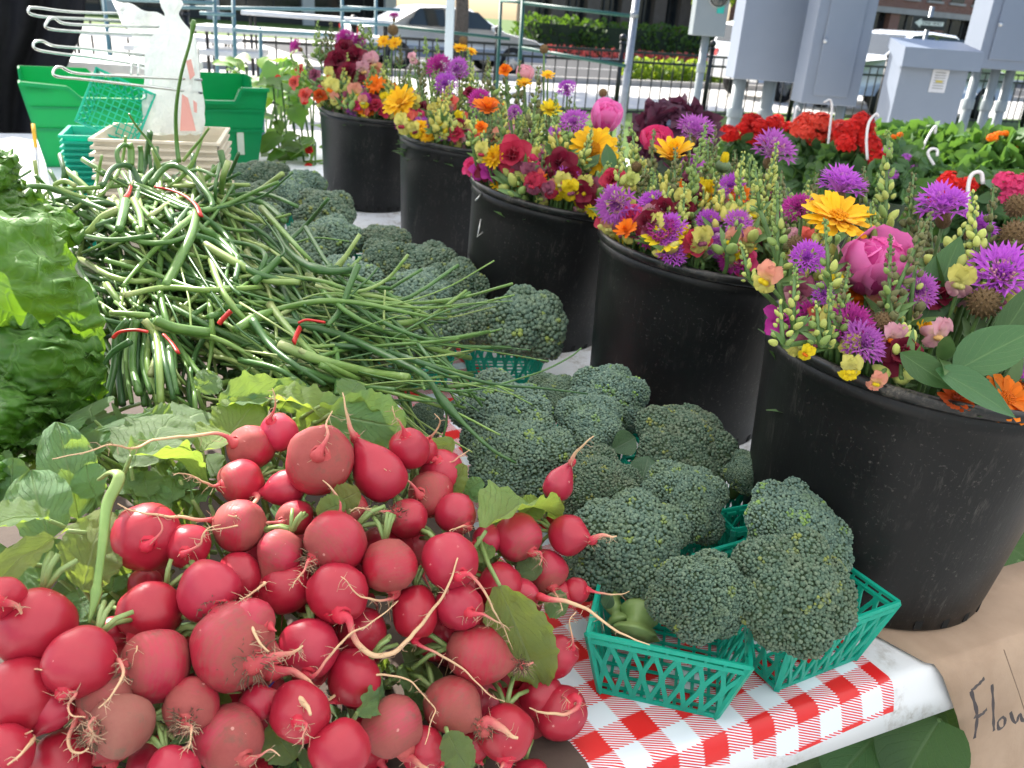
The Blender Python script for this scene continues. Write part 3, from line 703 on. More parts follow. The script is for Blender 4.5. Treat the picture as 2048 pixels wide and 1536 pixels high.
b = MB(); b.box((.235, -.0075, z0 + .308), (.020, .0006, .006)); b.build('yellow_line', M_YINK, lbl, False)
r_, ro, z0 = cabinet('big grey cabinet with one latch, cut by the right edge of the view', 1952, 136, 5.5, .50, .95, .24, 2, M_CAB, [(.15, .03), (.4, .03), (.6, .03)], (.12, .9, .06, .95), [(.14, .28)])

# ------------------------------------------------------------------ pipe frames and market tables in the distance
M_TEAL = simple('teal_painted_pipe', (0.12, 0.24, 0.26), (0.10, .20, .22), 20, .5)
M_TEALG = simple('green_painted_pipe', (0.015, 0.10, 0.075), (0.012, .08, .06), 20, .5)
def frame(label, posts, rails, mat, r=.02, d0=8.0, post_mat=None):
    P = ray(*posts[0][0], posts[0][2]); root = thing('pipe_frame', label, 'pipe frame', (P.x, P.y, GZ), 'pipe frames of the neighbouring stands')
    mt = Matrix.Translation((-P.x, -P.y, -GZ))
    for (p, q, d) in posts:
        A = ray(*p, d); B = ray(*q, d)
        if B.z > A.z: A, B = B, A
        top = Vector((A.x, A.y, max(A.z, B.z))); bot = Vector((B.x, B.y, GZ))
        dirv = (A - B); 
        b = MB(); b.tube([top, bot], r, 8); b.build('post', post_mat or mat, root, True, mt)
    for (p, q, d, d2) in rails:
        b = MB(); b.tube([ray(*p, d), ray(*q, d2)], r * .85, 8); b.build('rail', mat, root, True, mt)
    return root
frame('green pipe frame with a galvanised corner post in front of the iron fence', [((1046, 0), (1043, 120), 8.0), ((1002, 0), (999, 110), 9.2)], [((1046, 6), (1262, 32), 8.0, 7.6), ((1044, 96), (1252, 132), 8.0, 7.6), ((780, 52), (1020, 78), 9.2, 9.2), ((1002, 2), (1046, 4), 9.2, 8.0)], M_TEALG, .019)
frame('galvanised steel post of the stand between the green rails and the meter box', [((1275, -20), (1248, 190), 7.5)], [((1262, 30), (1276, 28), 7.5, 7.5)], M_GALV, .034)
frame('teal pipe rack with two uprights behind the plastic bag', [((428, -10), (431, 138), 7.0), ((466, -10), (467, 146), 7.0), ((520, 55), (520, 130), 7.4)], [((330, 14), (720, 20), 7.0, 7.6), ((468, 60), (700, 72), 7.0, 7.4), ((400, 26), (470, 30), 7.0, 7.0), ((215, -2), (430, 6), 7.4, 7.0)], M_TEAL, .017)
frame('teal pipe rack farther off above the first flower bucket', [((684, -10), (684, 60), 8.4), ((752, -10), (752, 64), 8.4), ((208, 0), (222, 150), 7.0)], [((684, 14), (800, 20), 8.4, 8.4), ((684, 44), (780, 50), 8.4, 8.4)], M_TEAL, .017)
M_FTOP = simple('white_table_top', (0.70, 0.70, 0.70), None, 9, .5)  # plain white of the distant table tops
def far_table(label, px, py, d, w, dp, h=.74):
    P = ray(px, py, d); root = thing('market_table', label, 'table', (P.x, P.y, GZ), 'white market tables in the distance'); zt = P.z - GZ
    rot = Matrix.Rotation(radians(12), 4, 'Z')
    b = MB(); b.box((0, 0, zt), (w / 2, dp / 2, .025)); bevel(b.build('tabletop', M_FTOP, root, False, rot), .008)
    for sx in (-1, 1):
        for sy in (-1, 1):
            b = MB(); b.tube([(sx * (w / 2 - .1), sy * (dp / 2 - .08), 0), (sx * (w / 2 - .1), sy * (dp / 2 - .08), zt)], .016, 6); b.build('leg', M_IRON, root, True, rot)
far_table('white market table in the glare right of the plastic bag', 585, 66, 8.2, 1.7, .75)
far_table('white market table behind the black cloth and the wire prongs', 300, 70, 9.0, 1.8, .75)
far_table('white market table standing between the teal racks and the first bucket', 640, 35, 10.5, 1.8, .75)
far_table('low white table just behind the green crate and wire prongs', 215, 128, 4.6, .9, .6)
far_table('white market table farthest left of the teal uprights', 400, 100, 8.0, 1.2, .7)

# ------------------------------------------------------------------ leaf mesh
def blade(b, L, Wd, outline, nu=6, nv=10, fold=.25, curl=.3, wave=.05, waves=5.0, seed=0, ruffle=0.0, twist=0.0, crinkle=0.0):
    """leaf blade along +Y from the origin, upper side +Z; curl bends the tip down, fold lifts the sides"""
    ox = seed * 3.17
    def fn(u, v):
        s = (u - .5) * 2; w = outline(v) * Wd / 2
        x = s * w; ang = curl * v; 
        y = L * (sin(ang) / curl if abs(curl) > 1e-4 else v); z = -L * ((1 - cos(ang)) / curl if abs(curl) > 1e-4 else 0)
        z += fold * abs(s) * w
        z += wave * L * sin(v * waves * 2 + ox + s * 1.3) * (.3 + .7 * abs(s))
        if ruffle: z += ruffle * L * (abs(s) ** 3) * sin(v * 31 + ox * 2 + (7 if s > 0 else 0)) + ruffle * .6 * L * (v ** 4) * sin(s * 9 + ox)
        if crinkle: z += crinkle * L * noise.noise(Vector((x / L * 9 + ox, y / L * 9, ox)))
        if twist: 
            t = twist * v; x, z = x * cos(t) - z * sin(t), x * sin(t) + z * cos(t)
        return Vector((x, y, z))
    b.grid(fn, nu, nv, None)
def o_round(v): return max(.03, (sin(pi * min(1, v * .93 + .035)) ** .62)) * (1 - .045 * sin(v * 52) - .04 * sin(v * 23 + 1))
def o_spoon(v): return max(.06, .10 + .95 * max(0.0, sin(pi * max(0.0, (v - .18) / .84)) if v > .18 else 0) ** .7 + (.12 * sin(v * 26) if .12 < v < .5 else 0)) if v < .995 else .06
def o_lance(v): return max(.03, sin(pi * (v ** .8)) ** .9)
def o_heart(v): return max(.03, sin(pi * min(1, (v * .9 + .1))) ** .55)
def o_fan(v): return .18 + .82 * sin(pi / 2 * min(1, v * 1.15)) ** .8 * (1.0 if v < .9 else max(.45, sqrt(max(0, 1 - ((v - .9) / .1) ** 2) * .8 + .2)))

# ------------------------------------------------------------------ leafy garden plants left of the buckets
lb = MB(); blade(lb, 1.0, .85, o_heart, 6, 8, .15, .5, .03, 3, 2); GL1 = lb.mesh('leaf', M_GARDEN)
lb = MB(); blade(lb, 1.0, .6, o_lance, 6, 8, .25, .7, .03, 3, 5); GL2 = lb.mesh('leaf', M_GARDEN)
def garden(label, name, spots, seed, d, flowers=(), fmat=M_RED, stemmat=M_STEM, size=.12):
    R = random.Random(seed); P = ray(*spots[0], d); root = thing(name, label, 'plant', (P.x, P.y, GZ)); mt = Vector((P.x, P.y, GZ))
    for i, (px, py) in enumerate(spots):
        p = ray(px, py, d + R.uniform(-.15, .15)); dirv = Vector((R.uniform(-1, 1), R.uniform(-1, .2), R.uniform(-.5, .6)))
        m = basis(p - mt, dirv, Vector((R.uniform(-.4, .4), -.35, 1)))
        link_obj('leaf', R.choice((GL1, GL1, GL2)), root, m @ Matrix.Scale(size * R.uniform(.7, 1.35), 4))
        if i % 3 == 0:
            b = MB(); b.tube([p - mt, (p - mt) * .6 + Vector((R.uniform(-.05, .05), 0, -.05)), (R.uniform(-.1, .1), R.uniform(-.1, .1), 0)], [.004, .006, .008], 6); b.build('stem', stemmat, root)
    for (px, py, s) in flowers:
        p = ray(px, py, d - .12) - mt
        fl = MB()
        for k in range(6):
            an = k * 1.05; fl.ball((cos(an) * .5, sin(an) * .5, .15 * (k % 2)), .55, 6, 4, None, (1, 1, .6))
        fl.build('flower', fmat, root, True, zbasis(p, (.2, -1, .5), 0, s))
    return root
R = random.Random(77)
sp1 = [(R.uniform(545, 640), R.uniform(150, 345)) for _ in range(46)] + [(560, 175), (605, 165), (585, 210), (560, 270), (580, 300), (625, 250)]
garden('leafy garden plants with small red flowers between the green crate and the first bucket', 'garden_plant', sp1, 78, 3.4, [(609, 202, .016), (618, 300, .017), (617, 334, .017), (556, 155, .012)], size=.10)
sp2 = [(R.uniform(455, 600), R.uniform(118, 205)) for _ in range(46)]
garden('low leafy plants behind the right end of the green crate', 'garden_plant', sp2, 79, 5.0, [(560, 150, .02)], size=.13)

# ------------------------------------------------------------------ hanging baskets and bedding plants on the right
gl = MB(); blade(gl, 1.0, 1.15, o_round, 6, 6, .2, .6, .05, 4, 1); GERL = gl.mesh('leaf', M_GARDEN)
M_GERLEAF = simple('geranium_leaves', (0.085, 0.17, 0.07), (0.04, .10, .04), 9, .5, .3, transl=.25, tcol=(.2, .4, .06))
M_NASLEAF = simple('nasturtium_leaves', (0.075, 0.175, 0.04), (0.035, .10, .022), 9, .5, .3, transl=.28, tcol=(.2, .40, .05))
M_DARKLEAF = simple('dark_purple_leaves', (0.10, 0.03, 0.06), (0.05, .018, .04), 9, .5, .3, transl=.15, tcol=(.3, .05, .1))
M_WHOOK = simple('white_plastic_hook', (0.72, 0.70, 0.72), None, 20, .4)
M_POT = simple('green_basket_pot', (0.05, 0.08, 0.05), None, 20, .5)
ub = MB(); _R = random.Random(3)
for k in range(120):
    d = Vector((_R.gauss(0, 1), _R.gauss(0, 1), abs(_R.gauss(0, .8)))).normalized()
    m = zbasis(d * _R.uniform(.75, 1.0), d + Vector((_R.uniform(-.6, .6), _R.uniform(-.6, .6), .3)), _R.uniform(0, 6), .23)
    ub.add([(0, 0, -.1), (1, 0, .05), (.45, .8, .1), (-.5, .85, .02), (-1, 0, .1), (-.5, -.8, .05), (.5, -.8, .1)], [(0, 1, 2), (0, 2, 3), (0, 3, 4), (0, 4, 5), (0, 5, 6), (0, 6, 1)], _R.random(), m)
UMB_MESH = {}
def umbel(mat):
    if mat.name not in UMB_MESH:
        me = ub.mesh('flower_head', mat, False); UMB_MESH[mat.name] = me
    return UMB_MESH[mat.name]
def pot_plant(name, label, cat, px, py, d, r, leafmat, heads, hmat, hs, seed, hook=None, n=1500, leaf=.07, hz=.6, group=None):
    P = ray(px, py, d); root = thing(name, label, cat, (P.x, P.y, GZ), group); z = P.z - GZ; mt = Vector((P.x, P.y, GZ))
    b = MB(); b.lathe([(.0, z - r * 1.15), (r * .55, z - r * 1.15), (r * .8, z - r * .45), (r * .84, z - r * .42), (r * .78, z - r * .42), (r * .7, z - r * .5), (0, z - r * .5)], 20); b.build('pot', M_POT, root)
    b = MB(); b.lathe([(r * .5, 0), (r * .4, z - r * 1.16)], 10); b.build('stand', M_IRON, root)
    o = leaf_cloud([((0, 0, z - r * .1), (r, r, r * hz)), ((r * .3, -r * .2, z + r * .1), (r * .7, r * .7, r * .5)), ((-r * .35, -r * .25, z), (r * .65, r * .65, r * .55))], n, leaf, seed).build('foliage', leafmat, root, False); o['kind'] = 'stuff'
    R = random.Random(seed)
    heads = [(hx + R.uniform(-16, 16) * (j > 0), hy + R.uniform(-9, 9) * (j > 0), k * (.72 if j else .8)) for hx, hy, k in heads for j in range(2 if hs > .058 else 1)]
    for (hx, hy, k) in heads:
        p = ray(hx, hy, d - r * R.uniform(.2, .8))
        link_obj('flower_head', umbel(hmat), root, zbasis(p - mt, (R.uniform(-.3, .3), -.5, 1), R.uniform(0, 6), hs * k * .78))
        b = MB(); b.tube([p - mt, (p - mt) * .5 + Vector((0, 0, (z - r * .1) * .5))], .004, 5); b.build('stem', M_STEM, root)
    if hook:
        pts = [ray(x, y, d - r * 1.08) - mt for x, y in hook]
        c = catmull([tuple(q) for q in pts], 18)
        b = MB(); b.tube([Vector(q) for q in c], .0045, 7); b.build('hanger_hook', M_WHOOK, root)
    return root
G_ = 'potted flowers on the ground behind the buckets'
pot_plant('geranium', 'red geranium in a hanging basket left of the tall white hook', 'geranium', 1520, 318, 3.7, .20, M_GERLEAF, [(1455, 270, 1.1), (1500, 242, .9), (1520, 255, 1.), (1545, 248, .9), (1500, 275, 1.1), (1535, 280, 1.0), (1560, 262, 1.), (1575, 285, .9), (1490, 258, .8), (1548, 270, .9)], M_RED, .062, 21, [(1583, 330), (1584, 285), (1588, 240), (1594, 214), (1600, 222)], group=G_)
pot_plant('geranium', 'orange-red geranium in a hanging basket beneath the tall narrow cabinet', 'geranium', 1655, 325, 3.4, .22, M_GERLEAF, [(1615, 245, 1), (1640, 250, 1.1), (1660, 262, 1.), (1625, 275, 1.), (1600, 265, .9), (1650, 285, 1.0), (1680, 275, .9), (1640, 240, .8)], simple('orange_red_geranium', (.80, .07, .03), (.68, .04, .02), 60, .6, transl=.35), .066, 22, [(1655, 300), (1660, 255), (1664, 215), (1660, 200), (1648, 205)], group=G_)
pot_plant('geranium', 'scarlet geranium at the front right of the geranium baskets', 'geranium', 1735, 345, 3.1, .20, M_GERLEAF, [(1690, 268, 1.1), (1715, 262, 1.1), (1700, 290, 1.), (1725, 282, 1.0), (1742, 300, 1.1), (1755, 318, 1.15), (1740, 325, 1.0), (1728, 250, .9)], M_RED, .066, 23, [(1735, 320), (1733, 280), (1738, 245), (1752, 228), (1757, 234)], group=G_)
pot_plant('nasturtium', 'green nasturtium with one orange flower in front of the squat cabinet', 'nasturtium', 1850, 322, 3.2, .17, M_NASLEAF, [(1822, 284, .55), (1800, 270, .3)], M_ORANGE, .06, 24, [(1840, 320), (1848, 290), (1863, 262), (1872, 252), (1870, 268)], 1100, .075, .9, G_)
pot_plant('nasturtium', 'green nasturtium with several orange flowers at the right edge of the view', 'nasturtium', 1985, 355, 3.0, .21, M_NASLEAF, [(1985, 277, .45), (2036, 300, .5), (1970, 300, .35), (1992, 326, .35), (2016, 330, .35), (2010, 268, .3)], M_ORANGE, .065, 25, None, 1500, .075, .9, G_)
pot_plant('impatiens', 'red and pink impatiens low behind the nearest bucket', 'impatiens', 1960, 415, 2.1, .17, M_GERLEAF, [(1895, 372, 1), (1915, 385, 1), (1930, 375, .9), (1955, 390, 1.1), (1900, 360, .8), (1880, 395, .9)], M_RED, .045, 26, [(1935, 420), (1937, 370), (1945, 348), (1962, 346), (1966, 368)], 900, .05, .6, G_)
pot_plant('impatiens', 'hot pink impatiens cut by the right edge behind the nearest bucket', 'impatiens', 2040, 430, 2.0, .15, M_GERLEAF, [(2010, 365, .9), (2030, 380, 1), (2044, 372, 1), (2038, 395, .9), (2020, 400, .9)], M_HOT, .045, 27, None, 800, .05, .6, G_)
pot_plant('pansy', 'purple pansies between the geraniums and the nasturtium', 'pansy', 1800, 360, 2.9, .15, M_GERLEAF, [(1795, 335, .6), (1812, 318, .6), (1830, 340, .6), (1785, 350, .6), (1775, 300, .5)], M_PURPLE, .05, 28, [(1868, 330), (1856, 308), (1862, 298), (1874, 300), (1874, 312)], 800, .05, .6, G_)
pot_plant('coleus', 'dark purple leafy plant with a bluish leaf behind the fourth bucket', 'coleus', 1345, 268, 2.8, .13, M_DARKLEAF, [(1330, 252, .4)], simple('blue_grey_leaf', (.16, .20, .32), None, 20, .5), .06, 29, None, 420, .09, .9, G_)
pot_plant('pale_bedding_plant', 'creamy white bedding flowers under the squat cabinet', 'bedding plant', 1800, 300, 4.2, .22, M_NASLEAF, [(1740, 258, .8), (1755, 268, .8), (1770, 278, .8), (1900, 290, .8), (1925, 285, .8)], M_CREAM, .055, 30, None, 600, .09, .7, G_)

# ------------------------------------------------------------------ folding tables (local axes: l along the table, w to the left)
TK = Vector((0.649, 0.793, 0)); TL = Vector((-0.43, 0.903, 0)); TW = Vector((-0.903, -0.43, 0))
def tl(l, w, z=0.0): return TK + TL * l + TW * w + Vector((0, 0, z))
TROT = Matrix(((-TW.x, TL.x, 0, 0), (-TW.y, TL.y, 0, 0), (0, 0, 1, 0), (0, 0, 0, 1)))      # local x = -w, y = l
def table(label, l0, w0, L=1.83, Wd=.762):
    c = tl(l0 + L / 2, w0 + Wd / 2, 0); root = thing('folding_table', label, 'table', (c.x, c.y, GZ), 'white folding tables of the stall'); root.matrix_world = Matrix.Translation((c.x, c.y, GZ)) @ TROT
    H = -GZ
    b = MB(); v = []; f = []; prof = [(-.010, 0), (-.004, -.0012), (0.0, -.004), (.0035, -.010), (.0085, -.030), (.0145, -.054), (.0115, -.054), (.004, -.020)]
    for o_, z in prof:
        x, y, c_ = Wd / 2 + o_, L / 2 + o_, .03
        v += [(-x + c_, -y, H + z), (x - c_, -y, H + z), (x - c_ * .3, -y + c_ * .3, H + z), (x, -y + c_, H + z), (x, y - c_, H + z), (x - c_ * .3, y - c_ * .3, H + z), (x - c_, y, H + z), (-x + c_, y, H + z), (-x + c_ * .3, y - c_ * .3, H + z), (-x, y - c_, H + z), (-x, -y + c_, H + z), (-x + c_ * .3, -y + c_ * .3, H + z)]
    for i in range(len(prof) - 1):
        for k in range(12): f.append((i * 12 + k, (i + 1) * 12 + k, (i + 1) * 12 + (k + 1) % 12, i * 12 + (k + 1) % 12))
    f.append(tuple(range(12))); f.append(tuple((len(prof) - 1) * 12 + k for k in range(12))[::-1]); b.add(v, f); b.build('tabletop', M_TABLETOP, root)
    for sy in (-1, 1):
        b = MB(); y = sy * (L / 2 - .22)
        b.tube([(-Wd / 2 + .07, y, 0), (-Wd / 2 + .09, y, H - .05), (Wd / 2 - .09, y, H - .05), (Wd / 2 - .07, y, 0)], .0135, 8); b.build('leg', M_GALV, root)
    b = MB(); b.bar((0, -L / 2 + .2, H - .06), (0, L / 2 - .2, H - .06), .03, .02); b.build('brace', M_GALV, root, False)
    return root
table('white folding table under the near flower buckets and broccoli baskets', 0, 0)
table('white folding table under the farthest flower buckets', 1.865, 0)
table('white folding table under the radishes and onions', 0, .793)
table('white folding table under the green crate at the far left', 1.865, .793)


# ------------------------------------------------------------------ unseen canopy roofs, added overhead to shade the near end and the flower row
M_SHADE_CANOPY = simple('added_canopy_fabric', (0.72, 0.72, 0.70), (0.68, .68, .66), 6, .8, .2, 0, .2, 200, transl=.62, tcol=(.78, .78, .76))
CANH = 1.56
def canopy(label, l0, l1, w0, w1, legs):
    c = tl((l0 + l1) / 2, (w0 + w1) / 2, 0); root = thing('canopy', label, 'canopy', (c.x, c.y, GZ), 'unseen canopies added for shade'); root.matrix_world = Matrix.Translation((c.x, c.y, GZ)) @ TROT
    hl, hw, H = (l1 - l0) / 2, (w1 - w0) / 2, CANH - GZ
    b = MB(); n = 12
    b.grid(lambda u, v: Vector(((u - .5) * 2 * hw, (v - .5) * 2 * hl, H + .55 * min(1 - abs(u - .5) * 2, 1 - abs(v - .5) * 2))), n, n); o = b.build('roof', M_SHADE_CANOPY, root)
    b = MB()
    for (p, q) in (((-hw, -hl), (hw, -hl)), ((hw, -hl), (hw, hl)), ((hw, hl), (-hw, hl)), ((-hw, hl), (-hw, -hl))):
        b.add([(p[0], p[1], H), (q[0], q[1], H), (q[0], q[1], H - .20), (p[0], p[1], H - .20)], [(0, 1, 2, 3)])
    b.build('valance', M_SHADE_CANOPY, root, False)
    for (l, w) in legs:
        x, y = -(w - (w0 + w1) / 2), l - (l0 + l1) / 2; b = MB(); b.box((x, y, H / 2), (.02, .02, H / 2)); b.build('leg', M_POLE, root, False)
    return root
canopy('unseen white canopy roof added to shade the flower buckets', 1.53, 5.3, -1.3, 1.08, [])
canopy('unseen white canopy roof added to shade the near end of the stall', -6.0, 1.49, -3.0, 3.0, [(-5.96, -2.96), (-5.96, 2.96), (1.45, 2.96)])
# ------------------------------------------------------------------ red gingham paper
def m_gingham():
    t = NT('red_gingham_paper'); v = t.coord('UV'); sp = t.new('ShaderNodeSeparateXYZ'); t.lk(v, sp.inputs[0]); u, w = sp.outputs[0], sp.outputs[1]
    st0 = t.math('FRACT', t.math('MULTIPLY', t.math('ADD', t.math('MULTIPLY', w, .86), t.math('MULTIPLY', u, -.50)), 10.0))
    tri = t.math('MULTIPLY', t.math('SUBTRACT', t.math('ABSOLUTE', t.math('SUBTRACT', t.math('MULTIPLY', st0, 2.0), 1.0)), .5), .07)
    fu = t.math('FRACT', t.math('MULTIPLY', t.math('ADD', u, tri), .5)); fv = t.math('FRACT', t.math('MULTIPLY', t.math('ADD', w, tri), .5))
    a = t.math('LESS_THAN', fu, .5); b = t.math('LESS_THAN', fv, .5)
    both = t.math('MULTIPLY', a, b); any_ = t.math('MAXIMUM', a, b)
    line = t.math('LESS_THAN', st0, .52)
    red = t.math('MAXIMUM', both, t.math('MULTIPLY', t.math('SUBTRACT', any_, both), line))
    n = t.noise(t.coord('Object'), 30, 4)
    c = t.mix(red, t.mix(n, (.66, .72, .80), (.70, .76, .83)), t.mix(n, (.60, .012, .014), (.66, .02, .02)))  # whites tinted blue: sky light put into the paper colour
    return t.surf(c, .36, .45, 0, t.bump(t.noise(t.coord('Object'), 14, 3), .12, .006))
GC = 0.02638
b = MB(); W0, W1, L0, L1 = .276, .64, -.0, 1.45
nl, nw = 60, 40
base = 0
GO = at(1490.9, 1442, 0)
def guv(p):
    x, y = p.x - .23781, p.y - .60365; e = GC * GC
    return ((x * .02232 + y * .01406) / e, (x * .01406 - y * .02232) / e)
rows = [(-.0118, -.031), (-.0085, -.018), (-.0052, -.008), (-.0015, -.0016), (.004, .0012)] + [(.012 + (L1 - .012) * i / nl, .0013) for i in range(nl + 1)]
arc = [0.0]
for i in range(1, len(rows)): arc.append(arc[-1] + sqrt((rows[i][0] - rows[i - 1][0]) ** 2 + (rows[i][1] - rows[i - 1][1]) ** 2))
ref = 5; R = random.Random(11)
for i, (l, z) in enumerate(rows):
    for j in range(nw + 1):
        w0_ = W0 + .088 * l; w = w0_ + (W1 - w0_) * j / nw
        zz = z + (abs(noise.noise(Vector((l * 7, w * 7, 3)))) * .0022 if i > 5 else 0)
        hang = 1 + max(0.0, .12 * (w - .29)) / .034 if i < 3 else 1.0
        p = tl(l, w, zz * hang); b.v.append(tuple(p)); b.a.append(0)
        lf = rows[ref][0] + (arc[i] - arc[ref]) * 1.0 + (zz * (hang - 1)); q = tl(lf, w, 0); b.uv[len(b.v) - 1] = guv(q)
for i in range(len(rows) - 1):
    for j in range(nw):
        q = i * (nw + 1) + j; b.f.append((q, q + nw + 1, q + nw + 2, q + 1))
o = b.build('gingham_paper', m_gingham()); tag(o, 'red and white gingham table paper under the near broccoli baskets', 'table paper')

# brown board under the radishes
b = MB(); pts = [at(1040, 1440, .006), at(1100, 1458, .006), at(1140, 1484, .006), at(1172, 1522, .006), at(1190, 1560, .006), tl(.004, .62, .006), tl(.004, 1.50, .006), tl(1.75, 1.50, .006), tl(1.75, .80, .006), tl(1.0, .64, .006), tl(.5, .56, .006), tl(.2, .60, .006)]
n = len(pts); b.add(pts + [p - Vector((0, 0, .004)) for p in pts], [tuple(range(n))[::-1]] + [(i, (i + 1) % n, n + (i + 1) % n, n + i) for i in range(n)])
o = b.build('brown_board', simple('brown_board', (0.10, .072, .060), (.075, .055, .046), 16, .75, .2, 0, .2, 200), smooth=False); tag(o, 'dull brown board under the radish pile and onions, its corner showing at the bottom', 'board')

# ------------------------------------------------------------------ brown paper sign hanging over the table end
PN = TL * -1.0                                   # outward normal of the table end
def hitp(px, py, off):
    d = (ray(px, py, 1) - CAM); p0 = TK + PN * off
    return CAM + d * ((p0 - CAM).dot(PN) / d.dot(PN))
ex = -TW
Ltop = [at(1672, 1225, .0035), at(1735, 1262, .0032), at(1800, 1297, .0032), at(1850, 1325, .0035)]
Lend = [tl(.0, (at(1872, 1336, 0) - TK).dot(TW), .0025), hitp(1884, 1352, .009), hitp(1899, 1390, .0145), hitp(1913, 1432, .020), hitp(1924, 1475, .0245), hitp(1931, 1520, .029), hitp(1932, 1580, .036), hitp(1930, 1680, .05)]
rowsP = Ltop + Lend
b = MB(); NX = 14
for i, p in enumerate(rowsP):
    for j in range(NX + 1):
        q = p + ex * (.40 * j / NX)
        k = noise.noise(Vector((j * .35, i * .5, 5))) * (.0015 if i < 4 else .006)
        q = q + (Vector((0, 0, abs(k))) if i < 4 else PN * k)
        b.v.append(tuple(q)); b.a.append(0)
for i in range(len(rowsP) - 1):
    for j in range(NX): q = i * (NX + 1) + j; b.f.append((q, q + 1, q + NX + 2, q + NX + 1))
paper = thing('paper_sign', 'brown kraft paper sign with black handwriting hanging over the table end', 'sign', tuple(tl(0, .1, .002)))
po_ = tl(0, .1, .002)
sh = b.build('sheet', M_PAPER, paper, True, Matrix.Translation(-po_))
sm = sh.modifiers.new('thick', 'SOLIDIFY'); sm.thickness = .0006; sm.offset = 0
def stroke(px, w, nm='ink_stroke'):
    c = catmull([(x, y) for x, y in px], 16); b = MB(); P = []
    for x, y in c:
        f = min(1.0, max(0.0, (y - 1350) / 180.0)); P.append(hitp(x, y, .034 + .014 * f) - po_)
    for i, p in enumerate(P):
        t = (P[min(i + 1, 15)] - P[max(i - 1, 0)]).normalized(); s = t.cross(PN).normalized() * (w / 2) * (1.0 + .25 * sin(i * 1.3))
        b.v += [tuple(p + s), tuple(p - s)]; b.a += [0, 0]
    for i in range(15): b.f.append((2 * i, 2 * i + 1, 2 * i + 3, 2 * i + 2))
    return b
# the paper bulges a little; letters ride just in front of it
b = MB()
for px, w in (([(1969, 1356), (1958, 1368), (1942, 1382)], .0056), ([(1942, 1382), (1948, 1402), (1954, 1426), (1953, 1450), (1949, 1477)], .0042), ([(1949, 1433), (1962, 1430), (1974, 1418)], .0054),
              ([(1984, 1369), (1986, 1400), (1987, 1440), (1988, 1462)], .0036), ([(2005, 1434), (1996, 1444), (1998, 1458), (2008, 1452), (2010, 1438), (2004, 1434)], .0038), ([(2021, 1424), (2026, 1440), (2033, 1446), (2037, 1432), (2041, 1428), (2044, 1440), (2052, 1440), (2060, 1424)], .0038)):
    s = stroke(px, w); b.add(s.v, s.f)
b.build('lettering', M_MARKER, paper, False)
b = MB(); P = [hitp(*q, .033) - po_ for q in ((2008, 1300), (2022, 1340), (2040, 1392), (2052, 1430))]; b.tube(P, .0007, 4); b.build('crease', simple('paper_crease', (.26, .18, .13), None, 9, .9), paper)

# squash leaves growing beneath the table end
sq = MB(); blade(sq, 1.0, 1.05, o_heart, 8, 10, .22, .6, .025, 4, 3); SQL = sq.mesh('leaf', M_SQUASH)
P = ray(1800, 1500, .92); root = thing('squash_plant', 'big dark green squash leaves growing below the end of the table', 'plant', (P.x, P.y + .1, GZ)); mt = Vector((P.x, P.y + .1, GZ)); R = random.Random(4)
for (bx, by, tx, ty, d, s) in ((1775, 1450, 1660, 1560, .93, 1.0), (1880, 1440, 1800, 1560, .90, 1.1), (1700, 1520, 1600, 1590, .98, .9), (1900, 1500, 1900, 1620, .97, 1.0), (1760, 1560, 1700, 1700, .95, 1.0), (1640, 1560, 1560, 1640, 1.05, .9), (1850, 1400, 1760, 1500, 1.05, 1.1), (1935, 1420, 1900, 1540, 1.08, 1.1), (2040, 1120, 2110, 1190, 1.3, 1.2), (2000, 1080, 2080, 1130, 1.5, 1.2), (2050, 1180, 2130, 1260, 1.2, 1.2), (1700, 1490, 1780, 1600, 1.1, 1.0)):
    p, q = ray(bx, by, d), ray(tx, ty, d - .03); L = (q - p).length * s
    link_obj('leaf', SQL, root, basis(p - mt, q - p, (CAM - p).normalized() + Vector((R.uniform(-.4, .4), 0, .5))) @ Matrix.Scale(L, 4))
    b = MB(); b.tube([p - mt, (p - mt) * .6, (R.uniform(-.1, .1), R.uniform(-.05, .1), 0)], [.003, .004, .006], 6); b.build('stem', M_STEM, root)
b = MB()
for k in range(2):
    c = catmull([tuple(ray(x, y, 1.0) - mt) for x, y in (((1700, 1560), (1712, 1520), (1722, 1506), (1728, 1512)) if k == 0 else ((1675, 1560), (1678, 1525), (1686, 1508)))], 14); b.tube([Vector(q) for q in c], .0014, 5)
b.build('tendril', M_STEM, root)

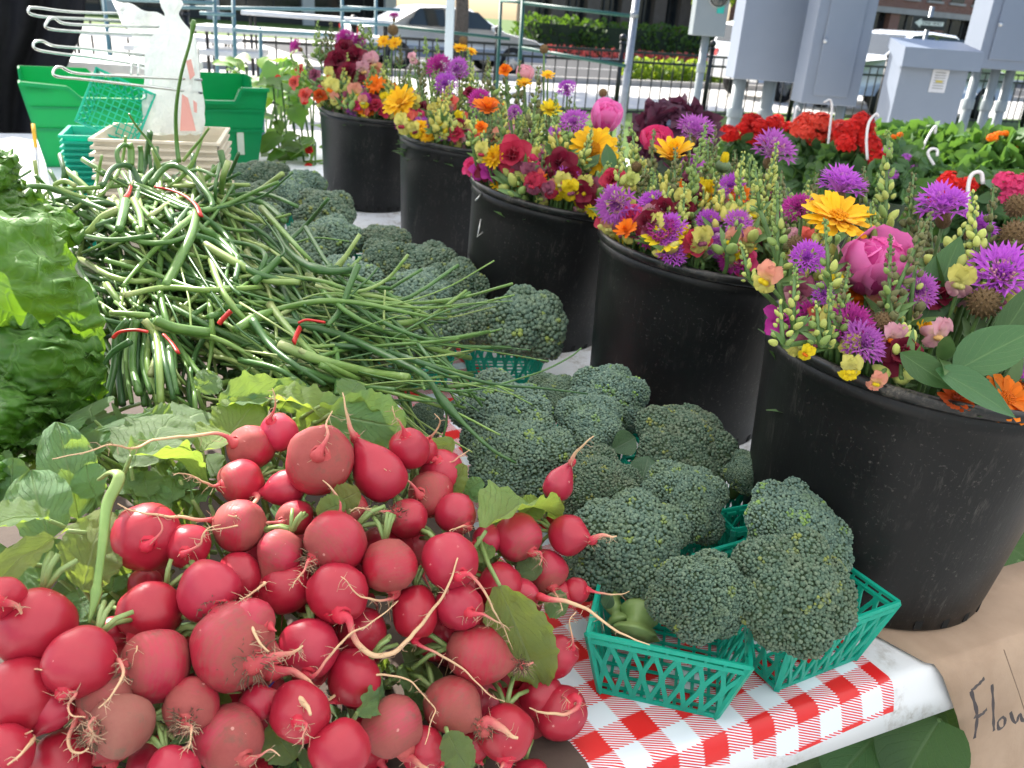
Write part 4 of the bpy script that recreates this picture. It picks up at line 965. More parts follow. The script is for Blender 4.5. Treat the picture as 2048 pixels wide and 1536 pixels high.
# ------------------------------------------------------------------ black flower buckets
BUCK = {1: (-.50, 2.72, 4), 2: (-.19, 2.27, 4.5), 3: (.03, 1.64, 7), 4: (.265, 1.28, 4.5), 5: (.434, .885, 3)}
BH, BRR, BRB = .282, .174, .140
BLAB = {1: 'farthest black plastic bucket of cut flowers beside the garden plants', 2: 'black flower bucket second from the far end, behind dim broccoli',
        3: 'middle black bucket with burgundy blooms spilling over its rim', 4: 'black bucket with drain slots and a muddy scraped rim, next to the nearest one', 5: 'nearest big scuffed black bucket standing on the brown paper sign'}
def bucket(b_):
    x, y, lean = BUCK[b_]
    root = thing('flower_bucket', BLAB[b_], 'bucket', (x, y, .002), 'black buckets of cut flowers', (0, radians(lean), 0))
    H, a, c = BH, BRB, BRR; th = .0035
    b = MB(); pr = [(0, .004), (a - .006, .0), (a, .006)]
    for i in range(1, 9):
        t = i / 9; pr.append((a + (c * .955 - a) * t, H * .90 * t))
    pr += [(c * .957, H * .895), (c * .968, H * .905), (c * .972, H * .965)]
    pr += [(c * .972 - th, H * .965), (c * .95 - th, H * .88), (a - th, .012), (0, .012)]
    b.lathe(pr, 56); body = b.build('body', M_BUCKET, root)
    b = MB(); b.lathe([(c * .955, H * .955), (c * .985, H * .955), (c * 1.0, H * .965), (c * 1.0, H * .988), (c * .99, H), (c * .968, H), (c * .955, H * .985), (c * .955, H * .955)], 56); b.build('rim', M_BRIM, root)
    b = MB()
    for k in range(26):
        an = 2 * pi * k / 26; rr = a + .0005
        m = Matrix.Translation((rr * cos(an), rr * sin(an), .020)) @ Matrix.Rotation(an, 4, 'Z'); b.box((0, 0, 0), (.0012, .0042, .011), m)
    dsl = b.build('drain_slots', simple('slot_black', (.002, .002, .002), None, 9, .9) if b_ == 1 else bpy.data.materials['slot_black'], root, False); dsl['kind'] = 'stuff'
    b = MB(); b.lathe([(0, H * .5), (a * .5 + c * .45, H * .5)], 24); b.build('water', simple('dark_bucket_water', (.01, .014, .01), None, 9, .1) if b_ == 1 else bpy.data.materials['dark_bucket_water'], root)
    return root
for k in range(1, 6): bucket(k)
def brim(b_, ang, rr, h):
    """world point in bucket b_: angle (0 = towards +X, -90 = towards the camera), radius share of the rim, height"""
    x, y, lean = BUCK[b_]; m = Matrix.Rotation(radians(lean), 4, 'Y'); an = radians(ang)
    return Vector((x, y, 0)) + m @ Vector((cos(an) * rr * BRR, sin(an) * rr * BRR, h))
# bail wire of the third bucket
P0 = brim(3, 180, 1, BH * .9)
b3 = [o for o in COL.objects if o.name.startswith('flower_bucket')][2]
bpy.context.view_layer.update()
inv = b3.matrix_world.inverted()
b = MB(); D3 = depth_of(brim(3, 215, 1, .2))
for q in (((950, 402), (956, 396), (964, 386)), ((962, 438), (958, 458), (954, 474), (966, 464))): b.tube([inv @ ray(x, y, D3 - .015) for x, y in q], .0016, 5)
b.build('bail_wire', M_WIRE, b3)

# ------------------------------------------------------------------ teal berry baskets
def basket_meshes(w=.108, wt=.143, h=.078):
    """four open-work sides, rim and base; local z up, origin at the base centre"""
    a, c = w / 2, wt / 2; rim = MB(); side = MB(); base = MB(); th = .0022
    def P(u, v, k):      # u -1..1 along the side, v 0..1 up
        r = a + (c - a) * v; return Matrix.Rotation(pi / 2 * k, 3, 'Z') @ Vector((u * r, -r, v * h))
    def ogee(b, u0, u1, v0, v1, k, n=7, wd=.0042):
        pts = []
        for i in range(n + 1):
            t = i / n; s = t * t * (3 - 2 * t) ; s = .5 * s + .5 * t; pts.append(P(u0 + (u1 - u0) * s, v0 + (v1 - v0) * t, k))
        nn = Matrix.Rotation(pi / 2 * k, 3, 'Z') @ Vector((0, -1, .2))
        for i in range(n): b.bar(pts[i], pts[i + 1], wd * (1.2 if i in (0, n - 1) else 1.0), th, nn)
    for k in range(4):
        nn = Matrix.Rotation(pi / 2 * k, 3, 'Z') @ Vector((0, -1, .2))
        for (v, hh) in ((1.0, .0040), (.90, .0042)): rim.bar(P(-1, v, k), P(1, v, k), hh, th * 1.5, nn)
        for i in range(9): rim.bar(P(-.95 + 1.9 * i / 8, .90, k), P(-.95 + 1.9 * i / 8, 1.0, k), .0022, th, nn)
        nn2 = (P(-1, .5, k) - Vector((0, 0, h / 2))).normalized(); rim.bar(P(-1, 0, k), P(-1, 1, k), .0055, .0040, nn2)
    N = 7
    for i in range(N):
        u0 = -1 + 2 * i / N; u1 = -1 + 2 * (i + 1) / N; um = (u0 + u1) / 2
        for (q0, q1, v0, v1) in ((um, u0, .48, .90), (um, u1, .48, .90), (u0, um, .03, .48), (u1, um, .03, .48)): ogee(side, q0, q1, v0, v1, 0)
    side.bar(P(-1, .03, 0), P(1, .03, 0), .0042, th, (0, -1, 0))
    for i in range(7):
        t = -a + 2 * a * (i + .5) / 7; base.bar((t, -a, .0015), (t, a, .0015), .003, .002); base.bar((-a, t, .0030), (a, t, .0030), .003, .002)
    return rim.mesh('rim', M_BASKET, False), side.mesh('lattice_side', M_BASKET, False), base.mesh('base_grid', M_BASKET, False)
BK = basket_meshes()
def basket(label, p, yaw, sc=1.0, group='teal plastic berry baskets under the broccoli', rot=None):
    root = thing('berry_basket', label, 'basket', tuple(p), group, rot or (0, 0, radians(yaw))); root.scale = (sc,) * 3
    link_obj('rim', BK[0], root); link_obj('base_grid', BK[2], root)
    for k in range(4): link_obj('lattice_side', BK[1], root, Matrix.Rotation(pi / 2 * k, 4, 'Z'))
    return root
A = (at(1175, 1272, .078) + at(1500, 1340, .078)) / 2; e = at(1500, 1340, .078) - at(1175, 1272, .078); ya = atan2(e.y, e.x)
ca = A + Vector((-sin(ya), cos(ya), 0)) * .0715
basket('teal open-work basket at the front, nearest of the baskets', (ca.x, ca.y, .0024), math.degrees(ya))
bb_ = at(1552, 1384, 0); br_ = at(1707, 1322, 0); e = br_ - bb_; yb = atan2(e.y, e.x)
cb = bb_ + Vector((cos(yb), sin(yb), 0)) * .054 + Vector((-sin(yb), cos(yb), 0)) * .054
basket('teal basket right of the nearest one with its corner sticking out to the right', (cb.x, cb.y, .0024), math.degrees(yb))
ml = at(935, 770, 0); mr = at(1075, 770, 0); e = mr - ml; ym = atan2(e.y, e.x); cm = (ml + mr) / 2 + Vector((-sin(ym), cos(ym), 0)) * .054
basket('teal basket holding the single broccoli in the middle of the table', (cm.x, cm.y, .0024), math.degrees(ym))
MORE_B = [(1400, 985, 25, 'teal basket hidden under the yellow-flecked broccoli behind the front pair'), (1190, 930, 12, 'teal basket under the broccoli left of the fourth bucket'),
          (1090, 870, 30, 'teal basket between the scape tips and the rear broccoli of the near group'), (1500, 1010, 20, 'teal basket under the small dark broccoli beside the nearest bucket'),
          (820, 690, 8, 'teal basket under the tan-topped broccoli behind the onion stalks'), (900, 610, 20, 'teal basket under the broccoli against the middle bucket'),
          (760, 540, 12, 'teal basket under the broccoli in front of the second bucket'), (640, 560, 5, 'teal basket glimpsed below the yellowish broccoli'),
          (600, 430, 20, 'teal basket in the farthest broccoli row near the first bucket'), (490, 420, 0, 'teal basket behind the onion heap beside the cream baskets')]
for (px, py, yw, lb_) in MORE_B:
    p = at(px, py, .06); basket(lb_, (p.x, p.y, .0024), yw, 1.0)

# ------------------------------------------------------------------ broccoli
def broc_variant(seed, nlobe, nbud, spread=1.0, flat=.8):
    R = random.Random(seed); lobes = [(Vector((0, 0, .20)), .74), (Vector((0, 0, .34)), .62)]
    for i in range(nlobe):
        an = 2 * pi * i / nlobe * 1.0 + R.uniform(-.25, .25); el = R.uniform(-.30, .05) if i % 2 else R.uniform(.10, .45)
        rr = .60 * cos(el) * spread; r = R.uniform(.34, .44)
        lobes.append((Vector((cos(an) * rr, sin(an) * rr, .22 + flat * sin(el) * .75)), r))
    for i in range(7):
        an = R.uniform(0, 6.3); rr = R.uniform(.15, .42); lobes.append((Vector((cos(an) * rr, sin(an) * rr, .56 * flat + R.uniform(-.05, .05))), R.uniform(.32, .42)))
    tot = sum(r * r for _, r in lobes); V = []
    ys = [Vector((R.gauss(0, 1), R.gauss(0, 1), R.gauss(.3, .7))).normalized() for _ in range(26)]
    for c, r in lobes:
        n = int(nbud * 1.75 * r * r / tot); off = R.random() * 6
        for k in range(n):
            z = 1 - 2 * (k + .5) / n; q = sqrt(1 - z * z); ph = k * 2.399963 + off
            d = Vector((q * cos(ph), q * sin(ph), z)); d = (d + Vector((R.uniform(-1, 1), R.uniform(-1, 1), R.uniform(-1, 1))) * .06).normalized()
            bumpf = 1 + .05 * noise.noise(d * 4.2 + Vector((seed, off, 0))) + 0.04 * noise.noise(d * 8.0 + Vector((off, seed, 0))); p = c + d * r * bumpf
            if p.z < -.18: continue
            if any(c2 is not c and (p - c2).length < r2 * .95 for c2, r2 in lobes): continue
            V.append((p, d))
    ico = []
    t = (1 + sqrt(5)) / 2
    for q in ((-1, t, 0), (1, t, 0), (-1, -t, 0), (1, -t, 0), (0, -1, t), (0, 1, t), (0, -1, -t), (0, 1, -t), (t, 0, -1), (t, 0, 1), (-t, 0, -1), (-t, 0, 1)): ico.append(Vector(q).normalized())
    IF = [(0, 11, 5), (0, 5, 1), (0, 1, 7), (0, 7, 10), (0, 10, 11), (1, 5, 9), (5, 11, 4), (11, 10, 2), (10, 7, 6), (7, 1, 8), (3, 9, 4), (3, 4, 2), (3, 2, 6), (3, 6, 8), (3, 8, 9), (4, 9, 5), (2, 4, 11), (6, 2, 10), (8, 6, 7), (9, 8, 1)]
    I = np.array([tuple(q) for q in ico]); F = np.array(IF)
    nV = len(V); s = .0300 * sqrt(4600 / max(1, nV)) * .98
    vs = np.zeros((nV * 12, 3)); fs = np.zeros((nV * 20, 3), int); av = np.zeros(nV * 12)
    for k, (p, d) in enumerate(V):
        sc = s * R.uniform(.72, 1.22); pp = p + d * R.uniform(-.012, .012)
        vs[k * 12:k * 12 + 12] = I * sc + np.array(pp); fs[k * 20:k * 20 + 20] = F + k * 12
        dn = p.normalized(); yel = max(dn.dot(q) for q in ys); val = R.uniform(.05, .78)
        if yel > .995 and R.random() < .6: val = R.uniform(.82, .96)
        if p.z < .05 and R.random() < .30: val = R.uniform(.80, .9)
        av[k * 12:k * 12 + 12] = val
    me = bpy.data.meshes.new('crown'); me.from_pydata(vs.tolist(), [], fs.tolist()); me.materials.append(M_BROC)
    me.polygons.foreach_set('use_smooth', [True] * len(me.polygons)); a = me.attributes.new('along', 'FLOAT', 'POINT'); a.data.foreach_set('value', av); me.update()
    inn = MB()
    for c, r in lobes: inn.ball(c, r * .955, 14, 8)
    inm = inn.mesh('floret_core', M_BROCIN)
    st = MB(); st.tube([(0, 0, .1), (.02, 0, -.3), (.0, .03, -.95)], [.30, .22, .20], 12)
    for i in range(nlobe):
        c, r = lobes[i + 2]; st.tube([(0, 0, -.42), c * .45 + Vector((0, 0, -.18)), c + Vector((0, 0, -.08))], [.10, .10, .15], 8)
    stm = st.mesh('stalk', M_STALK)
    return me, inm, stm
BV = [broc_variant(1, 7, 7600), broc_variant(2, 9, 7600, 1.05, .7), broc_variant(3, 6, 7200, .92, .9), broc_variant(4, 8, 7600, 1.1, .62)]
BVF = [broc_variant(11, 7, 2000), broc_variant(12, 9, 2000, 1.05, .7), broc_variant(13, 8, 2000, 1.05, .65)]
lb = MB(); blade(lb, 1.0, .7, o_spoon, 6, 8, .5, .9, .05, 3, 8); BLF = lb.mesh('leaf', M_BROCLEAF)
def broccoli(px, py, rx, ry, label, var=0, spin=0.0, tilt=(0, 0), far=False, z=.105, leaf=None, hue=0):
    p = at(px, py, z); d = depth_of(p); r = rx / FPX * d; rv = ry / FPX * d
    V = (BVF if far else BV)[var % (3 if far else 4)]
    up = Vector((tilt[0], tilt[1] - .28, 1)).normalized()
    # the head's middle in its own frame is about z = .30
    zs = min(1.6, max(.75, (rv / r) * 1.12)) * r / .98; rs = r / .98
    root = thing('broccoli', label, 'broccoli', tuple(p - up * .35 * zs), 'broccoli heads in teal baskets')
    m = zbasis((0, 0, 0), up, spin); m = m @ Matrix.Diagonal((rs, rs, zs, 1))
    o = link_obj('crown', V[0], root, m); o['kind'] = 'stuff'
    link_obj('floret_core', V[1], root, m); link_obj('stalk', V[2], root, m)
    if leaf:
        for (bx, by, tx, ty) in leaf:
            b0 = ray(bx, by, d - r * .9); t0 = ray(tx, ty, d - r * .95)
            link_obj('leaf', BLF, root, basis(b0 - Vector(root.location), t0 - b0, CAM - b0) @ Matrix.Scale((t0 - b0).length, 4))
    return root
NEAR = [(1406, 1194, 104, 150, 'tall blue-green broccoli leaning out of the front basket, nearest of all', 2, .4, (.15, -.75), None, .118),
        (1590, 1178, 126, 108, 'wide purple-tinged broccoli filling the basket at the front right', 1, 1.2, (.1, -.55), None, .130),
        (1262, 1090, 128, 106, 'large frosted broccoli behind the front basket beside the loose radish', 0, 2.2, (-.1, -.4), None, .105),
        (1172, 1140, 58, 40, 'small low floret clump at the left of the front basket', 3, 3.2, (-.4, -.2), None, .07),
        (1600, 1050, 112, 66, 'smooth green broccoli between the front right head and the nearest bucket', 3, .7, (.25, -.2), None, .120),
        (1372, 1000, 96, 84, 'yellow-flecked broccoli in the middle of the near group', 0, 4.0, (.2, -.25), None, .11),
        (1498, 945, 56, 48, 'small dark green broccoli touching the nearest bucket', 2, 1.4, (.3, 0), None, .10),
        (1368, 885, 106, 74, 'broad broccoli directly in front of the bucket with drain slots', 1, 2.6, (.1, -.1), [(1275, 990, 1300, 905)], .115),
        (1196, 972, 92, 84, 'frost-topped broccoli below the upward-pointing radish tail', 0, 5.0, (-.1, -.3), None, .115),
        (1042, 905, 104, 66, 'pale-lit broccoli with an onion stalk lying across it', 3, 3.6, (-.2, -.2), None, .105),
        (1182, 850, 84, 64, 'broccoli with a small leaf at its right, in front of the tall rear head', 2, 2.0, (.15, -.2), [(1215, 905, 1280, 870)], .115),
        (1218, 795, 82, 76, 'tall broccoli at the back of the near group against the fourth bucket', 1, .2, (.1, -.15), None, .12),
        (1112, 790, 64, 46, 'small broccoli crossed by two thin scape tips', 0, 1.9, (0, -.1), None, .105),
        (1000, 822, 100, 64, 'rough dark broccoli at the left of the near group by the onion tips', 3, 5.5, (-.15, -.2), None, .105),
        (850, 842, 48, 46, 'dark broccoli mostly hidden behind the radish tops and a curled scape', 2, 4.4, (0, -.2), None, .09)]
for (px, py, rx, ry, lab, var, spin, tilt, leaf, z) in NEAR: broccoli(px, py, rx, ry, lab, var, spin, tilt, False, z, leaf)
def stalk_stub(root, pts, r):
    o0 = Vector(root.location); b = MB(); c = [Vector(q) - o0 for q in catmull([tuple(p) for p in pts], 14)]
    b.tube(c, [r * (.9 + .22 * sin(i * 1.1) + .25 * (i > 10)) for i in range(14)], 14); b.v = [tuple(Vector(q) + Vector((noise.noise(Vector(q) * 90), noise.noise(Vector(q) * 90 + Vector((5, 0, 0))), 0)) * .004) for q in b.v]
    b.build('cut_stalk', M_STALK, root)
_f3 = [o for o in COL.objects if o.get('label', '').startswith('large frosted broccoli')][0]; _d = depth_of(at(1270, 1240, .06))
stalk_stub(_f3, [ray(1300, 1160, _d + .03), ray(1285, 1205, _d + .012), ray(1275, 1240, _d - .004), ray(1270, 1270, _d - .012)], .017)
stalk_stub(_f3, [ray(1235, 1170, _d + .03), ray(1228, 1210, _d + .01), ray(1240, 1245, _d)], .008)
for (bx, by, tx, ty, s_) in ((1225, 1185, 1205, 1225, .7),):
    p0, p1 = ray(bx, by, _d - .012), ray(tx, ty, _d - .02); link_obj('leaf', BLF, _f3, basis(p0 - Vector(_f3.location), p1 - p0, CAM - p0) @ Matrix.Scale((p1 - p0).length * s_ * 1.2, 4))
FAR = [(1054, 642, 84, 64, 'single broccoli standing in the middle basket with one leaf at its right', 1, 1.0, (.1, -.2), .125), (938, 640, 62, 56, 'greyish broccoli left of the single middle head', 0, 2.0, (0, -.2), .12),
       (842, 652, 74, 74, 'tan-topped broccoli with yellow underside beside the onion tips', 1, 3.0, (-.1, -.35), .12), (918, 562, 60, 50, 'broccoli with a yellow spot against the middle bucket', 2, 4.0, (.1, -.1), .12),
       (838, 582, 66, 44, 'flat-topped broccoli behind the tan one', 0, 5.0, (0, -.1), .12), (852, 528, 64, 42, 'broccoli in front of the second bucket, right of the pair', 1, .5, (0, -.1), .12),
       (766, 522, 54, 50, 'broccoli with a loose lower floret below the second bucket', 2, 1.5, (0, -.2), .12), (770, 482, 52, 38, 'rounded broccoli just below the second bucket', 0, 2.5, (.1, 0), .12),
       (690, 610, 82, 52, 'dark broccoli behind the upright cut scape', 1, 3.5, (0, -.2), .12), (690, 562, 72, 42, 'broccoli half hidden behind another over the onion heap', 2, 4.5, (0, -.1), .12),
       (668, 476, 60, 50, 'broccoli below the first bucket, right of the yellowish one', 0, 5.5, (.1, -.1), .12), (600, 498, 68, 50, 'yellowish green broccoli in the far group', 1, .9, (0, -.2), .12),
       (650, 418, 62, 44, 'smooth broccoli at the foot of the first bucket', 2, 1.9, (.1, 0), .12), (576, 392, 48, 40, 'broccoli in the second farthest row with a greyish top', 0, 2.9, (0, -.1), .12),
       (608, 368, 44, 36, 'farthest broccoli beside the first bucket', 1, 3.9, (0, 0), .12), (530, 350, 50, 34, 'broccoli in front of the right end of the green crate', 2, 4.9, (0, 0), .12),
       (462, 348, 40, 32, 'broccoli peeking out right of the cream baskets', 0, 5.9, (0, 0), .12), (500, 400, 56, 40, 'broccoli behind the looped scapes', 1, .3, (0, -.1), .12),
       (585, 535, 52, 42, 'bluish broccoli just above the onion heap', 2, 1.3, (0, -.2), .12), (515, 440, 56, 44, 'dim broccoli behind the onion heap', 0, 2.3, (0, -.1), .12)]
for (px, py, rx, ry, lab, var, spin, tilt, z) in FAR: broccoli(px, py, rx, ry, lab, var, spin, tilt, True, z)

# ------------------------------------------------------------------ green lug crate
gcl = Vector((-1.657, 2.9, .001)); gcr = Vector((-.998, 3.267, .001)); e = gcr - gcl; CW = e.length; yaw = atan2(e.y, e.x)
zt = ray(40, 158, depth_of(gcl)).z; CH = zt
crate = thing('produce_crate', 'bright green plastic lug crate with dipped front at the back left', 'crate', tuple(gcl), None, (0, 0, yaw))
CD = .42
def wallpoly(b, outline, y0, y1, ax='x'):
    """extrude an outline in (x, z) between y0 and y1"""
    n = len(outline); v = [(x, y0, z) for x, z in outline] + [(x, y1, z) for x, z in outline]
    if ax == 'y': v = [(y, x, z) for x, y, z in v]
    b.add(v, [tuple(range(n)), tuple(range(n, 2 * n))[::-1]] + [(i, (i + 1) % n, n + (i + 1) % n, n + i) for i in range(n)])
top = [(CW * 1.03, CH), (CW * .90, CH), (CW * .87, CH * .83), (CW * .20, CH * .83), (CW * .15, CH * .96), (-.03 * CW, CH)]
dn = [(CW * .035, 0), (CW * .965, 0)]
b = MB(); wallpoly(b, dn + top, 0, .006); b.build('front_wall', M_CRATE, crate, False)
b = MB(); wallpoly(b, dn + [(CW * 1.03, CH * 1.08), (CW * .74, CH * 1.08), (CW * .70, CH * .97), (CW * .3, CH * .97), (CW * .26, CH * 1.08), (-.03 * CW, CH * 1.08)], CD - .006, CD); b.build('back_wall', M_CRATE, crate, False)
for x0, x1, nm in ((CW * .965, CW * 1.03, 'end_wall'), (CW * .035, -.03 * CW, 'end_wall')):
    b = MB(); b.add([(x0, 0, 0), (x0, CD, 0), (x1, CD, CH * 1.08), (x1, CD * .7, CH * 1.08), (x1, CD * .65, CH * .92), (x1, CD * .3, CH * .92), (x1, CD * .25, CH), (x1, 0, CH)], [(0, 1, 2, 3, 4, 5, 6, 7)]); o = b.build(nm, M_CRATE, crate, False)
    s = o.modifiers.new('t', 'SOLIDIFY'); s.thickness = .006
b = MB(); b.box((CW / 2, CD / 2, .006), (CW * .47, CD / 2 - .01, .004)); b.build('floor', M_CRATE, crate, False)
b = MB()
for i in range(len(top) - 1): b.bar((top[i][0], -.012, top[i][1]), (top[i + 1][0], -.012, top[i + 1][1]), .026, .012, (0, 0, 1))
b.bar((-.0, -.006, CH * .46), (CW, -.006, CH * .46), .008, .01); b.bar((-.0, -.006, CH * .72), (CW * 1.0, -.006, CH * .72), .008, .008)
for k in range(8): b.bar((-.01 * CW + k * .014 * CW, -.012, CH * .90), (-.01 * CW + k * .014 * CW, -.012, CH * .99), .004, .014, (0, -1, 0))
b.build('rim_rib', M_CRATE, crate, False)
for u in (.125, .885):
    b = MB(); b.box((CW * u, -.0065, CH * .30), (.012, .0012, .042)); b.build('hand_slot', bpy.data.materials.get('slot_light') or simple('slot_light', (.55, .62, .5), None, 9, .6), crate, False)
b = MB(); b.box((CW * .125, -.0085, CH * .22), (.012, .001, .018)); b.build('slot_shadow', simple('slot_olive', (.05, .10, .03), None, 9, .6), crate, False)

# marker stick left of the crate
p = ray(66, 248, 2.7); q = ray(76, 335, 2.7)
mk = thing('plant_marker', 'thin yellow and white stick leaning left of the green crate', 'stick', tuple(q))
b = MB(); b.tube([Vector((0, 0, -q.z)), (p - q) * .0, (p - q) * .45], .006, 8); b.build('white_end', M_LATCH, mk)
b = MB(); b.tube([(p - q) * .45, (p - q)], .006, 8); b.build('yellow_end', simple('yellow_paint', (.75, .42, .02), None, 9, .5), mk)

# ------------------------------------------------------------------ black cloth hanging at the far left
b = MB(); edge = [(176, -140), (172, 0), (164, 60), (140, 120), (126, 160), (118, 250), (112, 420)]
def clothf(u, v):
    c = catmull(edge, 31)[int(round(v * 30))]; x = -420 + (c[0] + 420) * u; d = 3.75 + .10 * sin(u * 23 + v * 2) * (.3 + .7 * v) + .03 * sin(u * 61)
    return ray(x, c[1], d)
b.grid(clothf, 60, 30); o = b.build('black_cloth', simple('black_cloth', (.008, .008, .010), (.012, .012, .014), 30, .9, .2)); tag(o, 'black cloth hanging behind the wire prongs at the far left', 'cloth')
s = o.modifiers.new('t', 'SOLIDIFY'); s.thickness = .006

# ------------------------------------------------------------------ wire bag rack and plastic bag
P = ray(400, 262, 1.85); rack = thing('bag_rack', 'chrome wire bag holder with four long looped prongs', 'bag rack', (P.x, P.y, 0)); mt = Vector((P.x, P.y, 0))
M_CHROME = simple('chrome_wire', (0.62, 0.66, 0.64), (.5, .53, .5), 60, .22, .5, .95)
for q, d0, d1 in (([(292, 28), (150, 24), (72, 15), (57, 19), (62, 28), (95, 34), (180, 38), (292, 44)], 1.70, 1.95), ([(338, 54), (200, 51), (130, 47), (107, 36), (94, 44), (100, 58), (190, 65), (338, 71)], 1.60, 1.85),
                  ([(302, 112), (180, 98), (110, 92), (84, 82), (68, 86), (72, 98), (110, 106), (190, 116), (302, 134)], 1.64, 1.85), ([(404, 160), (220, 151), (150, 146), (122, 134), (108, 140), (114, 153), (180, 160), (404, 186)], 1.58, 1.80)):
    x1 = max(a for a, _ in q); x0 = min(a for a, _ in q)
    pts = [tuple(ray(x, y, d0 + (d1 - d0) * (x - x0) / (x1 - x0)) - mt) for x, y in q]
    b = MB(); b.tube([Vector(c) for c in catmull(pts, 40)], .0028, 8); b.build('prong', M_CHROME, rack)
for (x0, y0, x1, y1) in ((396, 96, 402, 268), (303, 108, 300, 150)):
    a_, c_ = ray(x0, y0, 1.83), ray(x1, y1, 1.83); b = MB(); b.tube([a_ - mt, c_ - mt, Vector((c_.x, c_.y, 0)) - mt], .0028, 7); b.build('upright', M_CHROME, rack)
for x in (264, 278):
    b = MB(); b.tube([ray(x, 118, 1.76) - mt, ray(x - 2, 150, 1.74) - mt], .0022, 6); b.build('cross_wire', M_CHROME, rack)
b = MB(); b.box((0, 0, .006), (.12, .10, .006)); b.build('foot', M_CHROME, rack, False)
def m_bag():
    t = NT('white_plastic_bag'); v = t.coord('Object'); n = t.noise(v, 22, 5)
    t.surf((.84, .87, .86), .3, .5, 0, t.bump(n, .7, .025), .6, (.90, .94, .92)); src = t.out.inputs['Surface'].links[0].from_socket
    tr = t.new('ShaderNodeBsdfTransparent'); mx = t.new('ShaderNodeMixShader'); mx.inputs[0].default_value = .14; t.lk(src, mx.inputs[1]); t.lk(tr.outputs[0], mx.inputs[2]); t.lk(mx.outputs[0], t.out.inputs['Surface']); return t.m
M_BAG = m_bag()
cl = [(340, -12, 12), (342, 8, 22), (343, 28, 14), (345, 48, 22), (347, 75, 40), (346, 110, 50), (345, 150, 54), (344, 200, 58), (343, 245, 58), (343, 268, 56)]
P = ray(345, 30, 1.78); bag = thing('plastic_bag', 'white translucent carrier bag with red print hanging on the wire prongs', 'bag', tuple(P))
C2 = catmull(cl, 36)
def bagf(u, v):
    x, y, w = C2[int(round(v * 35))]; an = 2 * pi * u; k = 1 + .10 * sin(an * 5 + v * 9) + .06 * sin(an * 9 + v * 23)
    return ray(x + cos(an) * w * k, y + 3 * sin(an * 4), 1.80 + sin(an) * w / FPX * 1.78 * .55 * k) - P
b = MB(); b.grid(bagf, 36, 35); b.build('bag_body', M_BAG, bag)
b = MB()
def flap(u, v): return ray(222 + 118 * u + 22 * v, -4 + 40 * u + 52 * v + 24 * u * v + 3 * sin(u * 14), 1.86 + .03 * sin(u * 7 + v * 4)) - P
b.grid(flap, 14, 10); b.build('bag_handle', M_BAG, bag)
b = MB()
def flap2(u, v): return ray(262 + 60 * u + 10 * v, 60 + 20 * u + 74 * v, 1.88 + .02 * sin(u * 7 + v * 4)) - P
b.grid(flap2, 10, 10); b.build('bag_fold', M_BAG, bag)
M_RPRINT = simple('red_bag_print', (.70, .36, .32), (.64, .30, .27), 20, .5, transl=.3)
def bagpt(px, py):
    i = min(range(36), key=lambda k: abs(C2[k][1] - py)); x, y, w = C2[i]; k = max(-.93, min(.93, (px - x) / w))
    return ray(px, py, 1.80 - w / FPX * 1.78 * .55 * sqrt(1 - k * k) * 1.12 - .010) - P
for poly in ([(364, 188), (376, 196), (392, 262), (360, 262)], [(372, 122), (382, 118), (390, 150), (380, 160)], [(386, 200), (394, 206), (394, 226), (388, 224)]):
    b = MB(); b.add([bagpt(*q) for q in poly], [tuple(range(len(poly)))]); b.build('red_print', M_RPRINT, bag, False)

# ------------------------------------------------------------------ nested cream and green berry boxes
M_CREAMBOX = simple('cream_pulp_box', (.74, .68, .56), (.66, .60, .48), 30, .8, .2, 0, .4, 200, transl=.12)
def shell(w, wt, h, th=.002):
    a, c = w / 2, wt / 2; b = MB()
    ro = [(a, 0), (c, h), (c + .006, h), (c + .006, h - .005)]
    def ringv(r, z): return [(-r, -r, z), (r, -r, z), (r, r, z), (-r, r, z)]
    v = []; 
    for r, z in ro + [(c - th, h), (a - th, th)]: v += ringv(r, z)
    f = []
    def conn(i, j): 
        for k in range(4): f.append((i * 4 + k, i * 4 + (k + 1) % 4, j * 4 + (k + 1) % 4, j * 4 + k))
    conn(0, 1); conn(3, 2); conn(2, 4); conn(4, 5); f.append((0, 3, 2, 1)); f.append((20, 21, 22, 23)); 
    b.add(v, f); return b
pb = shell(.185, .228, .12).mesh('pulp_box', M_CREAMBOX, False); gb = shell(.120, .150, .09).mesh('stacked_basket', M_BASKET, False)
p = ray(330, 280, 1.76); ztop = p.z
nb = max(6, int((ztop - .10) / .0145))
for i in range(nb):
    o = link_obj('pulp_box', pb); o.location = (p.x, p.y, ztop - .105 - .0145 * i); o.rotation_euler = (0, 0, radians(14) + .02 * sin(i * 2.1))
    tag(o, 'topmost of the nested cream berry boxes, its open top showing' if i == 0 else 'cream berry box nested in the tall stack behind the onions', 'berry box', 'nested cream berry boxes')
p2 = ray(206, 262, 1.92); nb2 = max(6, int((p2.z - .09) / .0125))
for i in range(nb2):
    o = link_obj('stacked_basket', gb); o.location = (p2.x, p2.y, p2.z - .09 - .0125 * i); o.rotation_euler = (0, 0, radians(20) + .02 * sin(i * 1.7))
    tag(o, 'green basket nested in the stack left of the cream boxes', 'basket', 'nested green baskets left of the cream boxes')
p3 = ray(232, 228, 1.80)
basket('teal basket tipped on its side on top of the green stack', tuple(p3), 0, .82, None, (radians(70), radians(24), radians(18)))
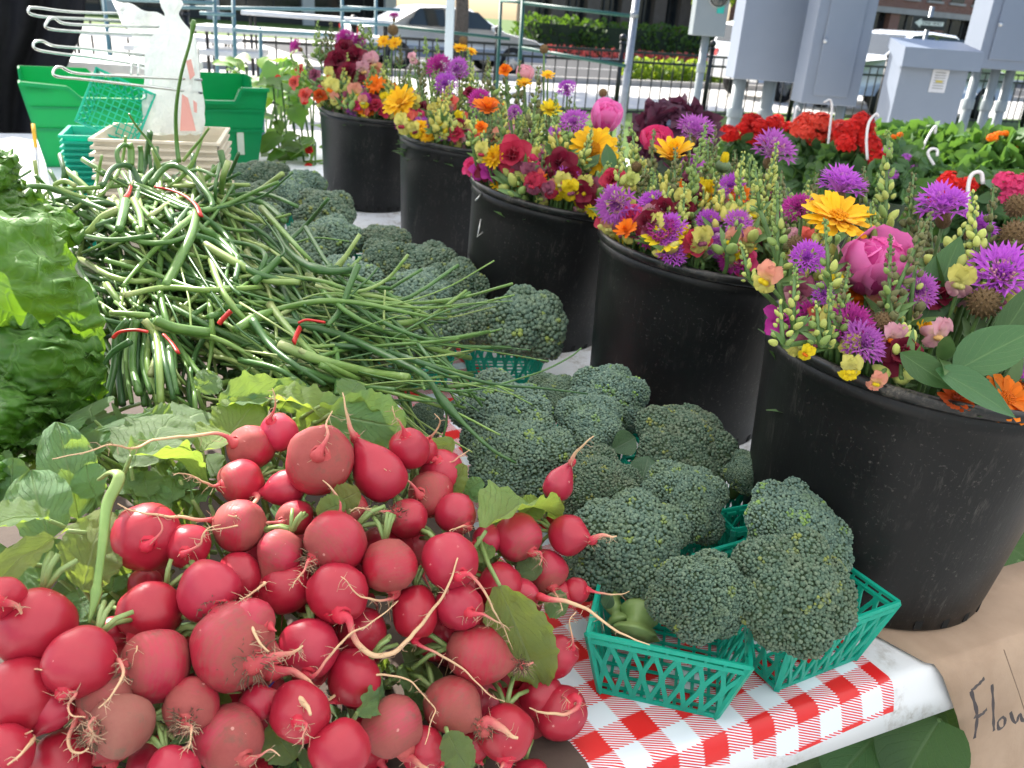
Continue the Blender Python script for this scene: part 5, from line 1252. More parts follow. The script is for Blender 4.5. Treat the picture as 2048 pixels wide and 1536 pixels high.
# ------------------------------------------------------------------ flower parts (unit size meshes, shared)
BN = {1: 'the farthest bucket', 2: 'the second farthest bucket', 3: 'the middle bucket', 4: 'the bucket with drain slots', 5: 'the nearest bucket'}
RIMFRONT = {1: 222, 2: 285, 3: 350, 4: 520, 5: 790}
DC = {k: depth_of(brim(k, 0, 0, BH)) for k in BUCK}
def fdepth(b_, py, px=None, k=None):
    """depth inside bucket b_: low blooms near the front rim, high ones further back"""
    span = BRR * FPX / DC[b_]
    if k is None: k = max(-.95, min(.75, (RIMFRONT[b_] - 10 - py) / (span * 1.25) * 1.7 - .95))
    return DC[b_] + BRR * k * .9
_mc = {}
def cached(key, fn):
    if key not in _mc: _mc[key] = fn()
    return _mc[key]
def pet(name, mat, L=1, Wd=.5, outline=o_lance, fold=.2, curl=.3, wave=.02, waves=4, seed=1, nu=4, nv=6, ruffle=0.0):
    def f():
        b = MB(); blade(b, L, Wd, outline, nu, nv, fold, curl, wave, waves, seed, ruffle)
        return b.mesh(name, mat)
    return cached((name, mat.name, L, Wd, curl, seed, ruffle), f)
def o_notch(v): return (.35 + .65 * sin(pi / 2 * min(1, v * 1.3))) * (1.0 if v < .9 else 1 - (v - .9) * 4.5)
def o_petal(v): return max(.06, sin(pi * min(1, v * .80 + .10)) ** .8) * (1 if v < .93 else 1 - (v - .93) * 6)
def stem_path(b_, p, R):
    """points from a bloom at p over the rim, if it hangs outside, and down into the water of bucket b_"""
    x, y, _ = BUCK[b_]; top = brim(b_, 0, 0, BH); v = Vector((p.x - top.x, p.y - top.y, 0)); rr = v.length / BRR; an = math.degrees(atan2(v.y, v.x))
    rin = min(.86, rr * .85); pts = [p]
    if rr > .8 or p.z < BH + .01: pts += [brim(b_, an, .97, max(BH + .012, min(p.z, BH + .02)))] if rr > 1.0 else []; pts += [brim(b_, an, .84, BH - .02)]
    else: pts += [brim(b_, an, rin, BH * .9)]
    pts.append(brim(b_, an + R.uniform(-40, 40), min(.6, rin) * R.uniform(.5, 1), .05))
    return [Vector(q) for q in catmull([tuple(q) for q in pts], 5 + 3 * len(pts))]
def stem_to(root, b_, p, R, r=.0022, mat=None):
    o = Vector(root.location); b = MB(); c = stem_path(b_, p, R)
    b.tube([q - o for q in c], [r * .8] + [r] * (len(c) - 2) + [r * 1.1], 6); b.build('stem', mat or M_STEM, root)
def ptag(o, label, cat, group): return tag(o, label, cat, group)
HERO = set()
def newflower(name, p, label, cat, group): return thing(name, label, cat, tuple(p), group)
RF = random.Random(2024)

def calendula(b_, px, py, rpx, face, mat, label, group=None, hero=False, k=None, n=26, cup=.35, name='calendula', rows=2):
    d = fdepth(b_, py, px, k); p = ray(px, py, d); r = rpx / FPX * d
    root = newflower(name, p, label, 'marigold' if name == 'calendula' else name, group); m0 = zbasis((0, 0, 0), face, RF.uniform(0, 6), r)
    pm = pet('petal', mat, 1, .27, o_notch, .18, .25, .015, 3, 3, 2, 5)
    for row in range(rows):
        if hero:
            for i in range(n):
                m = m0 @ Matrix.Rotation(2 * pi * (i + row * .5) / n + RF.uniform(-.06, .06), 4, 'Z') @ Matrix.Rotation(cup * (1 + row * .9) + RF.uniform(-.16, .16), 4, 'X') @ Matrix.Scale((1 - .22 * row) * RF.uniform(.9, 1.08), 4)
                link_obj('petal', pm, root, m)
        else:
            def f(row=row):
                b = MB(); R = random.Random(row * 7 + n)
                for i in range(n):
                    m = Matrix.Rotation(2 * pi * (i + row * .5) / n + R.uniform(-.08, .08), 4, 'Z') @ Matrix.Rotation(cup * (1 + row * .9) + R.uniform(-.2, .2), 4, 'X')
                    t = MB(); blade(t, (1 - .22 * row) * R.uniform(.88, 1.1), .26, o_notch, 2, 3, .18, .25, .01, 3, 3); b.add(t.v, t.f, [0.5] * len(t.v), m)
                return b.mesh('petals', mat)
            link_obj('petals', cached(('calp', mat.name, row, n, round(cup, 2)), f), root, m0)
    def fc():
        b = MB(); R = random.Random(5)
        for i in range(60):
            t = i / 60; an = i * 2.4; rr = .30 * sqrt(t); b.ball((rr * cos(an), rr * sin(an), .10 + .10 * (1 - t) + R.uniform(0, .04)), .045, 5, 3)
        return b.mesh('flower_centre', mat)
    link_obj('flower_centre', cached(('calc', mat.name), fc), root, m0)
    def fx():
        b = MB(); b.lathe([(.0, -.30), (.12, -.28), (.34, -.05), (.36, .02)], 12); return b.mesh('calyx', M_CALYX)
    link_obj('calyx', cached('calx', fx), root, m0); stem_to(root, b_, p - Vector(face).normalized() * r * .25, RF)
    return root
def halfbud(b_, px, py, rpx, face, mat, label, k=None):
    d = fdepth(b_, py, px, k); p = ray(px, py, d); r = rpx / FPX * d
    root = newflower('calendula_bud', p, label, 'flower bud', None); m0 = zbasis((0, 0, 0), face, 0, r)
    pm = pet('petal', mat, 1.5, .42, o_notch, .3, -.5, .01, 3, 4, 2, 5)
    for i in range(13): link_obj('petal', pm, root, m0 @ Matrix.Rotation(2 * pi * i / 13, 4, 'Z') @ Matrix.Translation((0, .42, -.15)) @ Matrix.Rotation(radians(80 + (i % 2) * 9), 4, 'X'))
    b = MB(); b.ball((0, 0, -.15), .85, 14, 8, None, (1, 1, .8)); b.build('calyx', M_CALYX, root, True, m0)
    stem_to(root, b_, p, RF); return root
def tuft(b_, px, py, rpx, face, mat, label, group=None, k=None, name='cornflower', n=46, pale=None):
    d = fdepth(b_, py, px, k); p = ray(px, py, d); r = rpx / FPX * d
    root = newflower(name, p, label, 'cornflower', group); m0 = zbasis((0, 0, 0), face, RF.uniform(0, 6), r)
    def f():
        b = MB(); R = random.Random(n)
        for i in range(n):
            an = i * 2.399963; el = .15 + 1.25 * (i / n) ** .8; L = R.uniform(.8, 1.08) * (1 if i < n * .6 else .62)
            m = Matrix.Rotation(an, 4, 'Z') @ Matrix.Rotation(el, 4, 'X')
            b2 = MB(); b2.tube([(0, 0, 0), (0, L * .45, .02), (0, L * .7, .05)], [.018, .02, .05], 5, False); b.add(b2.v, b2.f, [0.1] * len(b2.v), m)
            for q in range(5):
                t = MB(); blade(t, L * .42, .105, o_lance, 2, 3, .3, .3, 0, 3, 1); b.add(t.v, t.f, [.4 + .5 * (z[1] / (L * .42)) for z in t.v], m @ Matrix.Translation((0, L * .66, .04)) @ Matrix.Rotation((q - 2) * .45, 4, 'Z') @ Matrix.Rotation((q % 2) * .4 - .1, 4, 'X'))
        return b.mesh('florets', mat, False)
    link_obj('florets', cached(('tuft', mat.name, n), f), root, m0)
    def fk():
        b = MB(); b.ball((0, 0, -.28), .26, 12, 7, None, (1, 1, 1.2)); return b.mesh('calyx', M_SEED)
    link_obj('calyx', cached('tuftk', fk), root, m0)
    if pale:
        b = MB(); R = random.Random(4)
        for i in range(26):
            an = i * 2.4; rr = .32 * sqrt(i / 26); b.tube([(rr * .5 * cos(an), rr * .5 * sin(an), 0), (rr * cos(an), rr * sin(an), .42 + R.uniform(0, .15))], [.02, .035], 5)
        b.build('stamens', pale, root, True, m0)
    stem_to(root, b_, p - Vector(face).normalized() * r * .4, RF); return root
def peony(b_, px, py, rpx, face, mat, label, hero=False, k=None, group=None, sq=1.15, name='peony', layers=((5, 24, -1.5, 1.7), (7, 40, -1.55, 1.62), (9, 54, -1.45, 1.52), (11, 66, -1.25, 1.42), (9, 78, -.8, 1.3))):
    d = fdepth(b_, py, px, k); p = ray(px, py, d); r = rpx / FPX * d
    root = newflower(name, p, label, 'peony', group); m0 = zbasis((0, 0, 0), face, 1.0, r) @ Matrix.Diagonal((1, 1, sq, 1))
    allb = MB()
    for li, (n, tilt, curl, L) in enumerate(layers):
        for i in range(n):
            m = Matrix.Translation((0, 0, -.82)) @ Matrix.Rotation(2 * pi * i / n + li * .7 + RF.uniform(-.12, .12), 4, 'Z') @ Matrix.Rotation(radians(tilt + RF.uniform(-5, 5)), 4, 'X')
            s = i % 3
            if hero: link_obj('petal', pet('petal', mat, L, 1.25 - .12 * li, o_petal, .35, curl, .02 + .008 * li, 3, s + li * 3, 6, 9, .035), root, m0 @ m)
            else:
                t = MB(); blade(t, L, 1.2 - .12 * li, o_petal, 4, 6, .35, curl, .03, 3, s, .03); allb.add(t.v, t.f, [.6] * len(t.v), m)
    if not hero: allb.build('petals', mat, root, True, m0)
    b = MB(); b.ball((0, 0, -.1), .62, 12, 8, None, (1, 1, 1.1)); b.build('flower_heart', mat, root, True, m0)
    stem_to(root, b_, p - Vector(face).normalized() * r * .9, RF, .003); return root
def ruffle(b_, px, py, rpx, face, mat, label, group=None, k=None, name='stock_bloom', eye=None, n=3):
    d = fdepth(b_, py, px, k); p = ray(px, py, d); r = rpx / FPX * d
    root = newflower(name, p, label, 'flower', group); m0 = zbasis((0, 0, 0), face, RF.uniform(0, 6), r)
    for row in range(n):
        q = 5 - (row == n - 1)
        for i in range(q):
            link_obj('petal', pet('petal', mat, 1 - .2 * row, .95 - .15 * row, o_petal, .1, .5 - .5 * row, .05, 3, i % 2 + row * 2, 4, 6, .06), root,
                     m0 @ Matrix.Translation((0, 0, .06 * row)) @ Matrix.Rotation(2 * pi * (i + .5 * row) / q + RF.uniform(-.1, .1), 4, 'Z') @ Matrix.Rotation(.2 + .45 * row + RF.uniform(-.15, .15), 4, 'X'))
    if eye: b = MB(); b.ball((0, 0, .16), .15, 10, 6); b.build('eye', eye, root, True, m0)
    stem_to(root, b_, p, RF); return root
def snap(b_, px, py, rpx, face, up, low, palate, label, k=None, group=None):
    """an open snapdragon bloom: two upper lobes, three lower lobes, bulging palate and a throat"""
    d = fdepth(b_, py, px, k); p = ray(px, py, d); r = rpx / FPX * d
    root = newflower('snapdragon_bloom', p, label, 'snapdragon', group); m0 = basis((0, 0, 0), Vector((0, 0, 1)), face) @ Matrix.Scale(r, 4)   # local z = face, y = up
    m0 = m0 @ Matrix.Rotation(RF.uniform(-.45, .45), 4, 'Z'); vs = RF.randint(0, 3); lob = pet('lobe', up, 1.0, .98, o_round, .15, 1.1, .10, 4, 2 + vs, 8, 8, .10); lo2 = pet('lobe', low, .82, .85, o_round, .1, 1.5, .10, 4, 6 + vs, 8, 8, .10)
    for a in (-24, 27): link_obj('upper_lobe', lob, root, m0 @ Matrix.Translation((0, .05, .1)) @ Matrix.Rotation(radians(-a), 4, 'Z') @ Matrix.Rotation(radians(30), 4, 'X'))
    for a in (130, 180, 230): link_obj('lower_lobe', lo2, root, m0 @ Matrix.Translation((0, -.12, .12)) @ Matrix.Rotation(radians(a), 4, 'Z') @ Matrix.Rotation(radians(15), 4, 'X'))
    b = MB(); b.ball((-.11, -.12, .22), .19, 10, 6, None, (1, .8, 1)); b.ball((.11, -.12, .22), .19, 10, 6, None, (1, .8, 1)); b.build('palate', palate, root, True, m0)
    b = MB(); b.tube([(0, 0, .12), (0, .0, -.35), (0, -.1, -.85)], [.42, .36, .22], 10); b.build('throat', up, root, True, m0)
    stem_to(root, b_, p, RF); return root
def seedhead(b_, px, py, rpx, label, k=None, group='brown seed heads among the flowers'):
    d = fdepth(b_, py, px, k); p = ray(px, py, d); r = rpx / FPX * d
    root = newflower('seed_head', p, label, 'seed head', group)
    def f():
        b = MB(); b.ball((0, 0, 0), .88, 12, 8)
        for i in range(90):
            z = 1 - 2 * (i + .5) / 90; q = sqrt(1 - z * z); an = i * 2.4; dd = Vector((q * cos(an), q * sin(an), z))
            b.tube([dd * .8, dd * 1.08], [.12, .03], 4)
        return b.mesh('seed_ball', M_SEED, False)
    link_obj('seed_ball', cached('seedb', f), root, zbasis((0, 0, 0), (0, 0, 1), RF.uniform(0, 6), r)); stem_to(root, b_, p, RF); return root
def f_bud():
    b = MB(); b.lathe([(0, -.5), (.25, -.48), (.48, -.25), (.52, 0), (.45, .3), (.25, .55), (.08, .66), (0, .68)], 9); return b
BUDM = {}
def budmesh(mat):
    if mat.name not in BUDM: BUDM[mat.name] = f_bud().mesh('bud', mat)
    return BUDM[mat.name]
def f_pod():
    b = MB(); b.lathe([(0, -.5), (.3, -.48), (.5, -.2), (.52, .1), (.42, .36), (.30, .42), (.26, .30), (0, .22)], 9); b.tube([(.1, .1, .35), (.16, .2, .75)], [.06, .02], 5); return b
def podmesh(mat):
    if ('p', mat.name) not in BUDM: BUDM[('p', mat.name)] = f_pod().mesh('seed_pod', mat)
    return BUDM[('p', mat.name)]
def spike(b_, tx, ty, bx, by, wpx, mats, label, group=None, k=None, hero=True, tipmat=None):
    """snapdragon spike: buds in rings up a stem, large below, tiny at the tip"""
    d = fdepth(b_, by, bx, k); A = ray(bx, by, d); B = ray(tx, ty, d + .012); ax = B - A; L = ax.length; u = ax.normalized()
    w = wpx / FPX * d
    root = newflower('snapdragon_spike', A, label, 'snapdragon', group); sm = MB()
    x = u.orthogonal().normalized(); y = u.cross(x); t = 0.02; i = 0; joined = MB(); usebm = mats[0]
    while t < 1:
        s = w * (.36 - .26 * t ** 1.3); ring = 3 if t < .85 else 2
        for q in range(ring):
            if t > .06 and RF.random() < .2: continue
            an = i * 1.1 + q * 2 * pi / ring + RF.uniform(-.3, .3); o = (x * cos(an) + y * sin(an)); cpos = u * (L * t + RF.uniform(-.1, .1) * s) + o * (w * (.34 - .26 * t))
            mt_ = RF.choice(mats) if t < .7 else (tipmat or mats[0]); dr = (o * (1.0 - .8 * t) + u * (.5 + 1.0 * t))
            m = zbasis(cpos + dr * s * RF.uniform(-.1, .35), dr + Vector((RF.uniform(-.4, .4), RF.uniform(-.4, .4), RF.uniform(-.2, .2))), RF.uniform(0, 6), s * RF.uniform(.65, 1.4)) @ Matrix.Diagonal((RF.uniform(.7, 1), RF.uniform(.7, 1), RF.uniform(.95, 1.35), 1))
            me = podmesh(mt_) if (mt_ is M_BUDD and RF.random() < .7) else budmesh(mt_)
            if hero: link_obj('bud', me, root, m)
            else:
                src = f_bud(); joined.add(src.v, src.f, .5, m)
        t += s * 1.25 / L; i += 1
    if not hero: o = joined.build('buds', usebm, root); o['kind'] = 'stuff'
    sm.tube([Vector((0, 0, 0)), u * L * .98], [.0026, .0012], 6); sc_ = stem_path(b_, A, RF); e = sc_[min(len(sc_) - 1, 6)]; sm.tube([q - A for q in sc_], .0028, 6)
    for q in range(4):
        f = RF.uniform(.05, .3); t2 = MB(); blade(t2, w * 1.2, w * .25, o_lance, 2, 4, .3, .5, 0, 3, 1); sm.add(t2.v, t2.f, 0, basis((e - A) * f * .4, Vector((RF.uniform(-1, 1), RF.uniform(-1, 1), RF.uniform(.2, 1))), (0, -1, .5)))
    sm.build('stem', M_STEM, root); return root

G5 = [M_BUD, M_BUD, M_BUDL]; GD = [M_BUDD, M_BUDD, M_BUD]; GP = [M_BUDD, M_DUSKY, M_BUD]; GL_ = [M_BUDL, M_BUDL, M_BUD]; GK = [M_DUSKY, M_DUSKY, M_BUDD]
TC = Vector((-.2, -.75, .65))        # towards the camera and up
# ---- nearest bucket
pn = peony(5, 1752, 528, 88, (-.05, -.62, .8), M_PEONY, 'big hot pink peony in the nearest bucket', True, -.15)
lv = MB(); blade(lv, 1.0, .40, o_lance, 6, 10, .25, .25, .012, 2, 3); PLF = lv.mesh('leaf', M_PEONYLEAF)
for (bx, by, tx, ty, wk, dk, hint) in ((1845, 650, 1928, 468, 1.15, -.25, (-.3, -1, .2)), (1905, 745, 2090, 640, 1.30, -.98, (0, -.5, 1)), (1872, 738, 2048, 826, 1.12, -1.15, (.1, -.6, .9)), (1800, 705, 1915, 780, 1.1, -1.06, (-.5, -.8, .5)), (1880, 640, 1860, 505, .9, -.2, (-1, -.6, .2)), (1985, 700, 2085, 560, 1.0, -.6, (0, -.8, .4))):
    d = DC[5] + BRR * dk * .9; p, q = ray(bx, by, d), ray(tx, ty, d - .012); Lf = (q - p).length; o0 = Vector(pn.location)
    link_obj('leaf', PLF, pn, basis(p - o0, q - p, hint) @ Matrix.Diagonal((Lf * wk, Lf, Lf, 1)))
calendula(5, 1673, 440, 74, (-.05, -.40, 1), M_YELLOW, 'large golden yellow marigold beside the pink peony', None, True, .0, 26, .30)
tuft(5, 2000, 562, 74, (-.3, -.55, .7), M_PURPLE, 'bright purple cornflower at the right edge of the nearest bucket', None, -.35, pale=M_BLUSH)
tuft(5, 1888, 425, 62, (-.3, -.3, .9), M_PURPLE, 'purple cornflower above the dark upright leaf', None, .35)
tuft(5, 1950, 462, 42, (.5, -.3, .8), M_PURPLE, 'smaller purple cornflower leaning right behind the dark leaf', None, .3)
tuft(5, 1682, 384, 56, (0, -.2, 1), M_PURPLE, 'purple cornflower rising behind the golden marigold', None, .45)
tuft(5, 1600, 420, 36, (-.5, -.5, .6), M_MAGENTA, 'magenta cornflower just left of the golden marigold', None, .2)
tuft(5, 1612, 520, 40, TC, M_PURPLE, 'deep purple tuft low to the left of the peony', None, -.3)
tuft(5, 1645, 590, 26, TC, M_PURPLE, 'tiny purple tuft beneath the peony at its left', None, -.5)
tuft(5, 2040, 735, 34, TC, M_PURPLE, 'purple tuft below the glossy leaf at the right edge', None, -.6)
seedhead(5, 1592, 487, 17, 'brown seed head left of the peony below the marigold', -.1); seedhead(5, 1968, 606, 32, 'brown scaly seed head under the bright purple cornflower', -.5)
seedhead(5, 1765, 645, 22, 'brown seed head at the front under the peony', -.75); seedhead(5, 2034, 412, 24, 'brown seed head high at the right edge', .3); seedhead(5, 2030, 470, 30, 'large brown seed head at the right edge above the purple cornflower', 0)
snap(5, 1532, 558, 40, (-.5, -.8, .2), M_PEACH, M_CREAM, M_LEMON, 'peach and yellow snapdragon bloom hanging over the left of the nearest rim', -.55)
snap(5, 1700, 738, 34, (-.1, -.9, .4), M_CREAM, M_LEMON, M_LEMON, 'frilly lemon snapdragon bloom lying on the nearest rim', -.95)
snap(5, 1752, 764, 26, (-.1, -.9, .3), M_PEACH, M_PEACH, M_LEMON, 'small peach snapdragon bloom on the rim left of the folded leaf', -.95)
snap(5, 1786, 676, 36, (-.2, -.9, .3), M_BLUSH, M_PEACH, M_ORANGE, 'white and peach snapdragon bloom with an orange throat', -.8)
snap(5, 1872, 668, 40, (.3, -.8, .3), M_BLUSH, M_BLUSH, M_PEACH, 'pale pink snapdragon bloom beside the dark leaves', -.7)
snap(5, 1612, 706, 22, (-.3, -.9, .3), M_LEMON, M_LEMON, M_ORANGE, 'deep yellow snapdragon bloom at the left of the front rim', -.92)
ruffle(5, 1850, 650, 16, TC, M_YELLOW, 'little yellow bloom between the pink snapdragons', None, -.6)
calendula(5, 1908, 798, 44, (-.1, -.7, .7), M_REDOR, 'rust red marigold at the front rim under the leaf', None, True, -.92, 22, .7)
calendula(5, 2010, 800, 58, (.0, -.6, .8), M_ORANGE, 'big orange marigold at the right of the nearest rim', None, True, -.9, 22, .25)
calendula(5, 2050, 770, 46, (.1, -.5, .8), M_ORANGE, 'orange marigold cut by the right edge behind the leaf tip', None, False, -.6)
snap(5, 1640, 668, 30, (-.2, -.9, .4), M_CREAM, M_CREAM, M_CREAM, 'creamy closed snapdragon bloom in the front left of the nearest bucket', -.8)
snap(5, 1698, 690, 28, (.1, -.9, .4), M_CREAM, M_CREAM, M_BUDL, 'pale yellow-green snapdragon bloom right of the creamy one', -.85)
for (tx, ty, bx, by, w, ms, k, lab) in (
    (1555, 362, 1556, 560, 46, G5, -.35, 'tall green snapdragon spike at the left of the nearest bucket'), (1650, 436, 1660, 575, 42, G5, -.55, 'green spike standing in front of the golden marigold'),
    (1698, 530, 1676, 660, 34, GD, -.8, 'olive spike against the left of the peony'), (1782, 470, 1776, 640, 42, GD, -.75, 'brownish spike with seed pods across the front of the peony'),
    (1842, 438, 1818, 640, 52, GD + [M_BUDL], -.55, 'tall podded spike at the right of the peony'), (1662, 566, 1656, 690, 34, G5, -.88, 'bright green spike low in front of the peony'),
    (1590, 528, 1586, 660, 38, G5, -.82, 'green spike with round buds at the front left'), (1560, 600, 1566, 690, 44, GL_, -.9, 'short lime budded spike inside the left rim'), (1632, 600, 1640, 690, 46, GL_, -.9, 'lime budded spike beside the creamy blooms'),
    (1776, 262, 1770, 500, 50, G5 + [M_BUDL], .25, 'tallest lime green spike behind the peony'), (1828, 345, 1812, 500, 42, GD, .4, 'olive podded spike right of the tallest one'), (1728, 330, 1735, 470, 34, GD, .55, 'dim podded spike behind the marigold'),
    (1988, 372, 1970, 560, 48, GD, .1, 'podded spike right of the purple cornflowers'), (1940, 470, 1926, 600, 40, GP, -.1, 'dusky podded spike above the bright purple cornflower'), (2030, 480, 2020, 560, 36, GD, -.2, 'short podded spike at the far right'), (1508, 318, 1520, 420, 30, G5, .5, 'small green spike at the back left of the nearest bucket'),
    (1735, 620, 1720, 720, 36, [M_DUSKY, M_BURG], -.7, 'dark red budded spike under the peony'), (1480, 480, 1500, 560, 30, GL_, -.2, 'lime spike at the left edge of the nearest bucket')):
    spike(5, tx, ty, bx, by, w, ms, lab, 'snapdragon spikes in the nearest bucket', k)
# ---- fourth bucket
calendula(4, 1345, 318, 52, (-.1, -.35, .9), M_YELLOW, 'golden marigold standing up at the back of the bucket with drain slots', None, True, .05, 16, .75)
calendula(4, 1328, 482, 48, (-.2, -.5, .8), M_LEMON, 'yellow marigold with upright petals at the front rim of the bucket with drain slots', None, True, -.9, 16, .6)
calendula(4, 1254, 466, 28, (-.3, -.5, .6), M_ORANGE, 'orange marigold tucked inside the left rim of the bucket with drain slots', None, True, -.8, 20, .8)
halfbud(4, 1366, 474, 20, (0, -.3, 1), M_LEMON, 'half-open yellow bud at the front of the bucket with drain slots', -.9)
halfbud(4, 1447, 330, 19, (0, -.2, 1), M_LEMON, 'half-open yellow bud high at the back right of the bucket with drain slots', .3)
calendula(4, 1420, 392, 30, (-.6, -.6, .4), M_YELLOW, 'golden bloom seen from the side in the middle of the bucket with drain slots', None, True, -.2, 14, .9)
tuft(4, 1240, 405, 48, (-.4, -.7, -.15), M_MAUVE, 'mauve cornflower with a pale heart drooping over the left rim', None, -.6, pale=M_BLUSH)
tuft(4, 1545, 312, 52, (.1, -.4, .9), M_MAUVE, 'large mauve-pink cornflower at the back right of the bucket with drain slots', None, .55, pale=M_BLUSH)
tuft(4, 1385, 272, 44, (.1, -.3, .9), M_MAUVE, 'mauve cornflower at the back centre of the bucket with drain slots', None, .6)
peony(4, 1440, 490, 46, (-.2, -.7, .5), M_MAUVE, 'ruffled mauve bloom at the front right of the bucket with drain slots', False, -.75, None, .8, 'ruffled_bloom')
peony(4, 1312, 280, 42, (0, -.5, .9), M_HOT, 'ruffled pink bloom behind the golden marigold', False, .55, None, .7, 'ruffled_bloom')
tuft(4, 1472, 520, 34, (-.6, -.7, .1), M_MAGENTA, 'magenta fringed bloom touching the next bucket', None, -.85)
ruffle(4, 1480, 445, 40, TC, M_MAGENTA, 'magenta ruffled bloom at the right of the bucket with drain slots', None, -.4)
ruffle(4, 1366, 425, 36, TC, M_BURG, 'burgundy bloom in the middle of the bucket with drain slots', None, -.5)
ruffle(4, 1226, 362, 30, (-.3, -.7, .5), M_CRIMSON, 'crimson bloom at the back left of the bucket with drain slots', None, -.2)
ruffle(4, 1385, 330, 26, TC, M_MAUVE, 'small mauve bloom right of the golden marigold', None, .3)
snap(4, 1262, 365, 24, (-.4, -.8, .2), M_BUDL, M_CREAM, M_BUDL, 'lime green closed bloom above the drooping mauve cornflower', -.3)
snap(4, 1510, 386, 22, (.1, -.8, .4), M_BUDL, M_CREAM, M_BUDL, 'pale lime bloom between the fourth and nearest buckets', -.1)
snap(4, 1388, 486, 24, (.1, -.9, .3), M_DUSKY, M_DUSKY, M_DUSKY, 'dusky pink closed bloom next to the half-open yellow bud', -.85)
snap(4, 1395, 385, 20, (.1, -.9, .3), M_DUSKY, M_BURG, M_DUSKY, 'dusky pink closed bloom in the middle of the bucket with drain slots', -.3)
snap(4, 1375, 358, 18, (-.3, -.9, .3), M_DUSKY, M_BURG, M_DUSKY, 'small dusky bloom below the golden marigold', -.2)
seedhead(4, 1300, 428, 13, 'brown seed head at the left of the bucket with drain slots', -.7); seedhead(4, 1273, 334, 11, 'small brown seed head left of the golden marigold', 0); seedhead(4, 1408, 424, 11, 'brown seed head right of the burgundy bloom', -.5); seedhead(4, 1524, 408, 13, 'brown seed head above the magenta bloom', 0)
for (tx, ty, bx, by, w, ms, k, lab) in ((1262, 248, 1276, 345, 34, G5, .2, 'green spike left of the golden marigold at the back'), (1306, 335, 1312, 470, 36, G5 + [M_BUDL], -.5, 'green spike with lime buds left of centre'), (1380, 268, 1376, 400, 34, GP, .0, 'brown-budded spike in front of the golden marigold'),
    (1500, 308, 1496, 440, 40, G5, .2, 'green spike at the back right'), (1470, 300, 1470, 380, 28, GD, .45, 'olive spike behind the half-open bud'), (1432, 362, 1420, 500, 36, GD, -.45, 'olive podded spike across the middle'), (1245, 300, 1262, 400, 34, GL_, -.1, 'lime budded spike at the left'),
    (1338, 410, 1334, 480, 26, G5, -.8, 'short green spike behind the front yellow marigold'), (1552, 370, 1540, 500, 38, G5, -.1, 'green spike at the far right leaning to the nearest bucket'), (1430, 250, 1420, 330, 28, GD, .6, 'dim spike at the back'), (1390, 440, 1404, 520, 26, GP, -.9, 'dusky spike rising from the front rim')):
    spike(4, tx, ty, bx, by, w, ms, lab + ' of bucket with drain slots', 'snapdragon spikes in the bucket with drain slots', k)
# ---- middle bucket
peony(3, 1212, 234, 40, (.2, -.5, .8), M_PEONY, 'hot pink peony at the right of the middle bucket', False, .1)
calendula(3, 1186, 300, 52, (-.1, -.7, .5), M_YELLOW, 'large golden marigold with green leaves in front, at the right of the middle bucket', None, True, -.45, 22, .2)
for q, (bx, by, tx, ty) in enumerate(((1160, 318, 1185, 290), (1178, 335, 1200, 306), (1222, 345, 1212, 285))):
    cal = [o for o in COL.objects if o.name.startswith('calendula')][-1]; d = DC[3] - BRR * .55; p, e_ = ray(bx, by, d), ray(tx, ty, d); L = (e_ - p).length
    link_obj('leaf', PLF, cal, basis(p - Vector(cal.location), e_ - p, (-.2, -1, .4)) @ Matrix.Diagonal((L * 1.3, L, L, 1)))
calendula(3, 975, 222, 34, (.0, -.35, .9), M_ORANGE, 'orange marigold at the left of the middle bucket', None, True, .0, 22, .55)
calendula(3, 1100, 222, 25, (.0, -.5, .8), M_LEMON, 'round yellow marigold in the middle of the middle bucket', None, True, -.1, 22, .5)
calendula(3, 1048, 168, 17, (.0, -.4, .9), M_YELLOW, 'small yellow marigold under the pink ball at the back', None, False, .5)
calendula(3, 1096, 152, 15, (.0, -.4, .9), M_YELLOW, 'small yellow marigold at the very back of the middle bucket', None, False, .65)
calendula(3, 988, 316, 26, (-.2, -.8, .3), M_YELLOW, 'yellow marigold beside the red bloom on the middle rim', None, False, -.9, 20, .6)
peony(3, 1050, 148, 24, (0, -.4, .9), M_BLUSH, 'pale pink ball bloom at the back of the middle bucket', False, .6, None, .9, 'ruffled_bloom')
ruffle(3, 1026, 310, 42, (-.1, -.9, .3), M_CRIMSON, 'rosy red bloom on the front rim of the middle bucket', None, -.9)
ruffle(3, 1020, 282, 18, TC, M_CRIMSON, 'small rosy bud bloom just above the rosy red bloom', None, -.6)
ruffle(3, 1122, 330, 38, (-.1, -.9, .3), M_BURG, 'wine red bloom at the front right rim of the middle bucket', None, -.85)
ruffle(3, 1136, 352, 30, (.1, -.9, .1), M_BURG, 'wine red bloom drooping below the rim of the middle bucket', None, -.98)
snap(3, 1066, 370, 26, (-.4, -.9, -.2), M_CRIMSON, M_DUSKY, M_CRIMSON, 'magenta bloom hanging outside the middle bucket, the left of two', -1.12)
snap(3, 1100, 382, 22, (.0, -.9, -.4), M_DUSKY, M_CRIMSON, M_DUSKY, 'dusky magenta bloom hanging outside the middle bucket, the right of two', -1.12)
ruffle(3, 1168, 388, 30, (-.1, -1, .2), M_BURG, 'flat crimson bloom with a yellow eye between the middle and fourth buckets', None, -1.05, 'stock_bloom', M_LEMON, 2)
calendula(3, 1186, 420, 18, (-.4, -.7, -.5), M_LEMON, 'small yellow daisy hanging below the flat crimson bloom', None, False, -1.1, 12, .3)
snap(3, 966, 306, 26, (-.5, -.8, .2), M_CREAM, M_CREAM, M_CRIMSON, 'cream snapdragon bloom with a red throat on the left rim of the middle bucket', -.9)
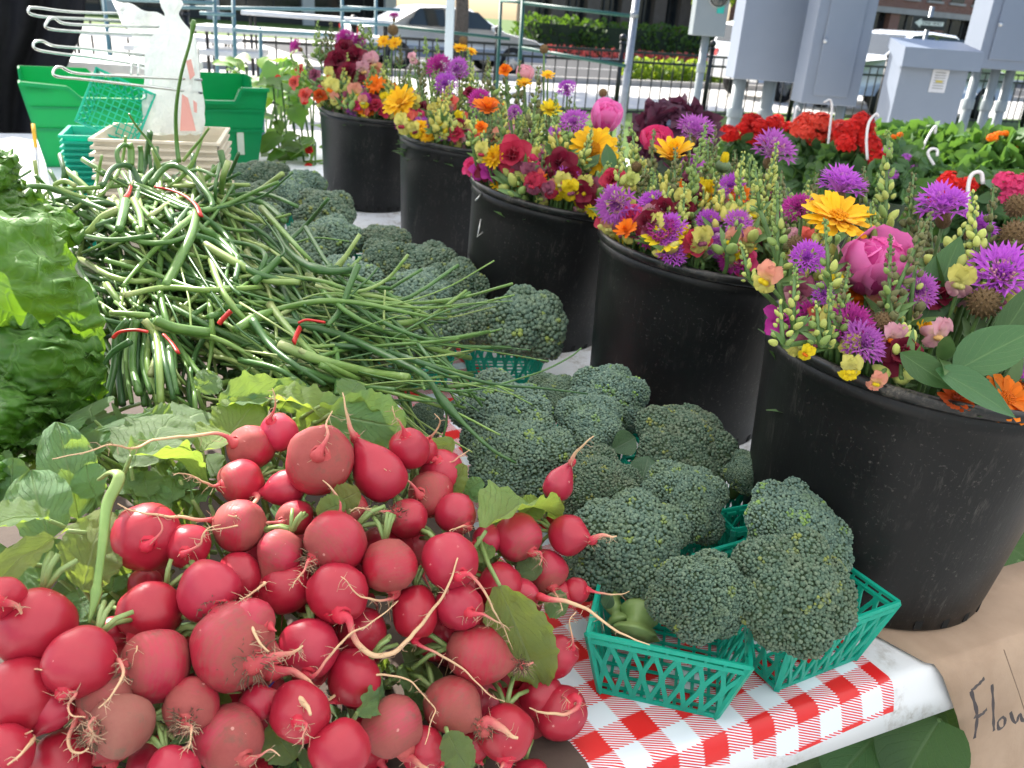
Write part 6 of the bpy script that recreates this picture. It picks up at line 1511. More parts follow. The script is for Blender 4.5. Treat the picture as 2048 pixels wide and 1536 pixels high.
tuft(3, 1148, 250, 34, TC, M_MAUVE, 'mauve tuft left of the hot pink peony', None, -.1); tuft(3, 1134, 180, 22, TC, M_PURPLE, 'purple tuft at the back right of the middle bucket', None, .55); tuft(3, 1030, 228, 18, TC, M_MAUVE, 'small lilac tuft right of the orange marigold', None, .2); tuft(3, 960, 205, 26, TC, M_MAGENTA, 'magenta tuft behind the orange marigold', None, .2); tuft(3, 1110, 265, 14, TC, M_PURPLE, 'tiny violet tuft under the round yellow marigold', None, -.5)
ruffle(3, 1010, 140, 15, TC, M_ORANGE, 'little orange bloom at the back of the middle bucket', None, .6); ruffle(3, 940, 185, 15, TC, M_BURG, 'little dark red bloom at the back left of the middle bucket', None, .4); ruffle(3, 962, 255, 16, TC, M_ORANGE, 'orange petals under the orange marigold', None, -.4)
seedhead(3, 1088, 98, 9, 'brown seed head on a long stem at the top of the middle bucket', .7)
seedhead(3, 1206, 186, 9, 'brown bud just above the hot pink peony', .3)
for (tx, ty, bx, by, w, ms, k, lab) in ((1078, 132, 1060, 300, 36, GD, -.2, 'tall brown-green spike in the centre'), (1112, 186, 1112, 290, 26, G5, -.2, 'bright green spike right of the centre'), (1000, 190, 1008, 300, 34, GD, -.3, 'olive spike right of the orange marigold'), (1040, 120, 1036, 215, 24, GD, .5, 'dim spike at the back left'), (975, 110, 985, 200, 26, GD, .6, 'dim spike at the far back left'),
    (1010, 120, 1012, 190, 22, GD, .7, 'small dim spike at the back'), (1036, 278, 1048, 350, 24, GK, -.9, 'pinkish brown spike at the front'), (950, 215, 945, 290, 24, G5, -.5, 'green spike over the left rim'), (1150, 205, 1150, 290, 24, G5, .2, 'green spike left of the peony'), (1224, 195, 1226, 240, 18, GD, .4, 'short spike right of the peony'), (1085, 290, 1084, 350, 26, GK, -.85, 'dusky spike right of the rosy bloom'), (1245, 250, 1236, 330, 26, G5, .1, 'green spike at the far right')):
    spike(3, tx, ty, bx, by, w, ms, lab + ' of the middle bucket', 'snapdragon spikes in the middle bucket', k)
# ---- second farthest bucket
calendula(2, 802, 208, 38, (-.3, -.6, .6), M_YELLOW, 'shaggy golden marigold over the left rim of the second farthest bucket', None, True, -.6, 22, .35)
calendula(2, 920, 98, 16, (0, -.4, .9), M_YELLOW, 'small golden marigold at the top of the second farthest bucket', None, False, .6)
calendula(2, 942, 104, 13, (.3, -.4, .9), M_YELLOW, 'second small golden marigold at the top, right of the first', None, False, .6)
tuft(2, 880, 140, 30, TC, M_MAGENTA, 'bright magenta tuft at the left of the pair in the second farthest bucket', None, .4); tuft(2, 916, 146, 30, TC, M_MAUVE, 'lilac tuft at the right of the pair in the second farthest bucket', None, .3); tuft(2, 892, 174, 28, TC, M_PURPLE, 'purple tuft below the pair in the second farthest bucket', None, .0)
snap(2, 806, 250, 26, (-.4, -.8, .3), M_CREAM, M_CREAM, M_CRIMSON, 'cream and red snapdragon bloom on the left rim of the second farthest bucket', -.9)
snap(2, 830, 262, 20, (-.1, -.9, .2), M_CREAM, M_LEMON, M_BURG, 'cream bloom next to the cream and red one on the rim', -.95)
snap(2, 868, 222, 18, (-.1, -.9, .3), M_CREAM, M_BUDL, M_ORANGE, 'lime and orange snapdragon bloom in the second farthest bucket', -.5)
snap(2, 830, 205, 18, (-.1, -.9, .3), M_CREAM, M_BUDL, M_BUDL, 'lime closed bloom right of the shaggy marigold', -.5)
snap(2, 826, 118, 14, TC, M_BLUSH, M_BLUSH, M_BLUSH, 'white bloom at the back left of the second farthest bucket', .4)
ruffle(2, 900, 205, 20, TC, M_CORAL, 'coral bloom in the middle of the second farthest bucket', None, -.3)
ruffle(2, 892, 268, 18, TC, M_PURPLE, 'purple bloom low on the front rim of the second farthest bucket', None, -.95)
seedhead(2, 926, 82, 9, 'brown seed head at the top of the second farthest bucket', .65)
for (tx, ty, bx, by, w, ms, k, lab) in ((848, 130, 842, 220, 26, GD, .2, 'olive spike left'), (868, 140, 862, 250, 24, G5, -.2, 'green spike left of centre'), (850, 72, 856, 140, 20, G5, .6, 'pale green spike at the back'), (874, 76, 874, 140, 20, G5, .65, 'second pale green spike at the back'), (830, 92, 836, 150, 18, GD, .6, 'small spike at the back left'), (936, 100, 930, 200, 24, G5, .4, 'green spike at the right back'), (948, 150, 945, 240, 26, G5, .1, 'green spike right'),
    (896, 222, 892, 275, 26, GL_, -.8, 'lime budded spike at the front'), (865, 240, 870, 285, 28, GL_, -.85, 'second lime budded spike at the front'), (928, 225, 922, 290, 24, GL_, -.8, 'lime spike at the front right'), (975, 128, 962, 220, 26, GD, .5, 'olive spike at the far right')):
    spike(2, tx, ty, bx, by, w, ms, lab + ' of the second farthest bucket', 'snapdragon spikes in the second farthest bucket', k, hero=False)
# ---- farthest bucket
for (px, py, r, k, lab) in ((680, 125, 34, .1, 'dark burgundy bloom at the left of the burgundy cluster'), (712, 122, 34, .1, 'dark burgundy bloom at the right of the burgundy cluster'), (700, 150, 32, -.2, 'dark burgundy bloom at the bottom of the burgundy cluster'), (690, 100, 26, .3, 'dark burgundy bloom at the top of the burgundy cluster'), (742, 205, 22, -.9, 'deep red bloom on the front rim of the farthest bucket')): ruffle(1, px, py, r, TC, M_BURG, lab, None, k)
tuft(1, 692, 82, 22, TC, M_MAGENTA, 'magenta tuft at the top of the farthest bucket, left of two', None, .5); tuft(1, 716, 88, 22, TC, M_MAGENTA, 'magenta tuft at the top of the farthest bucket, right of two', None, .5); tuft(1, 596, 96, 18, (-.6, -.4, .4), M_MAGENTA, 'magenta tuft leaning out at the far left of the farthest bucket', None, .2)
snap(1, 664, 178, 26, (-.3, -.9, .2), M_CREAM, M_CREAM, M_ORANGE, 'yellow snapdragon bloom with an orange lip at the left of the farthest rim', -.85); snap(1, 712, 188, 24, (-.1, -.9, .2), M_PEACH, M_LEMON, M_LEMON, 'yellow snapdragon bloom at the middle of the farthest rim', -.9); snap(1, 660, 150, 18, (-.3, -.9, .2), M_CREAM, M_CREAM, M_REDOR, 'cream snapdragon bloom above the yellow one with an orange lip', -.5)
snap(1, 746, 128, 26, (.1, -.9, .3), M_BLUSH, M_PEACH, M_PEACH, 'peach pink snapdragon bloom at the right of the farthest bucket', .1); snap(1, 728, 142, 22, (.0, -.9, .3), M_BLUSH, M_BLUSH, M_PEACH, 'blush snapdragon bloom beside the burgundy cluster', -.2)
calendula(1, 750, 172, 24, TC, M_ORANGE, 'orange marigold at the right of the farthest bucket', None, False, -.4); calendula(1, 768, 84, 15, TC, M_YELLOW, 'yellow marigold at the top right of the farthest bucket', None, False, .5); calendula(1, 790, 88, 15, TC, M_YELLOW, 'yellow marigold at the extreme right of the farthest bucket', None, False, .5); calendula(1, 782, 180, 16, TC, M_ORANGE, 'small orange bloom between the two farthest buckets', None, False, -.2)
tuft(1, 788, 36, 13, (0, -.2, 1), M_MAGENTA, 'lone magenta thistle-like bloom rising above the farthest bucket', None, .8); seedhead(1, 786, 60, 11, 'brown bulb below the lone magenta bloom', .8)
ruffle(1, 600, 140, 14, (-.5, -.6, .3), M_CORAL, 'coral bloom at the upper left of the farthest bucket', None, .0); ruffle(1, 590, 165, 16, (-.5, -.6, .3), M_CORAL, 'coral bloom halfway down the left of the farthest bucket', None, -.2); ruffle(1, 612, 190, 18, (-.5, -.6, .3), M_CORAL, 'coral bloom low at the left of the farthest rim', None, -.5); ruffle(1, 640, 192, 17, TC, M_REDOR, 'rust bloom on the left of the farthest rim', None, -.8)
ruffle(1, 630, 150, 15, TC, M_DUSKY, 'dusky mauve bloom in the left of the farthest bucket', None, -.2)
for (tx, ty, bx, by, w, ms, k, lab) in ((636, 42, 632, 110, 24, G5, .5, 'green spike at the top left'), (650, 60, 650, 120, 22, GD, .5, 'second green spike at the top left'), (662, 40, 662, 100, 20, GD, .6, 'pale spike at the top'), (720, 42, 728, 110, 28, G5, .4, 'broad green spike at the top'), (738, 52, 744, 110, 22, G5, .5, 'green spike right of the broad one'), (580, 112, 622, 190, 24, G5, -.3, 'green spike leaning far out to the left'), (606, 110, 640, 180, 22, GD, -.1, 'olive spike leaning left'), (775, 110, 775, 190, 26, G5, .1, 'green spike at the right'), (800, 70, 800, 130, 16, GD, .5, 'small spike at the far right'), (765, 130, 768, 205, 26, GL_, -.3, 'lime spike at the right front'), (680, 55, 682, 100, 20, GD, .6, 'small olive spike at the top')):
    spike(1, tx, ty, bx, by, w, ms, lab + ' of the farthest bucket', 'snapdragon spikes in the farthest bucket', k, hero=False)
# ---- filler deep in every bucket, so no gap shows bare plastic
SIZE = {1: .030, 2: .030, 3: .030, 4: .030, 5: .030}
for b_ in range(1, 6):
    R = random.Random(900 + b_); gz = thing('cut_greenery', 'mass of green stems and leaves between the blooms in ' + BN[b_], 'greenery', tuple(brim(b_, 0, 0, BH)), 'greenery between the cut flowers'); o0 = Vector(gz.location)
    b = MB()
    for i in range(150):
        r = sqrt(R.random()) * .9; an = R.uniform(0, 360); h = BH + R.uniform(-.05, .06) * (1.2 - r * .6); p = brim(b_, an, r, h); e = brim(b_, an, r * .5, .08)
        b.tube([e - o0, (p - o0)], [.0025, .0015], 5, True, .2, .2)
        for q in range(2):
            t = MB(); L = R.uniform(.028, .060); blade(t, L, L * R.uniform(.16, .30), o_lance, 2, 4, .3, .5, .02, 3, i); b.add(t.v, t.f, R.random(), basis(p - o0 - Vector((0, 0, R.uniform(0, .05))), Vector((R.uniform(-1, 1), R.uniform(-1, 1), R.uniform(.1, 1.1))), (R.uniform(-.3, .3), -.4, 1)))
    o = b.build('leaves_and_stems', simple('cut_greenery_leaves', (.085, .16, .05), (.045, .10, .03), 30, .5, .35, transl=.2) if b_ == 1 else bpy.data.materials['cut_greenery_leaves'], gz); o['kind'] = 'stuff'
    kinds = ['spike'] * 18 + ['lime'] * 16 + ['tuft'] * 8 + ['ruffle'] * 12 + ['cal'] * 4 + ['snapb'] * 26
    edge_k = ['snapb'] * 20 + ['lime'] * 10 + ['ruffle'] * 7 + ['tuft'] * 5 + ['cal'] * 2
    for i, kd in enumerate(kinds + edge_k):
        inner = i < len(kinds)
        if inner: an = R.uniform(0, 360); rr = sqrt(R.random()) * .88; h = BH + R.uniform(.0, .05) + .045 * (1 - rr)
        else: an = R.uniform(-185, 5); rr = R.uniform(.80, 1.01); h = BH + R.uniform(.006, .050)
        p = brim(b_, an, rr, h); px, py = prj(p); dd = depth_of(p); kk = (dd - DC[b_]) / (BRR * .9); s = FPX / dd * (1.0 if inner else 1.1)
        if b_ == 5 and px > 1830 and py > 610: continue
        if kd == 'lime':
            q = p + Vector((R.uniform(-.02, .02), R.uniform(-.03, .02), R.uniform(.035, .07))); qx, qy = prj(q)
            spike(b_, qx, qy, px, py, .036 * s, R.choice([GL_, GL_, [M_CREAM, M_BUDL, M_BUDL], G5]), 'short fat lime budded snapdragon spike low among the blooms of ' + BN[b_], 'lime budded spikes in ' + BN[b_], kk, hero=False)
        elif kd == 'spike':
            L = R.uniform(.06, .115); q = p + Vector((R.uniform(-.02, .02), R.uniform(-.01, .03), L)); qx, qy = prj(q)
            spike(b_, qx, qy, px, py, .025 * s, R.choice([G5, GL_, GD, GP]), 'plain budded snapdragon spike deep among the blooms of ' + BN[b_], 'snapdragon spikes in ' + BN[b_], kk, hero=False)
        elif kd == 'tuft': tuft(b_, px, py, .022 * s, TC + Vector((R.uniform(-.4, .4), 0, 0)), R.choice([M_PURPLE, M_MAUVE, M_MAGENTA]), 'half hidden purple or magenta tuft deep in ' + BN[b_], 'tufts deep in ' + BN[b_], kk)
        elif kd == 'ruffle': ruffle(b_, px, py, .021 * s, TC + Vector((R.uniform(-.4, .4), 0, 0)), R.choice([M_BURG, M_CRIMSON, M_DUSKY, M_HOT, M_MAGENTA]), 'half hidden red or pink bloom deep in ' + BN[b_], 'blooms deep in ' + BN[b_], kk)
        elif kd == 'cal': calendula(b_, px, py, .018 * s, TC, R.choice([M_YELLOW, M_ORANGE]), 'half hidden yellow marigold deep in ' + BN[b_], 'marigolds deep in ' + BN[b_], False, kk)
        else: snap(b_, px, py, .021 * s, TC + Vector((R.uniform(-.6, .6), R.uniform(-.3, .3), R.uniform(-.5, .2))), R.choice([M_DUSKY, M_CREAM, M_CREAM, M_BLUSH, M_PEACH, M_LEMON, M_CORAL]), R.choice([M_CREAM, M_LEMON, M_BLUSH, M_CREAM]), R.choice([M_BUDL, M_LEMON, M_CREAM, M_DUSKY]), 'half hidden pale snapdragon bloom deep in ' + BN[b_], kk, 'pale blooms deep in ' + BN[b_])
# ------------------------------------------------------------------ radishes
RP = [(0, 1250, .58), (0, 1530, .52), (300, 1530, .54), (600, 1530, .58), (900, 1530, .64), (1120, 1420, .735), (300, 1075, .655), (640, 920, .715), (560, 860, .76), (900, 950, .765),
      (460, 1290, .595), (700, 1200, .655), (900, 1150, .69), (1140, 1070, .775), (1120, 960, .80), (1060, 1280, .735), (960, 1310, .695), (1010, 1465, .685), (150, 1400, .55)]
def rdep(x, y): return idw(RP, x, y)
def radish(px, py, r, root, label, asp=1.0, dust=.3, pink=.3, off=0.0, hair=3, thick=1.0, group='radishes in the pile', tear=0.0, rdir=None):
    """root: photo points of the tap root, first one where it leaves the bulb"""
    d = rdep(px, py) + off; C = ray(px, py, d); rw = r / FPX * d
    q0 = root[0] if root else (px + r * .3, py + r * .8)
    dx, dy = (q0[0] - px) / r, (q0[1] - py) / r; m = sqrt(dx * dx + dy * dy)
    if rdir is not None: tz = rdir
    else: tz = sqrt(max(0, 1 - min(1, m) ** 2))
    if m > 1: dx, dy = dx / m, dy / m
    ax = (CR * dx - CU * dy - CF * tz).normalized()
    root_o = thing('radish', label, 'radish', tuple(C), group)
    R = random.Random(int(px * 7 + py * 13)); seed = R.random()
    prof = []; N = 15
    for i in range(N + 1):
        t = -1 + 2 * i / N; rad = sqrt(max(0, 1 - t * t)) ** .94
        z = t
        if t > 0: z = t * (1 + tear * .55 * t * t); rad *= (1 - tear * .28 * t)
        prof.append((max(0.0, rad), z * asp))
    if tear:
        Z = asp * (1 + tear * .85); prof = [(r0, z0) for r0, z0 in prof if z0 <= 0]
        for i in range(1, 12):
            s_ = i / 11; prof.append((.10 * s_ + max(0.0, 1 - s_ * s_) ** 1.55, Z * s_))
    prof[0] = (0.0, -asp * .985)
    b = MB(); b.lathe(prof, 28)
    mm = zbasis((0, 0, 0), ax, R.uniform(0, 6), 1.0); k1, k2 = R.uniform(.95, 1.05), R.uniform(.96, 1.04)
    V = []
    for v in b.v:
        q = Vector(v); n = 1 + .095 * noise.noise(q * 1.1 + Vector((seed * 50, 0, 0))) + .030 * noise.noise(q * 3.1 + Vector((0, seed * 50, 0)))
        V.append(tuple(mm @ (Vector((q.x * k1, q.y * k2, q.z)) * n * rw)))
    b.v = V
    b.a = [(i // 28) / (len(prof) - 1) for i in range(len(b.v))]
    body = b.build('bulb', M_RADISH, root_o); body.color = (dust, pink, seed, 1)
    tipz = asp * (1 + tear * .85)
    start = ax * rw * tipz * .86
    pts = [ax * rw * tipz * (.93 if tear else .62), ax * rw * tipz * .97 if tear else start, ax * rw * (tipz * 1.03)]
    o0 = C
    if root and len(root) > 1:
        nR = len(root)
        for i, (x, y) in enumerate(root[1:]):
            f = (i + 1) / max(1, nR - 1)
            dd0 = depth_of(C + ax * rw * tipz)
            over = rdep(x, y) - .026 if (x > 0 and y < 1640) else dd0
            dd = dd0 + (min(over, dd0 + .03) - dd0) * min(1, f * 1.4) if off < .02 else dd0
            pts.append(ray(x, y, dd) - o0)
    else:
        pts += [ax * rw * (tipz + .5) + Vector((R.uniform(-.3, .3), R.uniform(-.2, .2), -.25)) * rw, ax * rw * (tipz + .9) + Vector((R.uniform(-.8, .8), 0, -.8)) * rw]
    nP = 6 + 5 * len(pts)
    c = [Vector(q) for q in catmull([tuple(p) for p in pts], nP)]
    c = [p + Vector((noise.noise(p * 90 + Vector((seed * 9, 0, 0))), noise.noise(p * 90 + Vector((0, seed * 9, 0))), noise.noise(p * 90 + Vector((0, 0, seed * 9))))) * .0011 * min(1, i / 5) for i, p in enumerate(c)]
    rad = []
    L = [0.0]
    for i in range(1, nP): L.append(L[-1] + (c[i] - c[i - 1]).length)
    for i in range(nP):
        a = L[i] / L[-1]; x = (L[i] - L[0]) / rw
        flare = (.52 * exp(-((x / .34) ** 1.4)) if not tear else .11 * exp(-((x / .8) ** 1.5)))
        rad.append(rw * flare + .0014 * thick * (1 - .78 * a))
    b = MB(); b.tube(c, rad, 9); b.a = [max(0.0, min(1.0, (L[i // 9] - rw * tipz * (.12 if tear else .40)) / (rw * 1.1 + .012))) for i in range(9 * nP)]; b.build('tap_root', M_ROOT, root_o).color = (dust, pink, seed, 1)
    if hair:
        b = MB()
        for k in range(hair * 9):
            i = min(nP - 2, int((.14 + .8 * R.random() ** 1.7) * nP)); p = c[i]; dv = Vector((R.uniform(-1, 1), R.uniform(-1, .4), R.uniform(-1, .6))).normalized(); l = R.uniform(.15, .60) * min(rw, .02)
            b.tube([p, p + dv * l * .5 + Vector((R.uniform(-1, 1), R.uniform(-1, 1), R.uniform(-1, 1))) * l * .2, p + dv * l], [.00030, .00022, .00012], 4, False)
        b.build('root_hairs', M_ROOTHAIR, root_o)
    if hair >= 6:
        b = MB()
        for k in range(hair * 9):
            i = R.randint(2, 8); p = c[min(i, nP - 1)]; dv = Vector((R.uniform(-1, 1), R.uniform(-1, .3), R.uniform(-1, 1))).normalized(); p = p + dv * rad[min(i, nP - 1)] * .9; l = R.uniform(.18, .45) * rw
            b.tube([p, p + dv * l * .45, p + dv * l * .7 + Vector((R.uniform(-1, 1), R.uniform(-1, .4), R.uniform(-1, 1))) * l * .4], [.00042, .00032, .0002], 4, False)
        b.build('root_beard', M_BEARD, root_o)
    b = MB()
    for k in range(4):
        e = -ax * rw * asp * .9; dv = (-ax + Vector((R.uniform(-.5, .5), R.uniform(-.5, .5), R.uniform(-.5, .5)))).normalized()
        b.tube([e, e + dv * rw * .7, e + dv * rw * 1.3 + Vector((0, 0, -rw * .3))], [rw * .10, rw * .09, rw * .08], 6)
    b.build('leaf_stalks', M_STALK, root_o)
    return root_o
RAD = [
 (640, 920, 67, [(652, 902), (655, 870), (652, 848), (666, 822)], 'largest rounded radish at the top of the pile, its root standing straight up', dict(dust=.72, thick=1.5)),
 (557, 865, 38, [(549, 838), (549, 815), (550, 795), (545, 778)], 'bright magenta-pink radish at the very top with its root pointing up', dict(dust=.15, pink=.9)),
 (502, 895, 45, [(478, 882), (440, 868), (380, 872), (310, 880), (270, 896), (220, 890), (170, 905), (105, 918)], 'dusty radish at the top left whose very long root runs far to the left', dict(dust=.7, thick=1.2)),
 (482, 963, 45, [(452, 968), (425, 972), (395, 958), (365, 946), (348, 950)], 'radish just below the long-rooted one, root curling left over the leaves', dict(dust=.5)),
 (575, 976, 36, [(540, 982), (515, 995), (495, 1020), (470, 1033), (455, 1032)], 'teardrop radish tucked below the largest one, root sweeping down left', dict(dust=.3, pink=.5, tear=.9, thick=1.5)),
 (762, 950, 54, [(728, 900), (706, 868), (694, 830), (688, 800), (686, 785)], 'big pear-shaped radish leaning back with its root rising over a leaf', dict(dust=.25, pink=.4, tear=.8, thick=1.5)),
 (851, 902, 26, [(858, 878), (872, 862), (880, 840), (868, 828)], 'little radish half hidden behind the round one at the top right', dict(dust=.2, off=.012)),
 (820, 897, 41, [(812, 868), (800, 845), (790, 832), (786, 812)], 'round glossy radish at the top right of the pile with a short pale root', dict(dust=.15)),
 (884, 944, 44, [(872, 915), (900, 925), (920, 912), (940, 900)], 'pale-lit radish with a yellow leaf on its right, behind two others', dict(dust=.2, pink=.5, off=.02)),
 (861, 989, 45, [(842, 982), (815, 962), (790, 948), (768, 938)], 'round dusty radish with its root pointing left, at the upper right', dict(dust=.65)),
 (912, 1028, 42, [(936, 1050), (925, 1052), (905, 1058), (898, 1062)], 'radish with its root tucked under, right of the dusty round one', dict(dust=.4, pink=.5)),
 (815, 1036, 40, [(796, 1020), (765, 1024), (735, 1018), (715, 1015), (700, 1024)], 'small radish whose branched hairy root reaches left', dict(dust=.5, hair=7)),
 (692, 1018, 43, [(690, 1020), (678, 1000), (660, 975), (645, 960)], 'dusty radish under the two-lobed seed leaf', dict(dust=.7, thick=1.4)),
 (590, 1035, 37, [(572, 1040), (530, 1046), (490, 1048), (450, 1056), (412, 1062)], 'small mottled radish in the middle with a long root to the left', dict(dust=.75, pink=.4)),
 (480, 1051, 51, [(428, 1042), (400, 1040), (350, 1034), (300, 1028), (262, 1020), (235, 1006)], 'dull dusty radish left of centre, its root crossing the big red one', dict(dust=.85, pink=.4, thick=1.3)),
 (293, 1075, 66, [(322, 1078), (325, 1058), (316, 1036), (314, 1030)], 'big glossy red radish at the upper left of the pile', dict(dust=.0, hair=1)),
 (377, 1092, 44, [(385, 1098), (398, 1090), (404, 1072), (415, 1058), (440, 1050)], 'smaller red radish with a curled scar, touching the big glossy one', dict(dust=.2)),
 (560, 1105, 47, [(540, 1145), (528, 1168), (510, 1182), (488, 1196), (478, 1196)], 'dusty pink radish in the middle with its root hanging down left', dict(dust=.72, pink=.7, tear=.5)),
 (670, 1085, 61, [(628, 1116), (615, 1124), (604, 1146), (590, 1164), (584, 1176)], 'wide shaded radish in the centre with a hairy root at its lower left', dict(dust=.6, pink=.4, hair=7)),
 (780, 1131, 55, [(792, 1184), (780, 1198), (750, 1202), (715, 1188), (690, 1160), (682, 1153)], 'dusty round radish in the centre with its root curving below', dict(dust=.7, pink=.2)),
 (900, 1120, 58, [(922, 1140), (942, 1150), (975, 1195), (995, 1235), (1010, 1262), (1024, 1300)], 'bright red radish right of centre with a long root falling to the right', dict(dust=.05, pink=.5)),
 (675, 1187, 59, [(690, 1222), (698, 1240), (715, 1285), (752, 1312), (800, 1295), (850, 1240), (895, 1175), (915, 1115)], 'glossy red radish whose thick pink root loops up to the right', dict(dust=.05, pink=.3, thick=2.0, hair=5)),
 (572, 1172, 56, [(520, 1190), (512, 1196), (500, 1200), (488, 1204)], 'red radish behind the glossy one with the looping root', dict(dust=.1, off=.022)),
 (417, 1180, 62, [(455, 1208), (478, 1215), (500, 1245), (512, 1272), (530, 1298), (536, 1304)], 'bright red radish with a creamy hairy root crossing the dusty one below', dict(dust=.15, pink=.6, thick=2.0, hair=8)),
 (918, 1212, 49, [(944, 1216), (965, 1228), (985, 1240), (1008, 1252), (1022, 1262)], 'bright radish below the long-rooted one, root pointing right', dict(dust=.15, pink=.6)),
 (830, 1224, 47, [(832, 1268), (842, 1292), (880, 1310), (925, 1338), (960, 1372), (990, 1395), (1010, 1404)], 'oval bright red radish with its root running down across the pile', dict(dust=.0, asp=1.15, pink=.2)),
 (1000, 1172, 46, [(1040, 1190), (1060, 1200), (1080, 1215)], 'red radish half behind the two bright ones at the right', dict(dust=.1, off=.022)),
 (1035, 1074, 48, [(1064, 1100), (1080, 1104), (1084, 1118), (1080, 1132)], 'pinkish radish under the tall pale leaf at the right', dict(dust=.45, pink=.7)),
 (1138, 1070, 41, [(1172, 1074), (1185, 1078), (1205, 1072), (1222, 1074), (1234, 1072)], 'bright radish sticking out over the broccoli at the right', dict(dust=.1, pink=.4, tear=.35, thick=1.6)),
 (1093, 1142, 42, [(1104, 1172), (1112, 1190), (1122, 1210), (1126, 1222)], 'dusty pink radish below the pinkish one at the right', dict(dust=.6, pink=.6, off=.012)),
 (1116, 972, 31, [(1130, 945), (1140, 925), (1152, 905), (1168, 888), (1187, 872)], 'little pear-shaped radish with a pink root pointing up over the broccoli', dict(dust=.3, pink=.7, tear=1.0, thick=1.6)),
 (300, 1226, 60, [(282, 1268), (276, 1290), (272, 1304)], 'dark red radish left of centre above the many-rooted dusty one', dict(dust=.15, pink=.2)),
 (72, 1254, 78, [(80, 1320), (84, 1340)], 'largest glossy radish at the left edge with a sunlit top', dict(dust=.0, pink=.2, hair=0, off=-.005)),
 (2, 1195, 44, [(22, 1190), (34, 1212), (44, 1232)], 'radish cut by the left edge, root lying on the large glossy one', dict(dust=.2, pink=.3, tear=.6, thick=1.8, off=-.02)),
 (162, 1325, 68, [(150, 1370), (152, 1385), (138, 1410), (146, 1430), (170, 1436)], 'deep red radish under the large glossy one, its pale root hooked', dict(dust=.15)),
 (42, 1392, 76, [(60, 1450), (66, 1462)], 'big dark red radish at the left edge below the large glossy one', dict(dust=.05, pink=.2, hair=0)),
 (310, 1332, 70, [(262, 1322), (238, 1320), (246, 1340), (240, 1365), (215, 1400), (196, 1416)], 'dusty radish with several wiry roots on its left side', dict(dust=.7, pink=.6, hair=8, thick=1.3)),
 (502, 1246, 46, [(545, 1250), (552, 1262)], 'double-looking radish bulging behind the big dusty one', dict(dust=.4, pink=.7, off=.0, hair=0)),
 (466, 1290, 84, [(528, 1308), (548, 1312), (575, 1308), (595, 1300), (606, 1292)], 'biggest dusty radish in the middle front with a bristly root to the right', dict(dust=.68, pink=.4, thick=2.3, hair=10)),
 (500, 1320, 62, [(555, 1338), (585, 1342), (615, 1362), (634, 1400), (636, 1440), (640, 1462)], 'radish under the biggest dusty one, its thick pink root curving down', dict(dust=.5, pink=.5, off=.022, thick=2.4, hair=5)),
 (214, 1392, 56, [(180, 1420), (152, 1440), (140, 1470), (142, 1500), (160, 1506), (178, 1498)], 'brownish radish hidden behind two dusty ones at the lower left', dict(dust=.95, off=.012, thick=1.5)),
 (242, 1452, 62, [(205, 1448), (190, 1438), (178, 1452), (186, 1470), (182, 1474)], 'earthy brown radish with a knobbly crown and straggling roots at the front', dict(dust=1.15, pink=.6, hair=10, thick=1.7)),
 (384, 1412, 55, [(388, 1425), (384, 1452), (382, 1475), (376, 1496)], 'dusty radish with a beard of fine roots facing the viewer', dict(dust=.85, pink=.5, hair=12)),
 (457, 1478, 67, [(505, 1500), (516, 1512), (540, 1500), (560, 1512)], 'dusty pink radish at the bottom, streaked with darker marks', dict(dust=.85, pink=.9)),
 (106, 1420, 38, [(84, 1450), (66, 1478), (44, 1506), (14, 1530)], 'small pear-shaped radish whose root runs to the lower left corner', dict(dust=.2, pink=.6, tear=.9, thick=1.7, hair=4)),
 (125, 1520, 60, [(150, 1560), (160, 1580)], 'dark red radish at the bottom left behind the pear-shaped root', dict(dust=.15, off=.015)),
 (12, 1505, 55, [(30, 1540), (34, 1560)], 'dark red radish in the lower left corner', dict(dust=.1, off=.0)),
 (345, 1545, 52, [(372, 1580), (380, 1590)], 'deep pink radish cut by the bottom edge left of the streaked one', dict(dust=.3, pink=.6)),
 (512, 1406, 34, [(545, 1395), (572, 1392), (598, 1398), (614, 1412), (622, 1430)], 'small dusty radish with a very thick root hooked over its neighbour', dict(dust=.6, pink=.5, tear=1.0, thick=3.2)),
 (600, 1425, 60, [(612, 1420), (612, 1450), (606, 1468), (604, 1478)], 'glossy red radish under the hooked thick root', dict(dust=.05, hair=5)),
 (618, 1296, 57, [(622, 1336), (628, 1352), (660, 1312), (700, 1268), (735, 1252), (770, 1225), (796, 1202)], 'shiny pink-red radish in the middle with a straight root up to the right', dict(dust=.1, pink=.6)),
 (724, 1262, 48, [(760, 1290), (766, 1300)], 'red radish glimpsed behind the thick pink looping root', dict(dust=.1, off=.024)),
 (708, 1356, 54, [(672, 1400), (640, 1412), (700, 1372), (760, 1350), (818, 1362), (856, 1400), (870, 1420), (860, 1450), (850, 1490)], 'bright red radish crossed by a long cream root in an arch', dict(dust=.05)),
 (680, 1500, 60, [(715, 1545), (720, 1560)], 'glossy red radish at the bottom centre with a dark nick', dict(dust=.0, pink=.3, hair=0)),
 (786, 1452, 60, [(815, 1502), (835, 1525), (860, 1545), (880, 1560)], 'dusty mauve radish at the bottom right of centre behind a small leaf', dict(dust=.92, pink=.9, thick=2.2)),
 (906, 1410, 58, [(950, 1432), (975, 1445), (1005, 1458), (1022, 1470), (1036, 1474)], 'dusty brown-speckled radish with a stout root pointing lower right', dict(dust=.9, pink=.2, tear=.5, thick=3.0, hair=6)),
 (958, 1310, 58, [(1020, 1325), (1035, 1328), (1050, 1330), (1066, 1326)], 'dusty egg-shaped radish lying across a large leaf', dict(dust=.75, pink=.3, asp=1.2, tear=.3, hair=8)),
